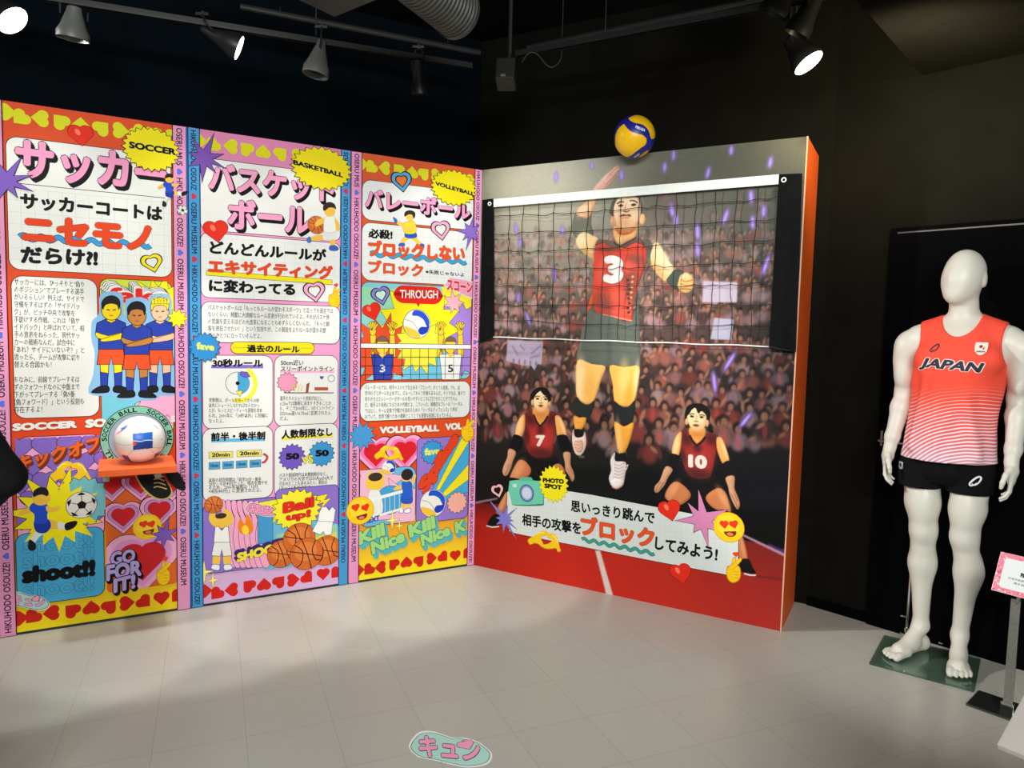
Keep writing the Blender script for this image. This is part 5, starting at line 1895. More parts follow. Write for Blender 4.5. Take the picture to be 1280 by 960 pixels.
def low_player(p, q, num, nb, shirt, shirt2, dark, eye_up):
    """waiting player, knees bent; q maps local pixels"""
    BLK = (14, 14, 15)
    # legs behind the shorts
    for pts in q['legs']:
        p.poly(pts, (196, 116, 70), sm=3)
    for pts in q['leg_light']:
        p.glow(pts, (224, 152, 104))
    p.poly(q['shorts'], BLK, sm=3)
    for pts in q['knee_over']:
        p.poly(pts, (198, 120, 74), sm=3)
    for pts in q['knee_light']:
        p.glow(pts, (226, 156, 108))
    for pts in q['pads']:
        p.poly(pts, BLK, sm=3)
    p.poly(q['jersey'], shirt, sm=2)
    for pts in q['bright']:
        p.glow(pts, shirt2)
    for pts in q['dark']:
        p.glow(pts, dark)
    for pts in q['upper']:
        p.poly(pts, (234, 164, 92), sm=3)
    for pts in q['upper_light']:
        p.glow(pts, (250, 208, 150))
    for pts in q['sleeve']:
        p.poly(pts, (16, 16, 18), sm=3)
    for pts in q['fore']:
        p.poly(pts, (206, 152, 118), sm=3)
    for pts in q['fore_line']:
        p.line(pts, (150, 92, 66), 0.004, sm=3)
    p.poly(q['neck'], (226, 156, 74), sm=3)
    p.glow(q['neck_dark'], (196, 118, 50))
    p.line(q['collar'], (40, 20, 24), 0.012, sm=2)
    p.poly(q['hair_back'], (22, 18, 18), sm=4)
    for c in q['ears']:
        p.ell(c, 0.009, 0.018, (236, 186, 138))
    p.poly(q['face'], (242, 206, 158), sm=4)
    p.glow(q['face_shade'], (224, 166, 106), 0.7)
    for pts in q['fringe']:
        p.poly(pts, (24, 20, 19), sm=3)
    for a in q['brows']:
        p.line(a, (62, 40, 30), 0.005, sm=3)
    for c in q['eyes']:
        p.ell(c, 0.011, 0.0055, (92, 58, 44))
        p.ell(c, 0.005, 0.005, (24, 18, 16))
    p.line(q['nose'], (198, 136, 90), 0.004, sm=3)
    p.line(q['nostril'], (120, 66, 44), 0.004, sm=3)
    p.poly(q['mouth'], (150, 82, 62), sm=3)
    p.line(q['lip'], (84, 40, 34), 0.003, sm=3)
    p.text(num, *nb, (236, 212, 200), 0.07, out=(96, 24, 24), outw=0.02, res=6)


q7 = dict(
    legs=[[(632, 616), (638, 605), (645, 612), (636, 628), (629, 642), (620, 642), (624, 630)]],
    leg_light=[[(627, 628), (632, 620), (629, 632), (624, 640)]],
    shorts=[(656, 566), (690, 566), (698, 578), (704, 592), (700, 605), (660, 608), (642, 606), (634, 598), (645, 576)],
    knee_over=[[(637, 599), (643, 584), (649, 575), (657, 577), (664, 587), (660, 596), (648, 600)], [(688, 590), (693, 581), (700, 580), (706, 588), (704, 598)]],
    knee_light=[[(640, 596), (645, 582), (650, 577), (656, 580), (650, 590), (645, 598)]],
    pads=[[(632, 602), (638, 597), (650, 600), (646, 612), (637, 618), (631, 612)], [(609, 656), (614, 646), (621, 642), (626, 648), (625, 656), (615, 658)]],
    jersey=[(655, 520), (661, 515), (668, 517), (675, 532), (684, 520), (688, 514), (695, 519), (694, 540), (691, 557), (689, 570), (672, 572), (661, 566), (656, 548)],
    bright=[[(660, 541), (668, 538), (676, 545), (685, 538), (690, 545), (687, 560), (676, 566), (664, 558)]],
    dark=[[(656, 520), (662, 516), (668, 520), (672, 528), (666, 530), (658, 527)], [(682, 524), (688, 515), (695, 519), (694, 530), (686, 528)], [(661, 562), (672, 566), (688, 562), (689, 571), (672, 572)], [(672, 534), (679, 532), (678, 542), (674, 543)], [(656, 535), (661, 540), (660, 555), (656, 548)]],
    upper=[[(644, 543), (646, 530), (651, 521), (656, 519), (656, 535), (652, 546), (647, 548)], [(694, 520), (700, 521), (706, 532), (708, 544), (703, 548), (697, 545), (695, 534)]],
    upper_light=[[(646, 540), (648, 529), (653, 521), (652, 532), (649, 544)], [(699, 522), (705, 532), (706, 542), (702, 534)]],
    sleeve=[[(643, 543), (653, 547), (653, 558), (646, 566), (637, 561), (640, 550)], [(696, 545), (708, 544), (713, 556), (713, 566), (704, 566), (699, 557)]],
    fore=[[(636, 561), (645, 565), (641, 577), (639, 585), (635, 593), (631, 595), (628, 590), (630, 581), (634, 572)], [(704, 566), (713, 566), (713, 580), (717, 590), (718, 598), (715, 602), (711, 594), (707, 588), (706, 578)]],
    fore_line=[[(636, 580), (634, 588), (631, 593)], [(639, 580), (637, 588)], [(709, 585), (713, 594), (715, 601)], [(712, 584), (716, 593)]],
    neck=[(667, 510), (685, 510), (685, 521), (676, 533), (668, 523)], neck_dark=[(669, 511), (683, 511), (681, 520), (676, 524), (671, 519)],
    collar=[(667, 518), (675, 533), (685, 520)],
    hair_back=[(664, 506), (663, 495), (668, 487), (676, 484), (685, 487), (689, 497), (687, 508), (676, 498)],
    ears=[(665.5, 503), (687, 504)],
    face=[(667, 500), (669, 493), (674, 489), (680, 490), (685, 496), (686, 504), (683, 511), (678, 515), (673, 514), (668, 508)],
    face_shade=[(668, 507), (673, 511), (680, 511), (685, 506), (683, 512), (677, 515), (672, 514)],
    fringe=[[(666, 500), (667, 491), (672, 487), (676, 488), (671, 492)], [(676, 488), (683, 487), (688, 497), (686, 503), (683, 496), (679, 493)]],
    brows=[[(669, 496.5), (672, 495), (675, 496)], [(679, 496.5), (682, 496), (685, 498)]], eyes=[(672, 498.5), (682, 499)],
    nose=[(677, 497), (676.5, 501), (676, 503)], nostril=[(674, 503.5), (676.5, 504), (679, 503.5)],
    mouth=[(673, 507), (676, 505.5), (679, 507), (676, 509)], lip=[(673, 507), (676, 506.5), (679, 507.2)])
low_player(p, q7, '7', ((671, 557), (680, 557), (671, 545)), (142, 42, 38), (196, 54, 44), (66, 26, 28), True)
p.line([(608, 657), (615, 659), (624, 658)], (220, 215, 215), 0.008)
q10 = dict(
    legs=[[(918, 668), (925, 664), (930, 676), (934, 692), (934, 702), (926, 702), (922, 688)]],
    leg_light=[[(924, 668), (929, 680), (932, 696), (928, 692)]],
    shorts=[(856, 590), (872, 596), (890, 598), (901, 600), (912, 618), (910, 640), (895, 636), (872, 645), (850, 634), (834, 616), (840, 602)],
    knee_over=[[(831, 619), (837, 607), (845, 602), (855, 607), (864, 619), (855, 629), (843, 633), (835, 626)], [(882, 622), (889, 614), (899, 610), (907, 616), (911, 628), (913, 641), (898, 638), (888, 632)]],
    knee_light=[[(834, 618), (841, 606), (848, 604), (844, 614), (838, 622)], [(896, 614), (902, 612), (909, 624), (911, 636), (904, 628)]],
    pads=[[(826, 626), (834, 625), (843, 633), (846, 640), (836, 645), (827, 638)], [(898, 638), (912, 640), (922, 652), (924, 668), (912, 668), (900, 652)], [(926, 700), (936, 699), (941, 709), (945, 717), (934, 716), (925, 713)]],
    jersey=[(852, 540), (862, 541), (866, 552), (872, 557), (881, 549), (885, 541), (897, 546), (896, 560), (893, 576), (890, 590), (885, 598), (866, 597), (857, 588), (852, 570), (850, 555)],
    bright=[[(858, 562), (868, 560), (876, 565), (886, 560), (890, 570), (886, 584), (874, 588), (862, 582)]],
    dark=[[(853, 541), (860, 541), (865, 552), (858, 556), (853, 550)], [(883, 546), (888, 542), (897, 547), (895, 556), (886, 552)], [(857, 586), (870, 592), (886, 590), (885, 599), (866, 598)], [(868, 557), (876, 556), (874, 564), (870, 564)], [(851, 560), (856, 566), (857, 580), (852, 570)]],
    upper=[[(840, 566), (842, 553), (847, 543), (852, 540), (851, 558), (849, 568), (845, 571)], [(896, 547), (902, 548), (907, 558), (911, 571), (911, 577), (904, 580), (899, 570), (896, 560)]],
    upper_light=[[(842, 564), (844, 552), (849, 543), (848, 556), (845, 568)], [(901, 549), (906, 559), (909, 572), (904, 564)]],
    sleeve=[[(839, 567), (849, 570), (847, 580), (842, 587), (833, 583), (836, 574)], [(903, 580), (912, 576), (917, 588), (918, 596), (908, 598), (904, 590)]],
    fore=[[(832, 583), (841, 587), (835, 597), (831, 606), (827, 611), (822, 616), (818, 614), (819, 607), (825, 600)], [(907, 597), (918, 595), (918, 610), (922, 620), (925, 630), (922, 637), (917, 630), (912, 618), (910, 608)]],
    fore_line=[[(826, 602), (822, 608), (820, 614)], [(829, 603), (825, 611)], [(914, 618), (919, 627), (922, 635)], [(918, 617), (922, 627)]],
    neck=[(862, 535), (881, 535), (880, 548), (872, 556), (864, 548)], neck_dark=[(864, 537), (879, 537), (877, 544), (871, 547), (866, 543)],
    collar=[(862, 544), (871, 557), (882, 546)],
    hair_back=[(856, 524), (857, 512), (862, 506), (872, 504), (882, 507), (888, 516), (887, 528), (892, 540), (884, 538), (872, 520), (860, 536)],
    ears=[(858.5, 527), (884, 529)],
    face=[(859, 522), (861, 514), (867, 510), (876, 511), (882, 517), (883, 528), (879, 536), (873, 539), (867, 538), (862, 532)],
    face_shade=[(862, 531), (867, 535), (875, 535), (882, 529), (879, 536), (873, 539), (867, 538)],
    fringe=[[(857, 521), (859, 511), (866, 506), (872, 507), (865, 512), (862, 517)], [(868, 507), (876, 506), (884, 511), (886, 523), (882, 518), (877, 514), (873, 517), (870, 511)]],
    brows=[[(862, 518.5), (865, 517), (868, 518)], [(874, 519), (878, 518.5), (881, 520)]], eyes=[(865, 520.5), (877, 521.5)],
    nose=[(871, 519), (870.5, 524), (870, 526)], nostril=[(867.5, 526), (870, 527), (873, 526.5)],
    mouth=[(866, 531.5), (870, 530), (874, 532), (870, 533.5)], lip=[(866, 531.5), (870, 531.2), (874, 532)])
low_player(p, q10, '10', ((862, 583), (882, 585), (862, 569)), (136, 40, 36), (176, 52, 44), (62, 26, 28), False)
p.line([(930, 717), (938, 719), (945, 719)], (220, 215, 215), 0.008)

p.grain(0.006)
# --- caption strip with stickers, printed on the wall
photo = p
p = Print(uv_r, 0.0)
strip = [(641, 612), (700, 612), (780, 626), (860, 641), (918, 652), (923, 657), (923, 690), (922, 716), (917, 720), (900, 717), (820, 702), (730, 684), (645, 667), (637, 661), (634, 645), (634, 620)]
p.poly(strip, (216, 222, 220), K, 0.003, sm=2)
a = np.array([p.P((640, 616)), p.P((916, 655)), p.P((640, 664))])
for k in range(1, 44):
    p0 = a[0] + (a[1] - a[0]) * k / 44 + (a[2] - a[0]) * 0.02
    p.stroke_uv([tuple(p0), tuple(p0 + (a[2] - a[0]) * 0.94)], 0.001, (196, 205, 204), False)
for k in range(1, 8):
    p0 = a[0] + (a[2] - a[0]) * k / 8
    p.stroke_uv([tuple(p0), tuple(p0 + (a[1] - a[0]) * 0.98)], 0.001, (196, 205, 204), False)
p.text('思いっきり跳んで', (714, 639), (818, 655), (714, 625), K, 0.035, res=4)
p.text('相手の攻撃を', (653, 656), (726, 668), (653, 642), K, 0.035, res=4)
p.wavy((727, 674), (818, 692), 0.008, 7, (60, 160, 140), 0.015, (30, 90, 80))
p.text('ブロック', (727, 668), (817, 685), (727, 645), (228, 84, 36), 0.05, out=(90, 28, 12), outw=0.012, res=5)
p.text('してみよう!', (819, 686), (896, 701), (820, 671), K, 0.04, res=4)
p.heart((622, 613), 0.085, (236, 180, 185), -70)
p.heart((622, 613), 0.050, (20, 16, 16), -70)
p.spiky((631, 649), 0.105, (128, 122, 205), [(78, .9), (45, 1.15), (25, .5), (0, .6), (-30, 1.0), (-52, 1.35), (-95, .8), (180, .6), (215, .7), (138, 1.5)], (70, 60, 130), 0.0015)
p.poly([(638, 602), (672, 602), (678, 606), (680, 628), (676, 632), (645, 632), (640, 627)], (52, 120, 100), sm=2)
p.poly([(637, 601), (671, 601), (677, 604), (679, 627), (675, 630), (644, 631), (639, 626)], (108, 200, 172), sm=2)
p.poly([(649, 601), (651, 596.5), (664, 596.5), (667, 601)], (92, 182, 156))
p.ell((658.5, 616.5), 0.048, 0.052, (78, 92, 160))
p.ell((658.5, 616.5), 0.039, 0.043, (150, 170, 205))
p.ell((658.5, 616.5), 0.030, 0.033, (205, 212, 232))
p.poly([(641, 605), (646, 605), (646, 609), (641, 609)], (200, 220, 225))
p.burst((692, 605), 0.098, 0.112, (240, 226, 25), 20, 0.82, (90, 90, 20), 0.0015)
p.text('PHOTO', (679, 602.5), (704.5, 604.5), (679, 597.5), K, 0.07)
p.text('SPOT', (681, 609.5), (702, 612), (681, 604.5), K, 0.07)
p.hand_heart((682, 675), 0.92, 0.20)
p.fat_heart((837, 637), 0.118, -72)
p.fat_heart((851, 716), 0.115, -72)
p.spiky((878, 650), 0.155, (210, 130, 175), [(100, 1.05), (135, .75), (190, .95), (240, .55), (285, .95), (330, .6), (30, .95)], K, 0.0025)
p.emoji((911, 659), 0.076)
p.finger_heart((916, 713), 0.92)
link(bpy.data.objects.new('printed_face', photo.emit(p)), wall_t)
# black holder for the ball on the wall top
mt = MB()
mt.tube([(0.905, 0.03, BOARD_H - 0.01), (0.905, 0.03, BOARD_H + 0.06), (0.905, -0.02, BOARD_H + 0.09)], 0.008, 8)
mt.box(0.865, 0.945, 0.01, 0.05, BOARD_H, BOARD_H + 0.006, 0.002)
mt.build('ball_holder', M['black'], wall_t)
# ================================================================== net in front of the photo wall
def on_wall_r(px, off):
    d = ray(*px)
    t = ((CORNER + N_R * off).dot(N_R)) / d.dot(N_R)
    q = d * t
    return (D_R.dot(q - CORNER), CAM_H + q.z)


net = empty('volleyball_net', rpt(0, 0, 0), YAW_R, 'black volleyball net with white top tape stretched over the photo wall', 'net')
NO = 0.03
tl, tr = on_wall_r((617, 249), NO), on_wall_r((974, 218), NO)
bl, br_ = on_wall_r((617, 421.5), NO), on_wall_r((963, 433), NO)
tape_h = 0.046


def bil(a, b):
    """a across, b down (0..1) on the net plane"""
    top = (tl[0] + (tr[0] - tl[0]) * a, tl[1] + (tr[1] - tl[1]) * a)
    bot = (bl[0] + (br_[0] - bl[0]) * a, bl[1] + (br_[1] - bl[1]) * a)
    return (top[0] + (bot[0] - top[0]) * b, top[1] + (bot[1] - top[1]) * b)


vs, fs = [], []
n = 36
for k in range(n + 1):
    u, v = bil(k / n, 0)
    w = 0.0015 * math.sin(k * 1.3)
    for dy, dz in ((-NO - 0.004 + w, 0.0), (-NO - 0.005 + w, -tape_h / 2), (-NO - 0.004 - w, -tape_h), (-NO + 0.003, -tape_h), (-NO + 0.003, 0.0)):
        vs.append((u, dy, v + dz))
for k in range(n):
    for j in range(5):
        a, b = k * 5 + j, k * 5 + (j + 1) % 5
        fs.append((a, b, b + 5, a + 5))
fs += [(0, 1, 2, 3, 4), tuple(n * 5 + j for j in (4, 3, 2, 1, 0))]
MB().raw(vs, fs).build('top_tape', M['tape'], net, True, 40)
mb = MB()
rr = random.Random(5)
NC, NR = 16, 8
jit = {}


def knot(i, j):
    if (i, j) not in jit:
        jit[(i, j)] = (rr.uniform(-.006, .006), rr.uniform(-.006, .006), rr.uniform(-.006, .010))
    dx, dz, dy = jit[(i, j)]
    e = 0 if i in (0, NC) or j in (0, NR) else 1
    u, v = bil(i / NC, j / NR)
    sag = -0.010 * math.sin(PI * i / NC) * (j > 0 and j < NR)
    return Vector((u + dx * e, -NO + dy * e, v + dz * e + sag))


for j in range(1, NR):
    for i in range(NC):
        a, b = knot(i, j), knot(i + 1, j)
        m = (a + b) / 2 + Vector((rr.uniform(-.004, .004), rr.uniform(-.004, .006), rr.uniform(-.010, .004)))
        mb.tube([a, m, b], 0.0020, 5, False)
for i in range(1, NC):
    for j in range(NR):
        a, b = knot(i, j), knot(i, j + 1)
        m = (a + b) / 2 + Vector((rr.uniform(-.004, .004), rr.uniform(-.004, .006), 0))
        mb.tube([a, m, b], 0.0020, 5, False)
for i in range(1, NC):
    for j in range(1, NR):
        k = knot(i, j)
        mb.box(k.x - .003, k.x + .003, k.y - .003, k.y + .003, k.z - .003, k.z + .003)
mb.build('netting', M['cord'], net)
MB().tube([(bil(k / 30, 1)[0], -NO - 0.002, bil(k / 30, 1)[1] + 0.002 * math.sin(k)) for k in range(31)], 0.0034, 7).build('bottom_cord', M['tape'], net, True)


def cloth_band(name, quad, wraps=0):
    """fabric strip: quad = top-left, top-right, bottom-right, bottom-left in (u, v); slightly rippled, with thickness"""
    nu, nv = 10, 24
    f, bk = [], []
    for b in range(nv + 1):
        for a in range(nu + 1):
            s, t = a / nu, b / nv
            tu = quad[0][0] * (1 - s) + quad[1][0] * s
            tv = quad[0][1] * (1 - s) + quad[1][1] * s
            bu = quad[3][0] * (1 - s) + quad[2][0] * s
            bv = quad[3][1] * (1 - s) + quad[2][1] * s
            rip = 0.005 * math.sin(s * 7 + t * 2.0) * (0.3 + t)
            f.append((tu + (bu - tu) * t, -NO - 0.006 + rip, tv + (bv - tv) * t))
            bk.append((tu + (bu - tu) * t, -NO - 0.002 + rip, tv + (bv - tv) * t))
    N = len(f)
    fc = []
    for b in range(nv):
        for a in range(nu):
            i = b * (nu + 1) + a
            q = (i, i + 1, i + nu + 2, i + nu + 1)
            fc.append(q)
            fc.append(tuple(N + k for k in q[::-1]))
    edge = [a for a in range(nu + 1)] + [b * (nu + 1) + nu for b in range(1, nv + 1)] + [nv * (nu + 1) + a for a in range(nu - 1, -1, -1)] + [b * (nu + 1) for b in range(nv - 1, 0, -1)]
    for k in range(len(edge)):
        i, j = edge[k], edge[(k + 1) % len(edge)]
        fc.append((i, j, j + N, i + N))
    return MB().raw(f + bk, fc).build(name, M['blackcloth'], net, True, 50)


w = on_wall_r
cloth_band('side_band', [(w((603.5, 250), NO)), w((617.5, 248.5), NO), w((617.5, 422), NO), w((599.5, 428.5), NO)])
cloth_band('side_band', [w((974, 218), NO), w((1003, 217), NO), w((995, 440), NO), w((961, 436), NO)])
for c in ((613.7, 255.3), (980.5, 225.6)):
    u, v = w(c, NO)
    MB().lathe([(0.0065, 0.0), (0.012, 0.0), (0.0125, 0.003), (0.0065, 0.003), (0.0065, 0.0)], 20,
               Matrix.Translation((u, -NO - 0.014, v)) @ Matrix.Rotation(PI / 2, 4, 'X')).build('grommet', M['tape'], net, True)
MB().tube([(bl[0] + 0.005, -NO, bl[1]), (bl[0] - 0.03, -NO, bl[1] - 0.018), (0.004, -NO + 0.012, bl[1] - 0.028)], 0.003, 6).build('tie_cord', M['cord'], net)
MB().tube([(br_[0] - 0.005, -NO - .012, br_[1]), (br_[0] + 0.05, -NO - .012, br_[1] - 0.012), (MURAL_W + 0.0, -NO + 0.012, br_[1] - 0.02)], 0.003, 6).build('tie_cord', M['cord'], net)


# ================================================================== balls
def pt_in(poly, x, y):
    ins = False
    n = len(poly)
    for i in range(n):
        x1, y1 = poly[i]
        x2, y2 = poly[(i + 1) % n]
        if (y1 > y) != (y2 > y) and x < (x2 - x1) * (y - y1) / (y2 - y1) + x1:
            ins = not ins
    return ins


def ball(name, center, r, colour, label, cat):
    bm = bmesh.new()
    bmesh.ops.create_icosphere(bm, subdivisions=6, radius=r)
    me = bpy.data.meshes.new(name)
    bm.to_mesh(me)
    bm.free()
    tc = (CAM_P - Vector(center)).normalized()
    rt = Vector((0, 0, 1)).cross(tc).normalized()
    rt = (RIGHT - tc * RIGHT.dot(tc)).normalized()
    up = tc.cross(rt)
    a = me.color_attributes.new('Col', 'FLOAT_COLOR', 'CORNER')
    for pl in me.polygons:
        nrm = Vector(pl.center).normalized()
        c = rgb(*colour(nrm.dot(rt), nrm.dot(up), nrm.dot(tc)))
        for li in pl.loop_indices:
            a.data[li].color = c
        pl.use_smooth = True
    me.materials.append(M['gloss'])
    o = bpy.data.objects.new(name, me)
    link(o)
    o.location = center
    tag(o, label, cat)
    return o, rt, up, tc


def norm(pts, cx, cy, rx, ry):
    return smooth([((x - cx) / rx, -(y - cy) / ry) for x, y in pts], 4)


YM = norm([(310, 282), (345, 325), (400, 372), (480, 405), (545, 420), (592, 455), (605, 500), (588, 550), (540, 590), (470, 650), (405, 703), (340, 716),
           (270, 690), (232, 640), (212, 560), (206, 470), (216, 400), (250, 330)], 450, 445, 265, 288)
YC = norm([(365, 205), (430, 168), (500, 158), (580, 188), (650, 240), (700, 320), (716, 400), (705, 460), (670, 473), (652, 450), (630, 380), (590, 322), (530, 282), (450, 265), (400, 242)],
          450, 445, 265, 288)
WB = norm([(440, 712), (520, 650), (620, 590), (640, 605), (560, 672), (480, 735)], 450, 445, 265, 288)
YB2 = norm([(520, 712), (600, 640), (640, 625), (610, 670), (540, 725)], 450, 445, 265, 288)


def vb_col(x, y, z):
    if z < 0:
        x, y, z = -y, x, -z
    if pt_in(YM, x, y) or pt_in(YC, x, y) or pt_in(YB2, x, y):
        return (244, 190, 8)
    if pt_in(WB, x, y):
        return (38, 34, 110)
    return (30, 30, 138)


VB_R = 0.105
q = on_wall_r((793, 171), 0.115)
vb_c = rpt(q[0], 0.115, q[1])
vb, rt, up, tc = ball('volleyball', vb_c, VB_R, vb_col, 'yellow and blue volleyball perched on the top edge of the photo wall', 'ball')


def on_ball(o, c, r, rt, up, tc, s, px, py, ang, w_, h_, col, name, bold=0.04):
    vs, fs = text_mesh(s, bold, 3)
    lo, hi = vs.min(0), vs.max(0)
    out = []
    ca, sa = math.cos(ang), math.sin(ang)
    lay = strokes_of(s, bold, 3, len(vs))[0]
    for (x, y), ly in zip((vs - lo) / (hi - lo) - 0.5, lay):
        x, y = x * w_, y * h_
        x, y = px + x * ca - y * sa, py + x * sa + y * ca
        z = math.sqrt(max(0, 1 - x * x - y * y))
        out.append((rt * x + up * y + tc * z) * (r * 1.004 + 0.00003 * ly))
    me = bpy.data.meshes.new(name)
    me.from_pydata([p_[:] for p_ in out], [], fs)
    me.materials.append(mat(name + '_ink', rgb(*col), 0.5))
    k = bpy.data.objects.new(name, me)
    link(k, o)
    return k


on_ball(vb, vb_c, VB_R, rt, up, tc, 'MIKASA', 0.26, 0.37, -0.36, 0.50, 0.13, (225, 228, 240), 'lettering')
on_ball(vb, vb_c, VB_R, rt, up, tc, 'MIKASA', 0.16, -0.86, 0.62, 0.32, 0.10, (225, 228, 240), 'lettering')

# shelf with the match ball
SH_U0, SH_U1 = 0.402, 0.716
sh = empty('ball_shelf', lpt(0, 0, 0), YAW_L, 'small orange wall shelf on two white brackets carrying the white soccer ball', 'shelf')
SH_Z, SH_D = 0.797, 0.30
MB().box(SH_U0, SH_U1, -SH_D, -0.004, SH_Z - 0.032, SH_Z, 0.003).build('board', M['shelf'], sh)
for px in (0.09, 0.80):
    u = SH_U0 + (SH_U1 - SH_U0) * px
    mb = MB()
    mb.box(u - 0.014, u + 0.014, -0.008, -0.004, SH_Z - 0.11, SH_Z - 0.032, 0.001)
    mb.box(u - 0.014, u + 0.014, -SH_D * 0.8, -0.004, SH_Z - 0.037, SH_Z - 0.032, 0.001)
    mb.raw([(u - .002, -0.008, SH_Z - .10), (u - .002, -SH_D * .7, SH_Z - .037), (u - .002, -0.008, SH_Z - .037),
            (u + .002, -0.008, SH_Z - .10), (u + .002, -SH_D * .7, SH_Z - .037), (u + .002, -0.008, SH_Z - .037)],
           [(0, 1, 2), (3, 5, 4), (0, 3, 4, 1), (1, 4, 5, 2), (2, 5, 3, 0)])
    mb.build('bracket', M['whitemetal'], sh)

SQ = [((x - 412) / 222, -(y - 345) / 212) for x, y in [(352, 296), (518, 280), (523, 424), (362, 441)]]
SQB = [((x - 412) / 222, -(y - 345) / 212) for x, y in [(356, 364), (440, 360), (521, 352), (523, 424), (362, 441)]]
SQR = [((x - 412) / 222, -(y - 345) / 212) for x, y in [(354, 362), (394, 388), (358, 412)]]
SQW = [((x - 412) / 222, -(y - 345) / 212) for x, y in [(356, 356), (420, 362), (470, 350), (521, 350), (521, 357), (470, 357), (420, 369), (356, 364)]]
TR = [([((x - 412) / 222, -(y - 345) / 212) for x, y in pts], col) for pts, col in (
    ([(250, 248), (312, 212), (292, 250), (258, 272)], (70, 110, 200)), ([(252, 262), (276, 270), (212, 308), (220, 290)], (235, 130, 150)),
    ([(262, 482), (318, 492), (352, 548), (300, 540)], (110, 80, 150)), ([(545, 480), (590, 455), (570, 500), (540, 520)], (110, 80, 150)),
    ([(512, 205), (535, 212), (574, 250), (552, 246)], (150, 175, 225)),
    ([(600, 340), (606, 340), (606, 352), (600, 352)], (70, 70, 80)))]
ARC = [((-0.55, 0.5), 0.75), ((0.75, 0.35), 0.72), ((0.1, -1.0), 0.62)]


def sb_col(x, y, z):
    if z < 0:
        x, y, z = -x, y, -z
    if pt_in(SQW, x, y):
        return (225, 225, 232)
    if pt_in(SQR, x, y):
        return (222, 80, 70)
    if pt_in(SQB, x, y):
        return (22, 62, 150)
    if pt_in(SQ, x, y):
        return (28, 100, 200)
    for pts, c in TR:
        if pt_in(pts, x, y):
            return c
    for (cx, cy), rr_ in ARC:
        if abs(math.hypot(x - cx, y - cy) - rr_) < 0.012:
            return (188, 184, 180)
    return (232, 228, 222)


SB_R = 0.108
sb_c = lpt((SH_U0 + SH_U1) / 2 + 0.012, 0.150, SH_Z + SB_R)
sb, rt, up, tc = ball('soccer_ball', sb_c, SB_R, sb_col, 'white soccer ball with a blue square resting on the orange shelf', 'ball')

# ================================================================== floor sticker
p = Print(lambda x, y: tuple(on_floor(x, y)[:2]))
p.STEP = 3e-5
p.kyun((562, 937), 1.86, cloud=(176, 222, 214))
c0 = on_floor(562, 937)
me = bpy.data.meshes.new('floor_sticker')
me.from_pydata([(x - c0.x, z - c0.y, 0.0006 - y) for x, y, z in p.v], [], p.f)
a = me.color_attributes.new('Col', 'FLOAT_COLOR', 'POINT')
a.data.foreach_set('color', np.array(p.c, dtype=np.float32).ravel())
me.materials.append(M['print'])
o = link(bpy.data.objects.new('floor_sticker', me))
o = bpy.data.objects['floor_sticker']
o.location = c0
tag(o, 'pink and pale blue word sticker stuck on the grey floor', 'sticker')


# ================================================================== lighting track and heads under the ceiling
def track(name, p0, p1, label):
    p0, p1 = Vector(p0), Vector(p1)
    d = (p1 - p0).normalized()
    L = (p1 - p0).length
    t = empty(name, p0, math.atan2(d.y, d.x), label, 'light track')
    mb = MB()
    mb.box(0, L, -0.014, 0.014, 0, 0.024, 0.002)
    mb.box(0, L, -0.014, -0.007, -0.005, 0.0)
    mb.box(0, L, 0.007, 0.014, -0.005, 0.0)
    mb.build('rail', M['rail'], t)
    k = 0.5
    while k < L:
        MB().tube([(k, 0, 0.035), (k, 0, CEIL - p0.z)], 0.003, 8).build('hanger', M['black'], t)
        k += 1.1
    return t


M['rail'] = mat('dark_grey_rail', (0.009, 0.010, 0.010), 0.5, 0.3)
M['lampgrey'] = mat('dark_grey_lamp_metal', (0.013, 0.0135, 0.014), 0.42, 0.2)
M['lamplit'] = mat('lit_lamp_metal', (0.11, 0.115, 0.108), 0.45, 0.0)  # paler copy of the lamp metal: light on these heads put into colour
ta, tb = on_floor(40, -3, TRACK_Z), on_floor(590, 85, TRACK_Z)
tdir = (tb - ta).normalized()
track('light_track', ta - tdir * 1.5, tb, 'long dark light track high above the three sport panels')
ma, mb_ = on_floor(645, 70, TRACK_Z + .04), on_floor(1000, 3, TRACK_Z + .04)
mdir = (mb_ - ma).normalized()
track('light_track', ma, mb_ + mdir * 1.2, 'dark light track high above the photo wall')


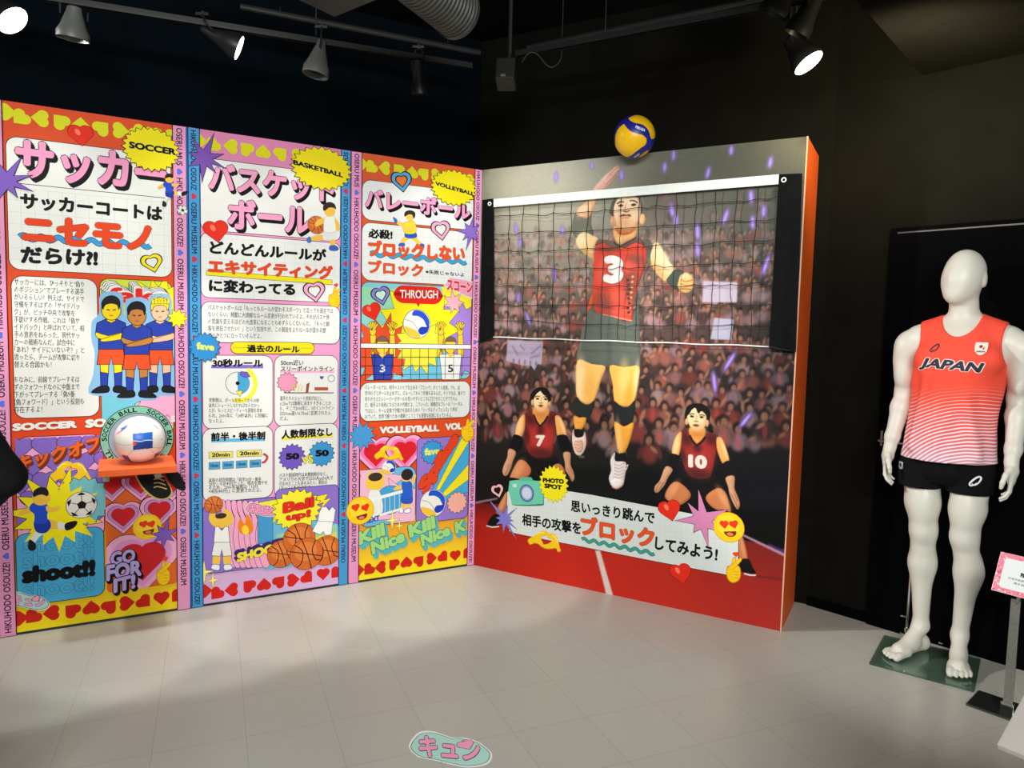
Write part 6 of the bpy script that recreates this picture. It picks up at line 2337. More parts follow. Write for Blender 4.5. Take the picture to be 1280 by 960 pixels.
def head(back, front, dist, dd, r_px, finish, label, lit=False, hang=(0, 0), cone=0.5, zt=None):
    b = at_depth(*back, dist)
    f = at_depth(*front, dist + dd)
    ax = (f - b)
    L = ax.length
    r = r_px * dist / F_PX
    t = empty('spotlight', b, 0, label, 'spotlight', 'track spotlights')
    rot = ax.to_track_quat('Z', 'Y').to_matrix().to_4x4()
    rb = r * cone
    MB().lathe([(0.0001, -0.012), (rb * 0.7, -0.010), (rb, 0.0), (rb * 1.06, L * 0.12), (r * 0.80, L * 0.62), (r, L * 0.80), (r, L), (r * 0.93, L), (r * 0.88, L * 0.82), (0.0001, L * 0.80)],
               28, rot).build('housing', finish, t, True, 35)
    if lit:
        MB().lathe([(0.0001, L * 1.012), (r * 0.90, L * 1.008), (r * 0.93, L * 0.97), (0.0001, L * 0.97)], 28, rot).build('lens', M['lens'], t)
    else:
        MB().lathe([(0.0001, L * 0.86), (r * 0.88, L * 0.86), (r * 0.88, L * 0.84), (0.0001, L * 0.84)], 28, rot).build('lens', M['lampgrey'], t)
    # yoke: two arms up to the adapter under the track
    top = Vector((hang[0], hang[1], TRACK_Z + 0.0)) - b if hang != (0, 0) else Vector((0, 0, max(0.08, (zt or TRACK_Z) - b.z)))
    side = ax.cross(Vector((0, 0, 1)))
    side = side.normalized() if side.length > 1e-4 else Vector((1, 0, 0))
    mid = ax * 0.30
    mb = MB()
    for sg in (-1, 1):
        mb.tube([mid + side * sg * (r * 0.86), mid * 0.3 + side * sg * (r * 0.86) + Vector((0, 0, 0.02)), top * 0.75 + side * sg * r * 0.3], 0.0045, 6)
    mb.tube([top * 0.7, top], 0.011, 10)
    mb.build('yoke', M['black'], t)
    mb = MB().box(top.x - 0.03, top.x + 0.03, top.y - 0.016, top.y + 0.016, top.z - 0.020, top.z - 0.0065, 0.002)
    mb.build('adapter', M['black'], t)
    return t


def tdist(x, y, z=None):
    q_ = on_floor(x, y, TRACK_Z if z is None else z)
    return math.hypot(q_.x, q_.y)


d1 = tdist(15, 2)
head((-8, 2), (16, 26), d1, -0.05, 16.5, M['lampgrey'], 'bright lit spotlight head in the top left corner', True, cone=0.75)
head((93, 10), (91, 49), tdist(92, 8), 0.02, 15.5, M['lamplit'], 'spotlight head hanging straight down above the soccer panel', False, cone=0.45)
head((254, 37), (299, 60), tdist(258, 30), -0.01, 14.5, M['lampgrey'], 'spotlight head tilted right with a thin bright rim above the basketball panel', True, cone=0.30)
head((402, 52), (394, 94), tdist(400, 52), 0.00, 15, M['lamplit'], 'cone spotlight head with a pale lit flank above the basketball panel', False, cone=0.34)
head((523, 76), (526, 118), tdist(523, 74), 0.03, 10.5, M['lampgrey'], 'slim dark spotlight head nearest the corner above the volleyball panel', False, cone=0.72)
head((984, -16), (966, 18), tdist(984, 3, TRACK_Z + .04), 0.02, 18, M['lampgrey'], 'grey spotlight head cut by the top edge above the photo wall', False, cone=0.6, zt=TRACK_Z + 0.04)
head((1022, -6), (995, 43), tdist(1020, -1, TRACK_Z + .04), 0.02, 15, M['lampgrey'], 'grey cone spotlight head above the right end of the photo wall', False, cone=0.5, zt=TRACK_Z + 0.04)
head((989, 50), (1011, 79), tdist(1008, 0, TRACK_Z + .04) + 0.25, -0.02, 18, M['lampgrey'], 'lit spotlight head tilted down right beside the photo wall end', True, cone=0.5, zt=CEIL + 0.006)

# ceiling pieces
q0, q1, q2 = on_floor(418, 21, 3.05), on_floor(372, -1, 3.05), on_floor(472, -1, 3.05)
t = empty('ceiling_panel', q0, 0, 'pale grey hanging ceiling panel with its corner at the top edge', 'ceiling panel')
e1, e2 = (q1 - q0).normalized() * 0.9, (q2 - q0).normalized() * 0.9
for k in range(2):
    a0, a1 = e1 * (k * 0.5 + 0.004 * k), e1 * (k * 0.5 + 0.496)
    vs = [a0, a1, a1 + e2, a0 + e2]
    MB().raw([v[:] for v in vs] + [(v + Vector((0, 0, 0.03)))[:] for v in vs], [(0, 1, 2, 3), (4, 5, 6, 7), (0, 1, 5, 4), (1, 2, 6, 5), (2, 3, 7, 6), (3, 0, 4, 7)]).build('board', M['greybeam'], t)
for v in (e1 * 0.5 + e2 * 0.5,):
    MB().tube([v + Vector((0, 0, 0.03)), v + Vector((0, 0, CEIL - 3.05))], 0.008, 8).build('hanger', M['black'], t)
# ribbed duct
b0, b1 = at_depth(572, 17, 3.15), at_depth(512, -34, 2.85)
ax = b0 - b1
t = empty('air_duct', b0, 0, 'ribbed grey air duct end poking in at the top edge', 'duct')
prof = []
L = ax.length + 0.5
kk = 0
while kk < L:
    prof += [(0.098, kk), (0.104, kk + 0.006), (0.104, kk + 0.012), (0.098, kk + 0.018)]
    kk += 0.024
prof = [(0.085, 0.0), (0.108, 0.0), (0.108, 0.02)] + [(r_, z_ + 0.022) for r_, z_ in prof]
MB().lathe(prof, 36, (-ax).to_track_quat('Z', 'Y').to_matrix().to_4x4()).build('pipe', M['duct'], t, True, 30)
MB().lathe([(0.0001, 0.015), (0.086, 0.015), (0.086, 0.02), (0.0001, 0.02)], 32, (-ax).to_track_quat('Z', 'Y').to_matrix().to_4x4()).build('end_mesh', M['black'], t)
# ceiling rails above the tracks
for nm, a_, b_, lab in (('conduit', (300, 8), (600, 66), 'dark conduit along the ceiling above the sport panels'), ('conduit', (660, 60), (1000, -12), 'dark conduit along the ceiling above the photo wall')):
    z = 3.02 if a_[0] < 500 else 2.99
    q0, q1 = on_floor(*a_, z), on_floor(*b_, z)
    t = empty(nm, q0, 0, lab, 'conduit')
    MB().tube([(0, 0, 0), (q1 - q0)[:]], 0.016, 10).build('pipe', M['black'], t)
    for s_ in (0.15, 0.85):
        v = (q1 - q0) * s_
        MB().tube([v, v + Vector((0, 0, CEIL - z))], 0.003, 6).build('hanger', M['black'], t)
# small box speaker in the corner
q0 = at_depth(633, 92, tdist(635, 82))
t = empty('wall_speaker', q0, YAW_R + 0.4, 'small dark box speaker under the ceiling in the corner', 'speaker')
MB().box(-0.05, 0.05, -0.05, 0.06, -0.065, 0.06, 0.008, Matrix.Rotation(-0.35, 4, 'X')).build('cabinet', mat('olive_black_plastic', (0.011, 0.012, 0.009), 0.6), t)
MB().box(-0.02, 0.005, -0.062, -0.050, -0.058, -0.048, 0.001, Matrix.Rotation(-0.35, 4, 'X')).build('badge', M['steel'], t)
MB().tube([(0, 0.03, 0.05), (0.01, 0.05, 0.12), (0.01, 0.05, CEIL - q0.z)], 0.011, 8).build('arm', M['black'], t)
pts = [at_depth(x, y, tdist(640, 75) - 0.05) for x, y in smooth([(652, 78), (662, 66), (672, 68), (682, 80), (690, 84), (698, 79), (702, 70), (702, 60)], 4, False)]
o = MB().tube([(q_ - pts[0])[:] for q_ in pts], 0.0045, 6).build('cable', M['rail'], None, True)
o.location = pts[0]
tag(o, 'thin grey cable looping down beside the corner speaker', 'cable')


# ================================================================== side door
def wpt(s, off, z):
    n_ = Vector((DOOR_D.y, -DOOR_D.x, 0))
    return wb + DOOR_D * s + n_ * off + Vector((0, 0, z))


dn = empty('door_1', wpt(0.315, 0, 0), math.atan2(DOOR_D.y, DOOR_D.x))
tag(dn, kind='structure')
MB().box(0, 1.25, -0.030, 0.0, 0.0, 2.00, 0.002).build('door_leaf', M['door'], dn)
MB().box(0.035, 1.25, -0.0345, -0.030, 1.972, 1.979).build('top_rail', M['doorgap'], dn)
mb = MB().tube([(0.02, -0.032, 0.955), (0.02, -0.075, 0.955), (0.15, -0.075, 0.953)], 0.005, 8)
mb.box(0.015, 0.025, -0.036, -0.030, 0.925, 1.0, 0.002)
mb.build('door_handle', M['steel'], dn)
tag(MB().raw([v[:] for v in (wpt(0, 0.001, 0), wpt(2.6, 0.001, 0), wpt(2.6, 0.014, 0), wpt(0, 0.014, 0), wpt(0, 0.001, 0.05), wpt(2.6, 0.001, 0.05), wpt(2.6, 0.014, 0.05), wpt(0, 0.014, 0.05))],
             [(0, 1, 2, 3), (4, 5, 6, 7), (0, 1, 5, 4), (1, 2, 6, 5), (2, 3, 7, 6), (3, 0, 4, 7)]).build('baseboard_right', M['door']), kind='structure')
# lowered soffit over the side door
e = on_floor(1165, 108, 2.72)
g = on_floor(1072, 2, 2.72)
dr = (e - g).normalized()
a0, a1 = g - dr * 1.2, e + dr * 0.6
side = Vector((dr.y, -dr.x, 0)) * 1.6
vs = [a0, a1, a1 + side, a0 + side]
tag(MB().raw([v[:] for v in vs] + [Vector((v.x, v.y, CEIL))[:] for v in vs], [(0, 1, 2, 3), (4, 5, 6, 7), (0, 1, 5, 4), (1, 2, 6, 5), (2, 3, 7, 6), (3, 0, 4, 7)]).build('trim_1', M['sidewall']), kind='structure')
# ================================================================== smooth bodies from distance fields
def surface_nets(F, org, h):
    nx, ny, nz = F.shape
    S = F < 0
    cell_idx = -np.ones((nx - 1, ny - 1, nz - 1), dtype=np.int64)
    c = [S[i:nx - 1 + i, j:ny - 1 + j, k:nz - 1 + k] for i in (0, 1) for j in (0, 1) for k in (0, 1)]
    tot = sum(x.astype(np.int8) for x in c)
    act = (tot > 0) & (tot < 8)
    ids = np.argwhere(act)
    cell_idx[act] = np.arange(len(ids))
    acc = np.zeros((len(ids), 3))
    cnt = np.zeros(len(ids))
    cor = [(i, j, k) for i in (0, 1) for j in (0, 1) for k in (0, 1)]
    for a in range(8):
        for b in range(a + 1, 8):
            d = [cor[b][q] - cor[a][q] for q in range(3)]
            if sum(abs(x) for x in d) != 1:
                continue
            fa = F[ids[:, 0] + cor[a][0], ids[:, 1] + cor[a][1], ids[:, 2] + cor[a][2]]
            fb = F[ids[:, 0] + cor[b][0], ids[:, 1] + cor[b][1], ids[:, 2] + cor[b][2]]
            m = (fa < 0) != (fb < 0)
            t = np.where(m, fa / np.where(m, fa - fb, 1), 0)
            for q in range(3):
                acc[:, q] += np.where(m, cor[a][q] + t * d[q], 0)
            cnt += m
    V = (ids + acc / cnt[:, None]) * h + np.array(org)
    faces = []
    for ax in range(3):
        sl0 = [slice(None)] * 3
        sl1 = [slice(None)] * 3
        sl0[ax] = slice(0, -1)
        sl1[ax] = slice(1, None)
        A, B = S[tuple(sl0)], S[tuple(sl1)]
        E = np.argwhere(A != B)
        u, v = [(1, 2), (2, 0), (0, 1)][ax]
        lim = np.array(cell_idx.shape)
        ok = (E[:, u] > 0) & (E[:, v] > 0) & (E[:, u] < lim[u]) & (E[:, v] < lim[v])
        E = E[ok]
        q = []
        for du, dv in ((-1, -1), (0, -1), (0, 0), (-1, 0)):
            G = E.copy()
            G[:, u] += du
            G[:, v] += dv
            q.append(cell_idx[G[:, 0], G[:, 1], G[:, 2]])
        q = np.stack(q, 1)
        ins = A[E[:, 0], E[:, 1], E[:, 2]]
        q[~ins] = q[~ins][:, ::-1]
        faces.append(q)
    return V, np.concatenate(faces)


class Field:
    def __init__(self, lo, hi, h):
        self.lo, self.h = np.array(lo, float), h
        self.n = (np.ceil((np.array(hi) - self.lo) / h)).astype(int) + 1
        self.F = np.full(tuple(self.n), 0.5, dtype=np.float32)

    def win(self, lo, hi):
        a = np.clip(np.floor((np.array(lo) - self.lo) / self.h).astype(int), 0, self.n - 1)
        b = np.clip(np.ceil((np.array(hi) - self.lo) / self.h).astype(int) + 1, 1, self.n)
        if (b <= a).any():
            return None
        ax = [self.lo[i] + self.h * np.arange(a[i], b[i]) for i in range(3)]
        return tuple(slice(a[i], b[i]) for i in range(3)), np.meshgrid(*ax, indexing='ij')

    def put(self, fn, lo, hi, k, mode):
        w = self.win(lo, hi)
        if w is None:
            return
        sl, (X, Y, Z) = w
        D = fn(X, Y, Z).astype(np.float32)
        F = self.F[sl]
        if mode == 'add':
            if k > 0:
                hh = np.clip(0.5 + 0.5 * (F - D) / k, 0, 1)
                self.F[sl] = F * (1 - hh) + D * hh - k * hh * (1 - hh)
            else:
                self.F[sl] = np.minimum(F, D)
        else:
            if k > 0:
                hh = np.clip(0.5 - 0.5 * (F + D) / k, 0, 1)
                self.F[sl] = F * (1 - hh) + (-D) * hh + k * hh * (1 - hh)
            else:
                self.F[sl] = np.maximum(F, -D)

    def cap(self, a, b, ra, rb, k=0.02, sq=1.0, mode='add'):
        """tapered capsule; sq < 1 flattens it front to back"""
        a, b = np.array(a, float), np.array(b, float)
        m = max(ra, rb) + k + 3 * self.h
        lo, hi = np.minimum(a, b) - m, np.maximum(a, b) + m
        d = b - a
        ds = d * np.array([1, 1 / sq, 1])
        L2 = ds @ ds + 1e-12

        def fn(X, Y, Z):
            px, py, pz = X - a[0], (Y - a[1]) / sq, Z - a[2]
            t = np.clip((px * ds[0] + py * ds[1] + pz * ds[2]) / L2, 0, 1)
            return (np.sqrt((px - t * ds[0]) ** 2 + (py - t * ds[1]) ** 2 + (pz - t * ds[2]) ** 2) - (ra + (rb - ra) * t)) * (0.5 + 0.5 * sq)
        self.put(fn, lo, hi, k, mode)
        return self

    def ell(self, c, r, k=0.02, mode='add', rot=None):
        c, r = np.array(c, float), np.array(r, float)
        m = max(r) + k + 3 * self.h
        R = np.array(rot) if rot is not None else None

        def fn(X, Y, Z):
            p = [X - c[0], Y - c[1], Z - c[2]]
            if R is not None:
                p = [R[i][0] * p[0] + R[i][1] * p[1] + R[i][2] * p[2] for i in range(3)]
            q = np.sqrt((p[0] / r[0]) ** 2 + (p[1] / r[1]) ** 2 + (p[2] / r[2]) ** 2)
            g = np.sqrt((p[0] / r[0] ** 2) ** 2 + (p[1] / r[1] ** 2) ** 2 + (p[2] / r[2] ** 2) ** 2)
            return q * (q - 1) / np.maximum(g, 1e-6)
        self.put(fn, c - m, c + m, k, mode)
        return self

    def chain(self, pts, rs, k=0.012, sq=1.0):
        for i in range(len(pts) - 1):
            self.cap(pts[i], pts[i + 1], rs[i], rs[i + 1], k, sq)
        return self

    def cut(self, nx, ny, nz, d):
        """keep the side where n.p < d"""
        ax = [self.lo[i] + self.h * np.arange(self.n[i]) for i in range(3)]
        X, Y, Z = np.meshgrid(*ax, indexing='ij')
        self.F = np.maximum(self.F, (nx * X + ny * Y + nz * Z - d).astype(np.float32))
        return self

    def mesh(self, name, material, parent=None, xf=None, iters=1):
        F = self.F
        F[0], F[-1], F[:, 0], F[:, -1], F[:, :, 0], F[:, :, -1] = 1, 1, 1, 1, 1, 1
        V, Q = surface_nets(F, self.lo, self.h)
        if xf is not None:
            V = xf(V)
        me = bpy.data.meshes.new(name)
        me.from_pydata([tuple(v) for v in V.tolist()], [], [tuple(q) for q in Q.tolist()])
        if iters:
            bm = bmesh.new()
            bm.from_mesh(me)
            for _ in range(iters):
                bmesh.ops.smooth_vert(bm, verts=bm.verts, factor=0.5, use_axis_x=True, use_axis_y=True, use_axis_z=True)
            bm.to_mesh(me)
            bm.free()
        for pl in me.polygons:
            pl.use_smooth = True
        me.materials.append(material)
        o = bpy.data.objects.new(name, me)
        return link(o, parent)


# ------------------------------------------------------------------ mannequin
MQ = Vector((1.973, 3.165, 0))
mq = empty('mannequin', MQ, math.radians(-31.9) - 0.15,
           'white headform mannequin in a red fading running vest and black shorts on a glass plate', 'mannequin')


def mxf(V):
    V = V.copy()
    V[:, 0] *= 1.027
    V[:, 1] *= 1.027
    V[:, 2] = 1.459 + (V[:, 2] - 1.459) * 1.027
    return V


B = Field((-0.36, -0.22, 0.03), (0.36, 0.22, 1.88), 0.0045)
# head: smooth egg with jaw and ears
B.ell((-0.008, 0.012, 1.748), (0.078, 0.098, 0.098), 0)
B.ell((-0.020, -0.028, 1.690), (0.062, 0.066, 0.078), 0.05)
B.ell((-0.030, -0.054, 1.652), (0.034, 0.034, 0.032), 0.03)
B.ell((-0.040, -0.084, 1.712), (0.010, 0.012, 0.026), 0.02)
for sx in (-1, 1):
    B.ell((-0.008 + sx * 0.074, 0.018 - sx * 0.022, 1.715), (0.010, 0.020, 0.030), 0.012)
B.cap((0.0, 0.028, 1.49), (-0.006, 0.008, 1.66), 0.060, 0.053, 0.02)
# trunk
B.cap((-0.008, 0.005, 1.27), (0.0, 0.012, 1.40), 0.150, 0.156, 0.03, 0.70)
B.cap((-0.150, 0.02, 1.448), (0.150, 0.02, 1.448), 0.062, 0.062, 0.05)
for sx in (-1, 1):
    B.cap((0, 0.035, 1.545), (sx * 0.165, 0.02, 1.470), 0.040, 0.052, 0.035)
    B.ell((sx * 0.072, -0.072, 1.378), (0.085, 0.045, 0.062), 0.035)
    B.ell((sx * 0.078, 0.085, 1.40), (0.075, 0.04, 0.10), 0.04)
B.cap((-0.020, 0.0, 1.06), (-0.008, 0.005, 1.28), 0.128, 0.146, 0.04, 0.68)
B.cap((-0.075, 0.01, 0.955), (0.030, 0.01, 0.955), 0.098, 0.098, 0.05, 0.82)
B.ell((-0.07, 0.075, 0.91), (0.085, 0.07, 0.09), 0.03)
B.ell((0.025, 0.075, 0.91), (0.085, 0.07, 0.09), 0.03)
# arms (left of the picture first)
B.chain([(-0.200, 0.018, 1.432), (-0.212, 0.030, 1.36), (-0.214, 0.042, 1.225)], [0.056, 0.050, 0.039], 0.02)
B.ell((-0.215, 0.018, 1.415), (0.044, 0.056, 0.072), 0.03)
B.ell((-0.218, 0.008, 1.31), (0.036, 0.042, 0.07), 0.025)
B.chain([(-0.214, 0.042, 1.225), (-0.222, 0.018, 1.15), (-0.238, -0.030, 1.02), (-0.243, -0.042, 0.972)], [0.039, 0.041, 0.029, 0.0235], 0.02)
B.chain([(0.200, 0.018, 1.432), (0.210, 0.030, 1.36), (0.208, 0.048, 1.225)], [0.056, 0.050, 0.039], 0.02)
B.ell((0.213, 0.018, 1.415), (0.044, 0.056, 0.072), 0.03)
B.ell((0.215, 0.008, 1.31), (0.036, 0.042, 0.07), 0.025)
B.chain([(0.208, 0.048, 1.225), (0.212, 0.020, 1.15), (0.214, -0.042, 1.02), (0.212, -0.060, 0.972)], [0.039, 0.041, 0.029, 0.0235], 0.02)


def hand(B, wrist, sx, tilt):
    """hanging hand, fingers softly curled forward and inward"""
    w = np.array(wrist)
    P_ = lambda x, y, z: tuple(w + np.array([x * sx, y, z]))
    B.cap(P_(0, 0, 0), P_(0.004, -0.006, -0.035), 0.0225, 0.026, 0.015)
    B.ell(P_(0.006, -0.010, -0.058), (0.017, 0.038, 0.044), 0.015)
    fingers = [(-0.034, 0.9, 0.0072), (-0.012, 1.06, 0.0078), (0.010, 1.0, 0.0076), (0.029, 0.80, 0.0068)]
    for fy, l, r in fingers:
        a = P_(0.006, -0.010 + fy * 0.9, -0.088)
        b = P_(0.006 - 0.003, -0.014 + fy, -0.088 - 0.032 * l)
        c = P_(-0.008, -0.020 + fy, -0.088 - 0.054 * l)
        d = P_(-0.024, -0.024 + fy * 0.95, -0.088 - 0.066 * l)
        B.chain([a, b, c, d], [r * 1.12, r * 1.05, r, r * 0.85], 0.004)
    B.chain([P_(0.0, -0.030, -0.030), P_(-0.010, -0.056, -0.052), P_(-0.018, -0.066, -0.080), P_(-0.022, -0.064, -0.102)], [0.015, 0.0115, 0.0095, 0.008], 0.006)


hand(B, (-0.243, -0.042, 0.972), -1, 0)
hand(B, (0.212, -0.060, 0.972), 1, 0)


def sgn_of(dx):
    return 1 if dx < 0 else -1


def leg(B, hip, knee, calf, ank, toe_dx):
    B.cap(hip, ((hip[0] + knee[0]) / 2, hip[1] - 0.01, (hip[2] + knee[2]) / 2), 0.076, 0.067, 0.02, 1.0)
    B.cap(((hip[0] + knee[0]) / 2, hip[1] - 0.01, (hip[2] + knee[2]) / 2), knee, 0.067, 0.051, 0.025)
    B.ell((knee[0], knee[1] - 0.022, knee[2] + 0.01), (0.036, 0.036, 0.046), 0.025)
    B.ell((knee[0], knee[1] - 0.025, knee[2] + 0.12), (0.056, 0.055, 0.11), 0.02)
    B.cap(knee, calf, 0.050, 0.050, 0.03)
    B.ell((calf[0], calf[1] + 0.022, calf[2]), (0.051, 0.050, 0.10), 0.03)
    B.cap(calf, ank, 0.047, 0.030, 0.03)
    x, y, z = ank
    B.ell((x, y + 0.028, 0.085), (0.030, 0.036, 0.036), 0.025)
    d = np.array([toe_dx, -0.195, 0.0])
    A = np.array([x, y, 0])
    q = lambda t, s, zz: tuple(A + d * t + np.array([s, 0, 0]) * 1.0 + np.array([0, 0, zz]))
    B.cap(ank, q(0.35, 0, 0.105), 0.030, 0.030, 0.03)
    B.cap(q(-0.1, 0, 0.078), q(0.70, 0, 0.074), 0.028, 0.026, 0.025)
    B.cap(q(0.25, 0, 0.100), q(0.72, 0, 0.080), 0.030, 0.028, 0.02)
    B.cap(q(0.58, -0.026 * sgn_of(toe_dx), 0.070), q(0.64, 0.022 * sgn_of(toe_dx), 0.070), 0.019, 0.019, 0.02)
    sgn = 1 if toe_dx < 0 else -1
    for i, (s, l, r) in enumerate(((0.029, 1.04, 0.0150), (0.006, 1.05, 0.0098), (-0.0135, 1.00, 0.0092), (-0.031, 0.93, 0.0086), (-0.046, 0.84, 0.0080))):
        B.chain([q(0.66, s * sgn * 0.9, 0.070), q(l * 0.92, s * sgn, 0.068), q(l, s * sgn, 0.062)], [r * 1.1, r * 1.05, r * 0.9], 0.002)


leg(B, (-0.118, 0.01, 0.86), (-0.094, -0.005, 0.615), (-0.096, 0.022, 0.46), (-0.088, 0.045, 0.165), -0.075)
leg(B, (0.068, 0.01, 0.86), (0.062, -0.005, 0.615), (0.082, 0.022, 0.46), (0.064, 0.045, 0.165), 0.030)
B.cut(0, 0, -1, -0.050)
body = B.mesh('body', M['white'], mq, mxf, 1)


# ------------------------------------------------------------------ running vest
def vest_material():
    m = bpy.data.materials.new('red_running_vest')
    m.use_nodes = True
    nt = m.node_tree
    b = nt.nodes['Principled BSDF']
    b.inputs['Roughness'].default_value = 0.75
    b.inputs['Specular IOR Level'].default_value = 0.25
    tc = nt.nodes.new('ShaderNodeTexCoord')
    sep = nt.nodes.new('ShaderNodeSeparateXYZ')
    nt.links.new(tc.outputs['Object'], sep.inputs[0])

    def math_(op, a, bb, clamp=False):
        n = nt.nodes.new('ShaderNodeMath')
        n.operation = op
        n.use_clamp = clamp
        for i, v in enumerate((a, bb)):
            if v is None:
                continue
            if isinstance(v, (int, float)):
                n.inputs[i].default_value = v
            else:
                nt.links.new(v, n.inputs[i])
        return n.outputs[0]
    x, z = sep.outputs['X'], sep.outputs['Z']
    # arcs around a point low on the right side of the vest
    dx = math_('SUBTRACT', x, 0.09)
    dz = math_('SUBTRACT', z, 0.76)
    dx2 = math_('MULTIPLY', math_('MULTIPLY', dx, dx), 1.0)
    r = math_('SQRT', math_('ADD', dx2, math_('MULTIPLY', dz, dz)), None)
    nz = nt.nodes.new('ShaderNodeTexNoise')
    nz.inputs['Scale'].default_value = 5.0
    nz.inputs['Detail'].default_value = 1
    nt.links.new(tc.outputs['Object'], nz.inputs['Vector'])
    r2 = math_('ADD', r, math_('MULTIPLY', nz.outputs['Fac'], 0.035))
    s = math_('SINE', math_('MULTIPLY', r2, 2 * PI / 0.0145), None)
    s01 = math_('ADD', math_('MULTIPLY', s, 0.5), 0.5)
    # how much white shows: none at the chest, most at the hem, more towards the left side
    up_ = nt.nodes.new('ShaderNodeMapRange')
    up_.inputs['From Min'].default_value = 0.92
    up_.inputs['From Max'].default_value = 1.31
    up_.inputs['To Min'].default_value = 0.30
    up_.inputs['To Max'].default_value = 1.08
    zz = math_('ADD', z, math_('MULTIPLY', x, -0.10))
    nt.links.new(zz, up_.inputs['Value'])
    d = math_('SUBTRACT', s01, up_.outputs['Result'])
    w_ = math_('MULTIPLY', d, 5.0, True)
    rp = nt.nodes.new('ShaderNodeValToRGB')
    e = rp.color_ramp.elements
    e[0].position, e[0].color = 0.0, rgb(190, 150, 175)
    e[1].position, e[1].color = 0.45, rgb(240, 80, 60)
    q = e.new(0.16)
    q.color = rgb(215, 105, 110)
    g = nt.nodes.new('ShaderNodeMapRange')
    g.inputs['From Min'].default_value = 0.90
    g.inputs['From Max'].default_value = 1.55
    nt.links.new(z, g.inputs['Value'])
    nt.links.new(g.outputs['Result'], rp.inputs['Fac'])
    mx = nt.nodes.new('ShaderNodeMixRGB')
    mx.inputs['Color2'].default_value = rgb(238, 214, 222)
    nt.links.new(w_, mx.inputs['Fac'])
    nt.links.new(rp.outputs['Color'], mx.inputs['Color1'])
    nt.links.new(mx.outputs['Color'], b.inputs['Base Color'])
    n2 = nt.nodes.new('ShaderNodeTexNoise')
    n2.inputs['Scale'].default_value = 9.0
    n2.inputs['Detail'].default_value = 2
    mp = nt.nodes.new('ShaderNodeMapping')
    mp.inputs['Scale'].default_value = (1.6, 1, 0.6)
    nt.links.new(tc.outputs['Object'], mp.inputs['Vector'])
    nt.links.new(mp.outputs['Vector'], n2.inputs['Vector'])
    bp = nt.nodes.new('ShaderNodeBump')
    bp.inputs['Strength'].default_value = 0.5
    bp.inputs['Distance'].default_value = 0.02
    nt.links.new(n2.outputs['Fac'], bp.inputs['Height'])
    nt.links.new(bp.outputs['Normal'], b.inputs['Normal'])
    return m


M['vest'] = vest_material()
T = Field((-0.30, -0.24, 0.90), (0.30, 0.24, 1.62), 0.005)
T.cap((-0.008, 0.005, 1.27), (0.0, 0.012, 1.40), 0.160, 0.166, 0.03, 0.72)
T.cap((-0.150, 0.02, 1.448), (0.150, 0.02, 1.448), 0.069, 0.069, 0.05)
for sx in (-1, 1):
    T.cap((0, 0.035, 1.545), (sx * 0.165, 0.02, 1.470), 0.049, 0.060, 0.035)
    T.ell((sx * 0.072, -0.072, 1.378), (0.092, 0.055, 0.070), 0.04)
    T.ell((sx * 0.078, 0.085, 1.40), (0.083, 0.05, 0.11), 0.04)
T.cap((-0.022, 0.0, 0.90), (-0.020, 0.0, 1.10), 0.192, 0.154, 0.04, 0.80)
T.cap((-0.020, 0.0, 1.06), (-0.008, 0.005, 1.28), 0.150, 0.160, 0.05, 0.72)
# soft folds
for (x0, z0, x1, z1, rr_) in ((-0.10, 1.30, -0.14, 1.00, 0.010), (0.04, 1.22, 0.10, 0.98, 0.010), (-0.04, 1.12, -0.07, 0.93, 0.010)):
    T.cap((x0, -0.106, z0), (x1, -0.116, z1), rr_, rr_ * 1.3, 0.05)
T.ell((-0.006, -0.07, 1.605), (0.080, 0.24, 0.130), 0.004, 'sub')
for sx in (-1, 1):
    T.ell((sx * 0.236, 0.015, 1.455), (0.090, 0.26, 0.145), 0.004, 'sub')
T.cut(0.02, 0, -1, -0.945)
vest = T.mesh('running_vest', M['vest'], mq, mxf, 1)
vest['label'] = 'red running vest fading to white stripes at the hem'

# ------------------------------------------------------------------ shorts
S_ = Field((-0.28, -0.22, 0.76), (0.22, 0.24, 1.06), 0.005)
S_.cap((-0.078, 0.008, 0.965), (0.033, 0.008, 0.965), 0.106, 0.106, 0.04, 0.92)
S_.ell((-0.025, -0.07, 0.915), (0.10, 0.05, 0.075), 0.02)
S_.cap((-0.114, 0.006, 0.90), (-0.120, 0.002, 0.77), 0.100, 0.092, 0.012, 1.0)
S_.cap((0.058, 0.006, 0.90), (0.064, 0.002, 0.77), 0.100, 0.090, 0.012, 1.0)
S_.ell((-0.07, 0.075, 0.91), (0.092, 0.078, 0.096), 0.03)
S_.ell((0.025, 0.075, 0.91), (0.092, 0.078, 0.096), 0.03)
S_.cap((-0.027, -0.2, 0.80), (-0.027, 0.2, 0.80), 0.016, 0.016, 0.02, 1.0, 'sub')
S_.cut(0, 0, -1, -0.812)
S_.cut(0, 0, 1, 0.985)
shorts = S_.mesh('shorts', M['blackcloth'], mq, mxf, 1)


def project(o_target, parts, name, col, off=0.0025, rough=0.6, copies=1):
    """flat shapes (x, z) dropped on the front of a garment"""
    me_ = o_target.data
    bvh = BVHTree.FromPolygons([v.co[:] for v in me_.vertices], [tuple(pl.vertices) for pl in me_.polygons])
    mb = MB()
    for pts, fcs in parts:
        out = []
        for x, z in pts:
            hit = bvh.ray_cast(Vector((x, -1, z)), Vector((0, 1, 0)))
            out.append((x, (hit[0].y if hit[0] else -0.12) - off - 0.00003 * (len(out) * copies // len(pts)), z))
        mb.raw(out, fcs)
    me = bpy.data.meshes.new(name)
    me.from_pydata(mb.v, [], mb.f)
    me.materials.append(mat(name + '_ink', rgb(*col), rough))
    return link(bpy.data.objects.new(name, me), o_target)


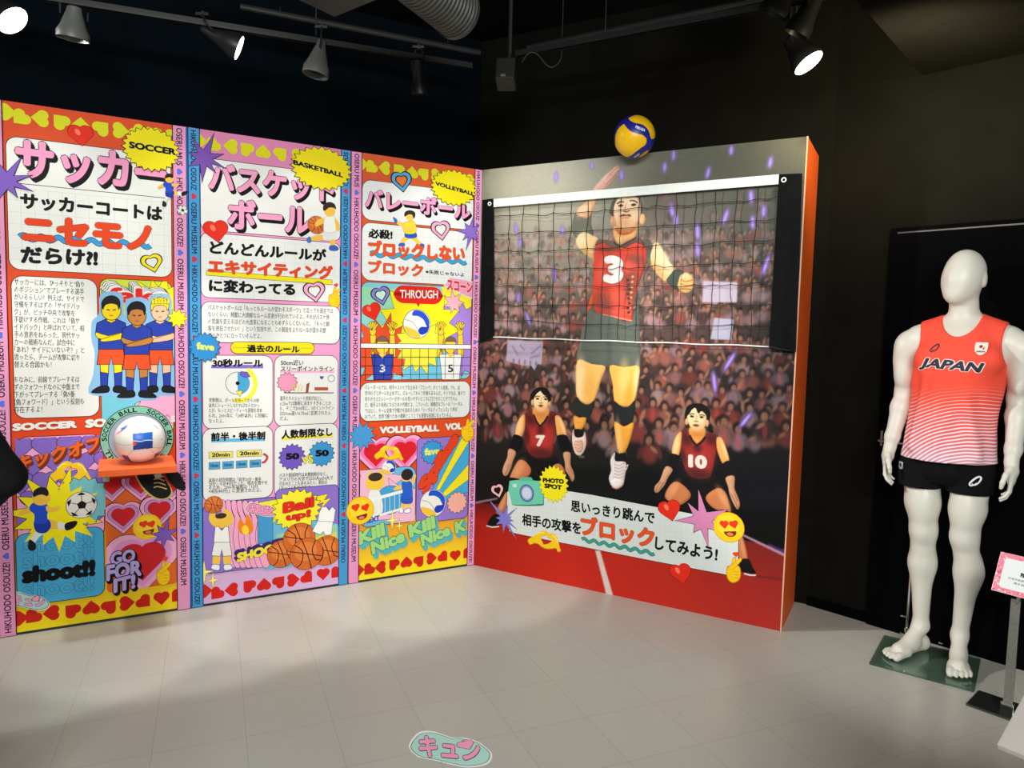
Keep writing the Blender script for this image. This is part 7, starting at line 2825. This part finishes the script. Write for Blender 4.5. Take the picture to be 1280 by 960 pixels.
def txt_xz(s, x0, z0, w, h, bold, shear=0.0, rot=0.0):
    vs, fs = text_mesh(s, bold, 4)
    ref, _ = text_mesh(s, 0.0, 4)
    lo, hi = ref.min(0), ref.max(0)
    t = (vs - lo) / (hi - lo)
    out = []
    for a, b in t:
        x, z = (a - 0.5) * w + (b - 0.5) * shear * h, (b - 0.5) * h
        out.append((x0 + x * math.cos(rot) - z * math.sin(rot), z0 + x * math.sin(rot) + z * math.cos(rot)))
    return out, fs


def strip(pts, w):
    vs, fs = [], []
    for i, q_ in enumerate(pts):
        a = pts[max(i - 1, 0)]
        b = pts[min(i + 1, len(pts) - 1)]
        d = np.array(b) - np.array(a)
        d = d / (np.hypot(*d) + 1e-9)
        n_ = np.array([-d[1], d[0]])
        ww = w[i] if isinstance(w, (list, tuple)) else w
        vs += [tuple(np.array(q_) + n_ * ww / 2), tuple(np.array(q_) - n_ * ww / 2)]
    for i in range(len(pts) - 1):
        fs.append((2 * i, 2 * i + 1, 2 * i + 3, 2 * i + 2))
    return vs, fs


def spiral_logo(cx, cz, s):
    pts = smooth([(-0.6, -0.55), (-0.15, -0.85), (0.45, -0.35), (0.85, 0.45), (0.7, 0.95), (0.2, 0.8), (-0.5, 0.1), (-0.95, -0.6), (-0.8, -1.0), (-0.2, -0.8), (0.2, -0.35)], 4, False)
    q_ = [(cx + x * s, cz + y * s) for x, y in pts]
    wd_ = [s * (0.16 + 0.20 * math.sin(PI * i / (len(q_) - 1))) for i in range(len(q_))]
    return strip(q_, wd_)


JX, JZ = -0.018, 1.348
project(vest, [txt_xz('JAPAN', JX, JZ, 0.222, 0.050, 0.10, 0.35, -0.06)], 'chest_lettering', (240, 228, 225), 0.0022, 0.6, 17)
project(vest, [txt_xz('JAPAN', JX, JZ, 0.222, 0.050, 0.045, 0.35, -0.06)], 'chest_lettering', (42, 34, 52), 0.0036, 0.6, 9)
project(vest, [spiral_logo(-0.082, 1.425, 0.017)], 'maker_mark', (70, 40, 40), 0.0025)
sh_pts = [(-0.021, 0.026), (0.021, 0.026), (0.023, 0.010), (0.021, -0.012), (0.010, -0.024), (0.0, -0.028), (-0.010, -0.024), (-0.021, -0.012), (-0.023, 0.010)]
project(vest, [([(0.088 + x, 1.428 + z) for x, z in sh_pts], [tuple(range(9))])], 'emblem', (238, 226, 214), 0.006)
project(vest, [([(0.088 + 0.006 * math.cos(k * PI / 6), 1.437 + 0.006 * math.sin(k * PI / 6)) for k in range(12)], [tuple(range(12))])], 'emblem_dot', (150, 35, 40), 0.010)
project(vest, [txt_xz('JAPAN', 0.088, 1.415, 0.030, 0.008, 0.03)], 'emblem_lettering', (50, 40, 45), 0.0075)
project(shorts, [spiral_logo(0.100, 0.862, 0.021)], 'maker_mark', (225, 228, 230), 0.004)
hp = [([(-0.196 + x, 0.885 + z) for x, z in ((-0.011, 0.017), (0.011, 0.017), (0.011, -0.012), (0.0, -0.018), (-0.011, -0.012))], [(0, 1, 2, 3, 4)])]
project(shorts, hp, 'small_emblem', (215, 215, 218), 0.004)
project(shorts, [([(-0.196 + x, 0.888 + z) for x, z in ((-0.005, 0.006), (0.005, 0.006), (0.003, -0.008), (-0.003, -0.008))], [(0, 1, 2, 3)])], 'small_emblem', (40, 40, 45), 0.005)


# glass plate with chrome fittings
def glass_material():
    m = bpy.data.materials.new('green_glass')
    m.use_nodes = True
    nt = m.node_tree
    nt.nodes.remove(nt.nodes['Principled BSDF'])
    out = nt.nodes['Material Output']
    tr = nt.nodes.new('ShaderNodeBsdfTransparent')
    tr.inputs[0].default_value = (0.68, 0.77, 0.73, 1)
    gl = nt.nodes.new('ShaderNodeBsdfGlossy')
    gl.inputs['Roughness'].default_value = 0.03
    gl.inputs['Color'].default_value = (0.85, 0.95, 0.9, 1)
    lw_ = nt.nodes.new('ShaderNodeLayerWeight')
    lw_.inputs['Blend'].default_value = 0.5
    pw = nt.nodes.new('ShaderNodeMath')
    pw.operation = 'POWER'
    pw.inputs[1].default_value = 3.0
    nt.links.new(lw_.outputs['Facing'], pw.inputs[0])
    ad = nt.nodes.new('ShaderNodeMath')
    ad.operation = 'MULTIPLY_ADD'
    ad.inputs[1].default_value = 0.55
    ad.inputs[2].default_value = 0.04
    nt.links.new(pw.outputs[0], ad.inputs[0])
    mx = nt.nodes.new('ShaderNodeMixShader')
    nt.links.new(ad.outputs[0], mx.inputs[0])
    nt.links.new(tr.outputs[0], mx.inputs[1])
    nt.links.new(gl.outputs[0], mx.inputs[2])
    nt.links.new(mx.outputs[0], out.inputs['Surface'])
    return m


M['glass'] = glass_material()
M['chrome'] = mat('chrome', (0.7, 0.7, 0.68), 0.12, 1.0)
A0, B0 = on_floor(1086, 831), on_floor(1216, 866)
e_ = (B0 - A0).normalized()
p_ = Vector((-e_.y, e_.x, 0))
if p_.y < 0:
    p_ = -p_
inv = (Matrix.Translation(MQ) @ Matrix.Rotation(math.radians(-31.9) - 0.15, 4, 'Z')).inverted()


def quad_slab(pts, z0, z1, b=0.003):
    bm = bmesh.new()
    lo_ = [bm.verts.new((v.x, v.y, z0)) for v in pts]
    hi_ = [bm.verts.new((v.x, v.y, z1)) for v in pts]
    n_ = len(pts)
    bm.faces.new(lo_[::-1])
    bm.faces.new(hi_)
    for k in range(n_):
        bm.faces.new((lo_[k], lo_[(k + 1) % n_], hi_[(k + 1) % n_], hi_[k]))
    bmesh.ops.bevel(bm, geom=list(bm.edges), offset=b, segments=2, affect='EDGES')
    return bm


gp = [inv @ v for v in (A0, A0 + e_ * 0.40, A0 + e_ * 0.40 + p_ * 0.385, A0 + p_ * 0.385)]
MB().bm(quad_slab(gp, 0.001, 0.011)).build('glass_plate', M['glass'], mq)
mb = MB()
rod = inv @ on_floor(1131, 797)
mb.tube([(rod.x, rod.y + .03, 0.011), (rod.x, rod.y + .03, 0.36), (rod.x + 0.03, rod.y - 0.0, 0.40)], 0.006, 10)
mb.lathe([(0.0001, 0.0), (0.03, 0.0), (0.03, 0.006), (0.012, 0.012), (0.012, 0.03), (0.0001, 0.03)], 20, Matrix.Translation((rod.x, rod.y + .03, 0.011)))
mb.box(rod.x - 0.03, rod.x - 0.004, rod.y + 0.026, rod.y + 0.034, 0.09, 0.098, 0.002)
mb.build('support_rod', M['chrome'], mq, True, 35)
fit = inv @ on_floor(1177, 806)
MB().lathe([(0.0001, 0.0), (0.022, 0.0), (0.022, 0.006), (0.009, 0.010), (0.009, 0.022), (0.0001, 0.022)], 20, Matrix.Translation((fit.x, fit.y, 0.011))).build('fitting', M['chrome'], mq, True, 35)

# ================================================================== caption stand
A1, B1, PB = on_floor(1207, 882), on_floor(1266, 903), on_floor(1259, 891)
e1 = (B1 - A1).normalized()
p1 = Vector((-e1.y, e1.x, 0))
if p1.y < 0:
    p1 = -p1
st = empty('sign_stand', PB, 0, 'steel caption stand with a pink-framed card beside the mannequin', 'sign stand')
bp_ = [v - PB for v in (A1, A1 + e1 * 0.20, A1 + e1 * 0.20 + p1 * 0.17, A1 + p1 * 0.17)]
MB().bm(quad_slab(bp_, 0.0, 0.010, 0.002)).build('base_plate', M['darksteel'], st)
DP = math.hypot(PB.x, PB.y)


def tilted(p0, px_right, px_up, dist0):
    """edges of a tilted rectangle whose lower edge is level: directions seen through two pixels"""
    r_ = at_level(px_right[0], px_right[1], p0.z)
    e = (r_ - p0).normalized()
    best = None
    for k in range(1, 300):
        u_ = CAM_P + ray(*px_up) * (k * 0.02)
        d = u_ - p0
        if d.length < 0.02:
            continue
        c = abs(d.normalized().dot(e))
        if best is None or c < best[0]:
            best = (c, d.normalized(), d.length)
    return e, best[1], best[2]


def at_level(x, y, z):
    d = ray(x, y)
    return CAM_P + d * ((z - CAM_H) / d.z)


BL = at_depth(1239, 737, DP - 0.06)
SIGN_E, SIGN_U, up_len = tilted(BL, (1280, 748), (1250, 694), DP)
SIGN_P = Vector((SIGN_U.x, SIGN_U.y, 0)).normalized()
SIGN_N = SIGN_E.cross(SIGN_U)
top = at_depth(1262, 738, DP)
ang = math.atan2(e1.y, e1.x)
mb = MB().box(-0.016, 0.016, -0.006, 0.006, 0.010, top.z - 0.03, 0.0015, Matrix.Rotation(ang, 4, 'Z'))
mb.build('post', M['steel'], st)
MB().box(-0.022, 0.022, -0.012, 0.012, 0.008, 0.045, 0.002, Matrix.Rotation(ang, 4, 'Z')).build('socket', M['chrome'], st)
SW, SHH = 0.215, 0.155
LB = BL - PB
fr = Matrix((SIGN_E.to_4d(), SIGN_U.to_4d(), SIGN_N.to_4d(), (0, 0, 0, 1))).transposed()
fr[3] = (0, 0, 0, 1)
for i in range(3):
    fr[i][3] = LB[i]
MB().box(0, SW, 0, SHH, -0.008, 0.0, 0.001, fr).build('holder', M['acrylic'], st)
mb = MB()
hinge = LB + SIGN_E * 0.10 + SIGN_U * 0.04 - SIGN_N * 0.008
mb.tube([hinge, Vector((0, 0, top.z - 0.05))], 0.007, 8)
mb.build('neck', M['steel'], st)
cd = Print(lambda x, y: (x, y))
rr = random.Random(3)
cd.rect_uv(0.001, SW - 0.001, 0.001, SHH - 0.001, (226, 128, 150))
cd.clip = (0.001, SW - 0.001, 0.001, SHH - 0.001)
for k in range(260):
    x, y = rr.uniform(0, SW), rr.uniform(0, SHH)
    if 0.02 < x < SW - 0.02 and 0.02 < y < SHH - 0.02:
        continue
    c = rr.choice([(240, 190, 200), (205, 70, 105), (245, 225, 228), (215, 95, 125), (235, 160, 175)])
    cd.ell((x, y), rr.uniform(.002, .005), rr.uniform(.002, .004), c, n=8, rot=rr.uniform(0, 180))
cd.clip = None
cd.rect_uv(0.020, SW - 0.020, 0.018, SHH - 0.018, (222, 226, 226), 0.012, (200, 120, 140), 0.001)
for k in range(1, 16):
    cd.stroke_uv([(0.02 + k * 0.011, 0.02), (0.02 + k * 0.011, SHH - 0.02)], 0.0004, (196, 206, 210), False)
for k in range(1, 10):
    cd.stroke_uv([(0.022, 0.02 + k * 0.0115), (SW - 0.022, 0.02 + k * 0.0115)], 0.0004, (196, 206, 210), False)
cd.text('陸上', (0.082, 0.076), (0.116, 0.076), (0.082, 0.092), K, 0.04)
cd.text('日本代表選手ユニフォーム', (0.046, 0.057), (0.170, 0.057), (0.046, 0.066), (50, 48, 55), 0.015)
cd.text('選手着用モデル', (0.066, 0.043), (0.150, 0.043), (0.066, 0.051), (50, 48, 55), 0.015)
me = bpy.data.meshes.new('card')
me.from_pydata([tuple(fr @ Vector((x, z, 0.0004 - y * 0.5))) for x, y, z in cd.v], [], cd.f)
a = me.color_attributes.new('Col', 'FLOAT_COLOR', 'POINT')
a.data.foreach_set('color', np.array(cd.c, dtype=np.float32).ravel())
me.materials.append(M['print'])
link(bpy.data.objects.new('card', me), st)

# ================================================================== white reading board, cut by the frame
def at_z(x, y, z):
    d = ray(x, y)
    return CAM_P + d * ((z - CAM_H) / d.z)


WBP = at_z(1246, 930, 0.72)
wt = empty('reading_board', Vector((WBP.x + 0.30, WBP.y + 0.02, 0)), 0, 'plain white tilted board corner cut by the lower right edge', 'info board')
O_ = wt.location
WE, WU, wl_ = tilted(WBP, (1280, 944), (1280, 868), 1)
WN = WE.cross(WU)
fw_ = Matrix.Identity(4)
for i in range(3):
    fw_[i][0], fw_[i][1], fw_[i][2], fw_[i][3] = WE[i], WU[i], WN[i], (WBP - O_)[i]
MB().box(0, 0.60, 0, 0.42, -0.012, 0.0, 0.002, fw_).build('board', M['card'], wt)
ctr = fw_ @ Vector((0.30, 0.21, -0.012))
MB().tube([(ctr.x, ctr.y, 0.015), (ctr.x, ctr.y, ctr.z)], 0.016, 12).build('post', M['steel'], wt)
MB().box(ctr.x - 0.15, ctr.x + 0.15, ctr.y - 0.15, ctr.y + 0.15, 0, 0.015, 0.003).build('base_plate', M['darksteel'], wt)

# ================================================================== visitor at the left edge
EL = at_depth(4, 598, 2.10)
pr = empty('person', Vector((EL.x - 0.36, EL.y, 0)), 0.0, 'person in a black jacket standing at the left edge, bent elbow showing', 'person')
ez = EL.z
PBD = Field((-0.48, -0.26, 0.0), (0.48, 0.28, 1.78), 0.010)
H = PBD
M['skin'] = mat('skin', rgb(222, 172, 140), 0.55)
M['hair'] = mat('black_hair', (0.012, 0.010, 0.009), 0.5)
M['trouser'] = mat('dark_trousers', (0.012, 0.013, 0.018), 0.9)


def person_body(H):
    H.ell((0, 0.02, 1.60), (0.074, 0.094, 0.105), 0)
    H.ell((0, 0.05, 1.545), (0.05, 0.055, 0.06), 0.04)
    H.ell((0, 0.118, 1.585), (0.012, 0.016, 0.022), 0.012)
    for sx in (-1, 1):
        H.ell((sx * 0.076, 0.01, 1.59), (0.010, 0.02, 0.03), 0.01)
    H.cap((0, -0.01, 1.38), (0, 0.01, 1.54), 0.055, 0.05, 0.02)
    H.cap((0, 0, 1.10), (0, 0, 1.30), 0.13, 0.145, 0.04, 0.7)
    H.cap((-0.14, 0, 1.355), (0.14, 0, 1.355), 0.055, 0.055, 0.05)
    H.cap((-0.05, 0, 0.92), (0.05, 0, 0.92), 0.12, 0.12, 0.05, 0.85)
    for sx in (-1, 1):
        H.chain([(sx * 0.09, 0, 0.86), (sx * 0.095, 0.01, 0.48), (sx * 0.095, -0.02, 0.09)], [0.085, 0.055, 0.038], 0.02)
        H.cap((sx * 0.095, -0.03, 0.05), (sx * 0.10, 0.13, 0.035), 0.04, 0.03, 0.02)
        H.chain([(sx * 0.17, 0, 1.345), (sx * 0.355, 0, ez + 0.005), (sx * 0.20, 0.09, ez - 0.115)], [0.045, 0.036, 0.026], 0.015)
        H.ell((sx * 0.165, 0.105, ez - 0.13), (0.045, 0.022, 0.028), 0.012)
        for k in range(4):
            H.chain([(sx * 0.135, 0.115, ez - 0.11 - k * 0.014), (sx * 0.105, 0.128, ez - 0.115 - k * 0.014), (sx * 0.085, 0.125, ez - 0.12 - k * 0.014)], [0.009, 0.008, 0.007], 0.003)
        H.chain([(sx * 0.17, 0.10, ez - 0.105), (sx * 0.15, 0.095, ez - 0.075)], [0.011, 0.009], 0.004)


person_body(PBD)
PBD.mesh('body', M['skin'], pr, None, 1)
J = Field((-0.48, -0.26, 0.78), (0.48, 0.28, 1.48), 0.008)
J.cap((0, 0, 0.92), (0, 0, 1.30), 0.165, 0.165, 0.04, 0.76)
J.cap((-0.14, 0, 1.355), (0.14, 0, 1.355), 0.075, 0.075, 0.05)
J.cap((0, -0.01, 1.36), (0, 0, 1.44), 0.085, 0.072, 0.03)
for sx in (-1, 1):
    J.chain([(sx * 0.17, 0, 1.345), (sx * 0.355, 0, ez + 0.005), (sx * 0.215, 0.085, ez - 0.105)], [0.066, 0.048, 0.042], 0.02)
    J.ell((sx * 0.375, 0.0, ez - 0.002), (0.030, 0.035, 0.03), 0.02)
J.cut(0, 0, -1, -0.84)
J.cut(0, 0, 1, 1.445)
J.mesh('jacket', M['blackcloth'], pr, None, 1)
Q_ = Field((-0.25, -0.24, 0.03), (0.25, 0.24, 1.0), 0.008)
Q_.cap((-0.05, 0, 0.90), (0.05, 0, 0.90), 0.132, 0.132, 0.05, 0.9)
for sx in (-1, 1):
    Q_.chain([(sx * 0.09, 0, 0.86), (sx * 0.095, 0.01, 0.48), (sx * 0.095, -0.015, 0.09)], [0.10, 0.075, 0.062], 0.02)
Q_.cut(0, 0, -1, -0.06)
Q_.mesh('trousers', M['trouser'], pr, None, 1)
for sx in (-1, 1):
    W_ = Field((sx * 0.1 - 0.09, -0.14, -0.01), (sx * 0.1 + 0.09, 0.24, 0.16), 0.006)
    W_.cap((sx * 0.095, -0.03, 0.055), (sx * 0.10, 0.14, 0.042), 0.052, 0.042, 0.02)
    W_.cap((sx * 0.095, -0.03, 0.06), (sx * 0.095, -0.03, 0.10), 0.05, 0.048, 0.02)
    W_.cut(0, 0, -1, -0.001)
    W_.mesh('shoe', M['black'], pr, None, 1)
Hh = Field((-0.12, -0.14, 1.48), (0.12, 0.16, 1.76), 0.006)
Hh.ell((0, 0.012, 1.612), (0.083, 0.104, 0.112), 0)
Hh.ell((0, 0.13, 1.555), (0.085, 0.075, 0.095), 0.01, 'sub')
Hh.cut(0, 0.2, -1, -1.53)
Hh.mesh('hair', M['hair'], pr, None, 1)
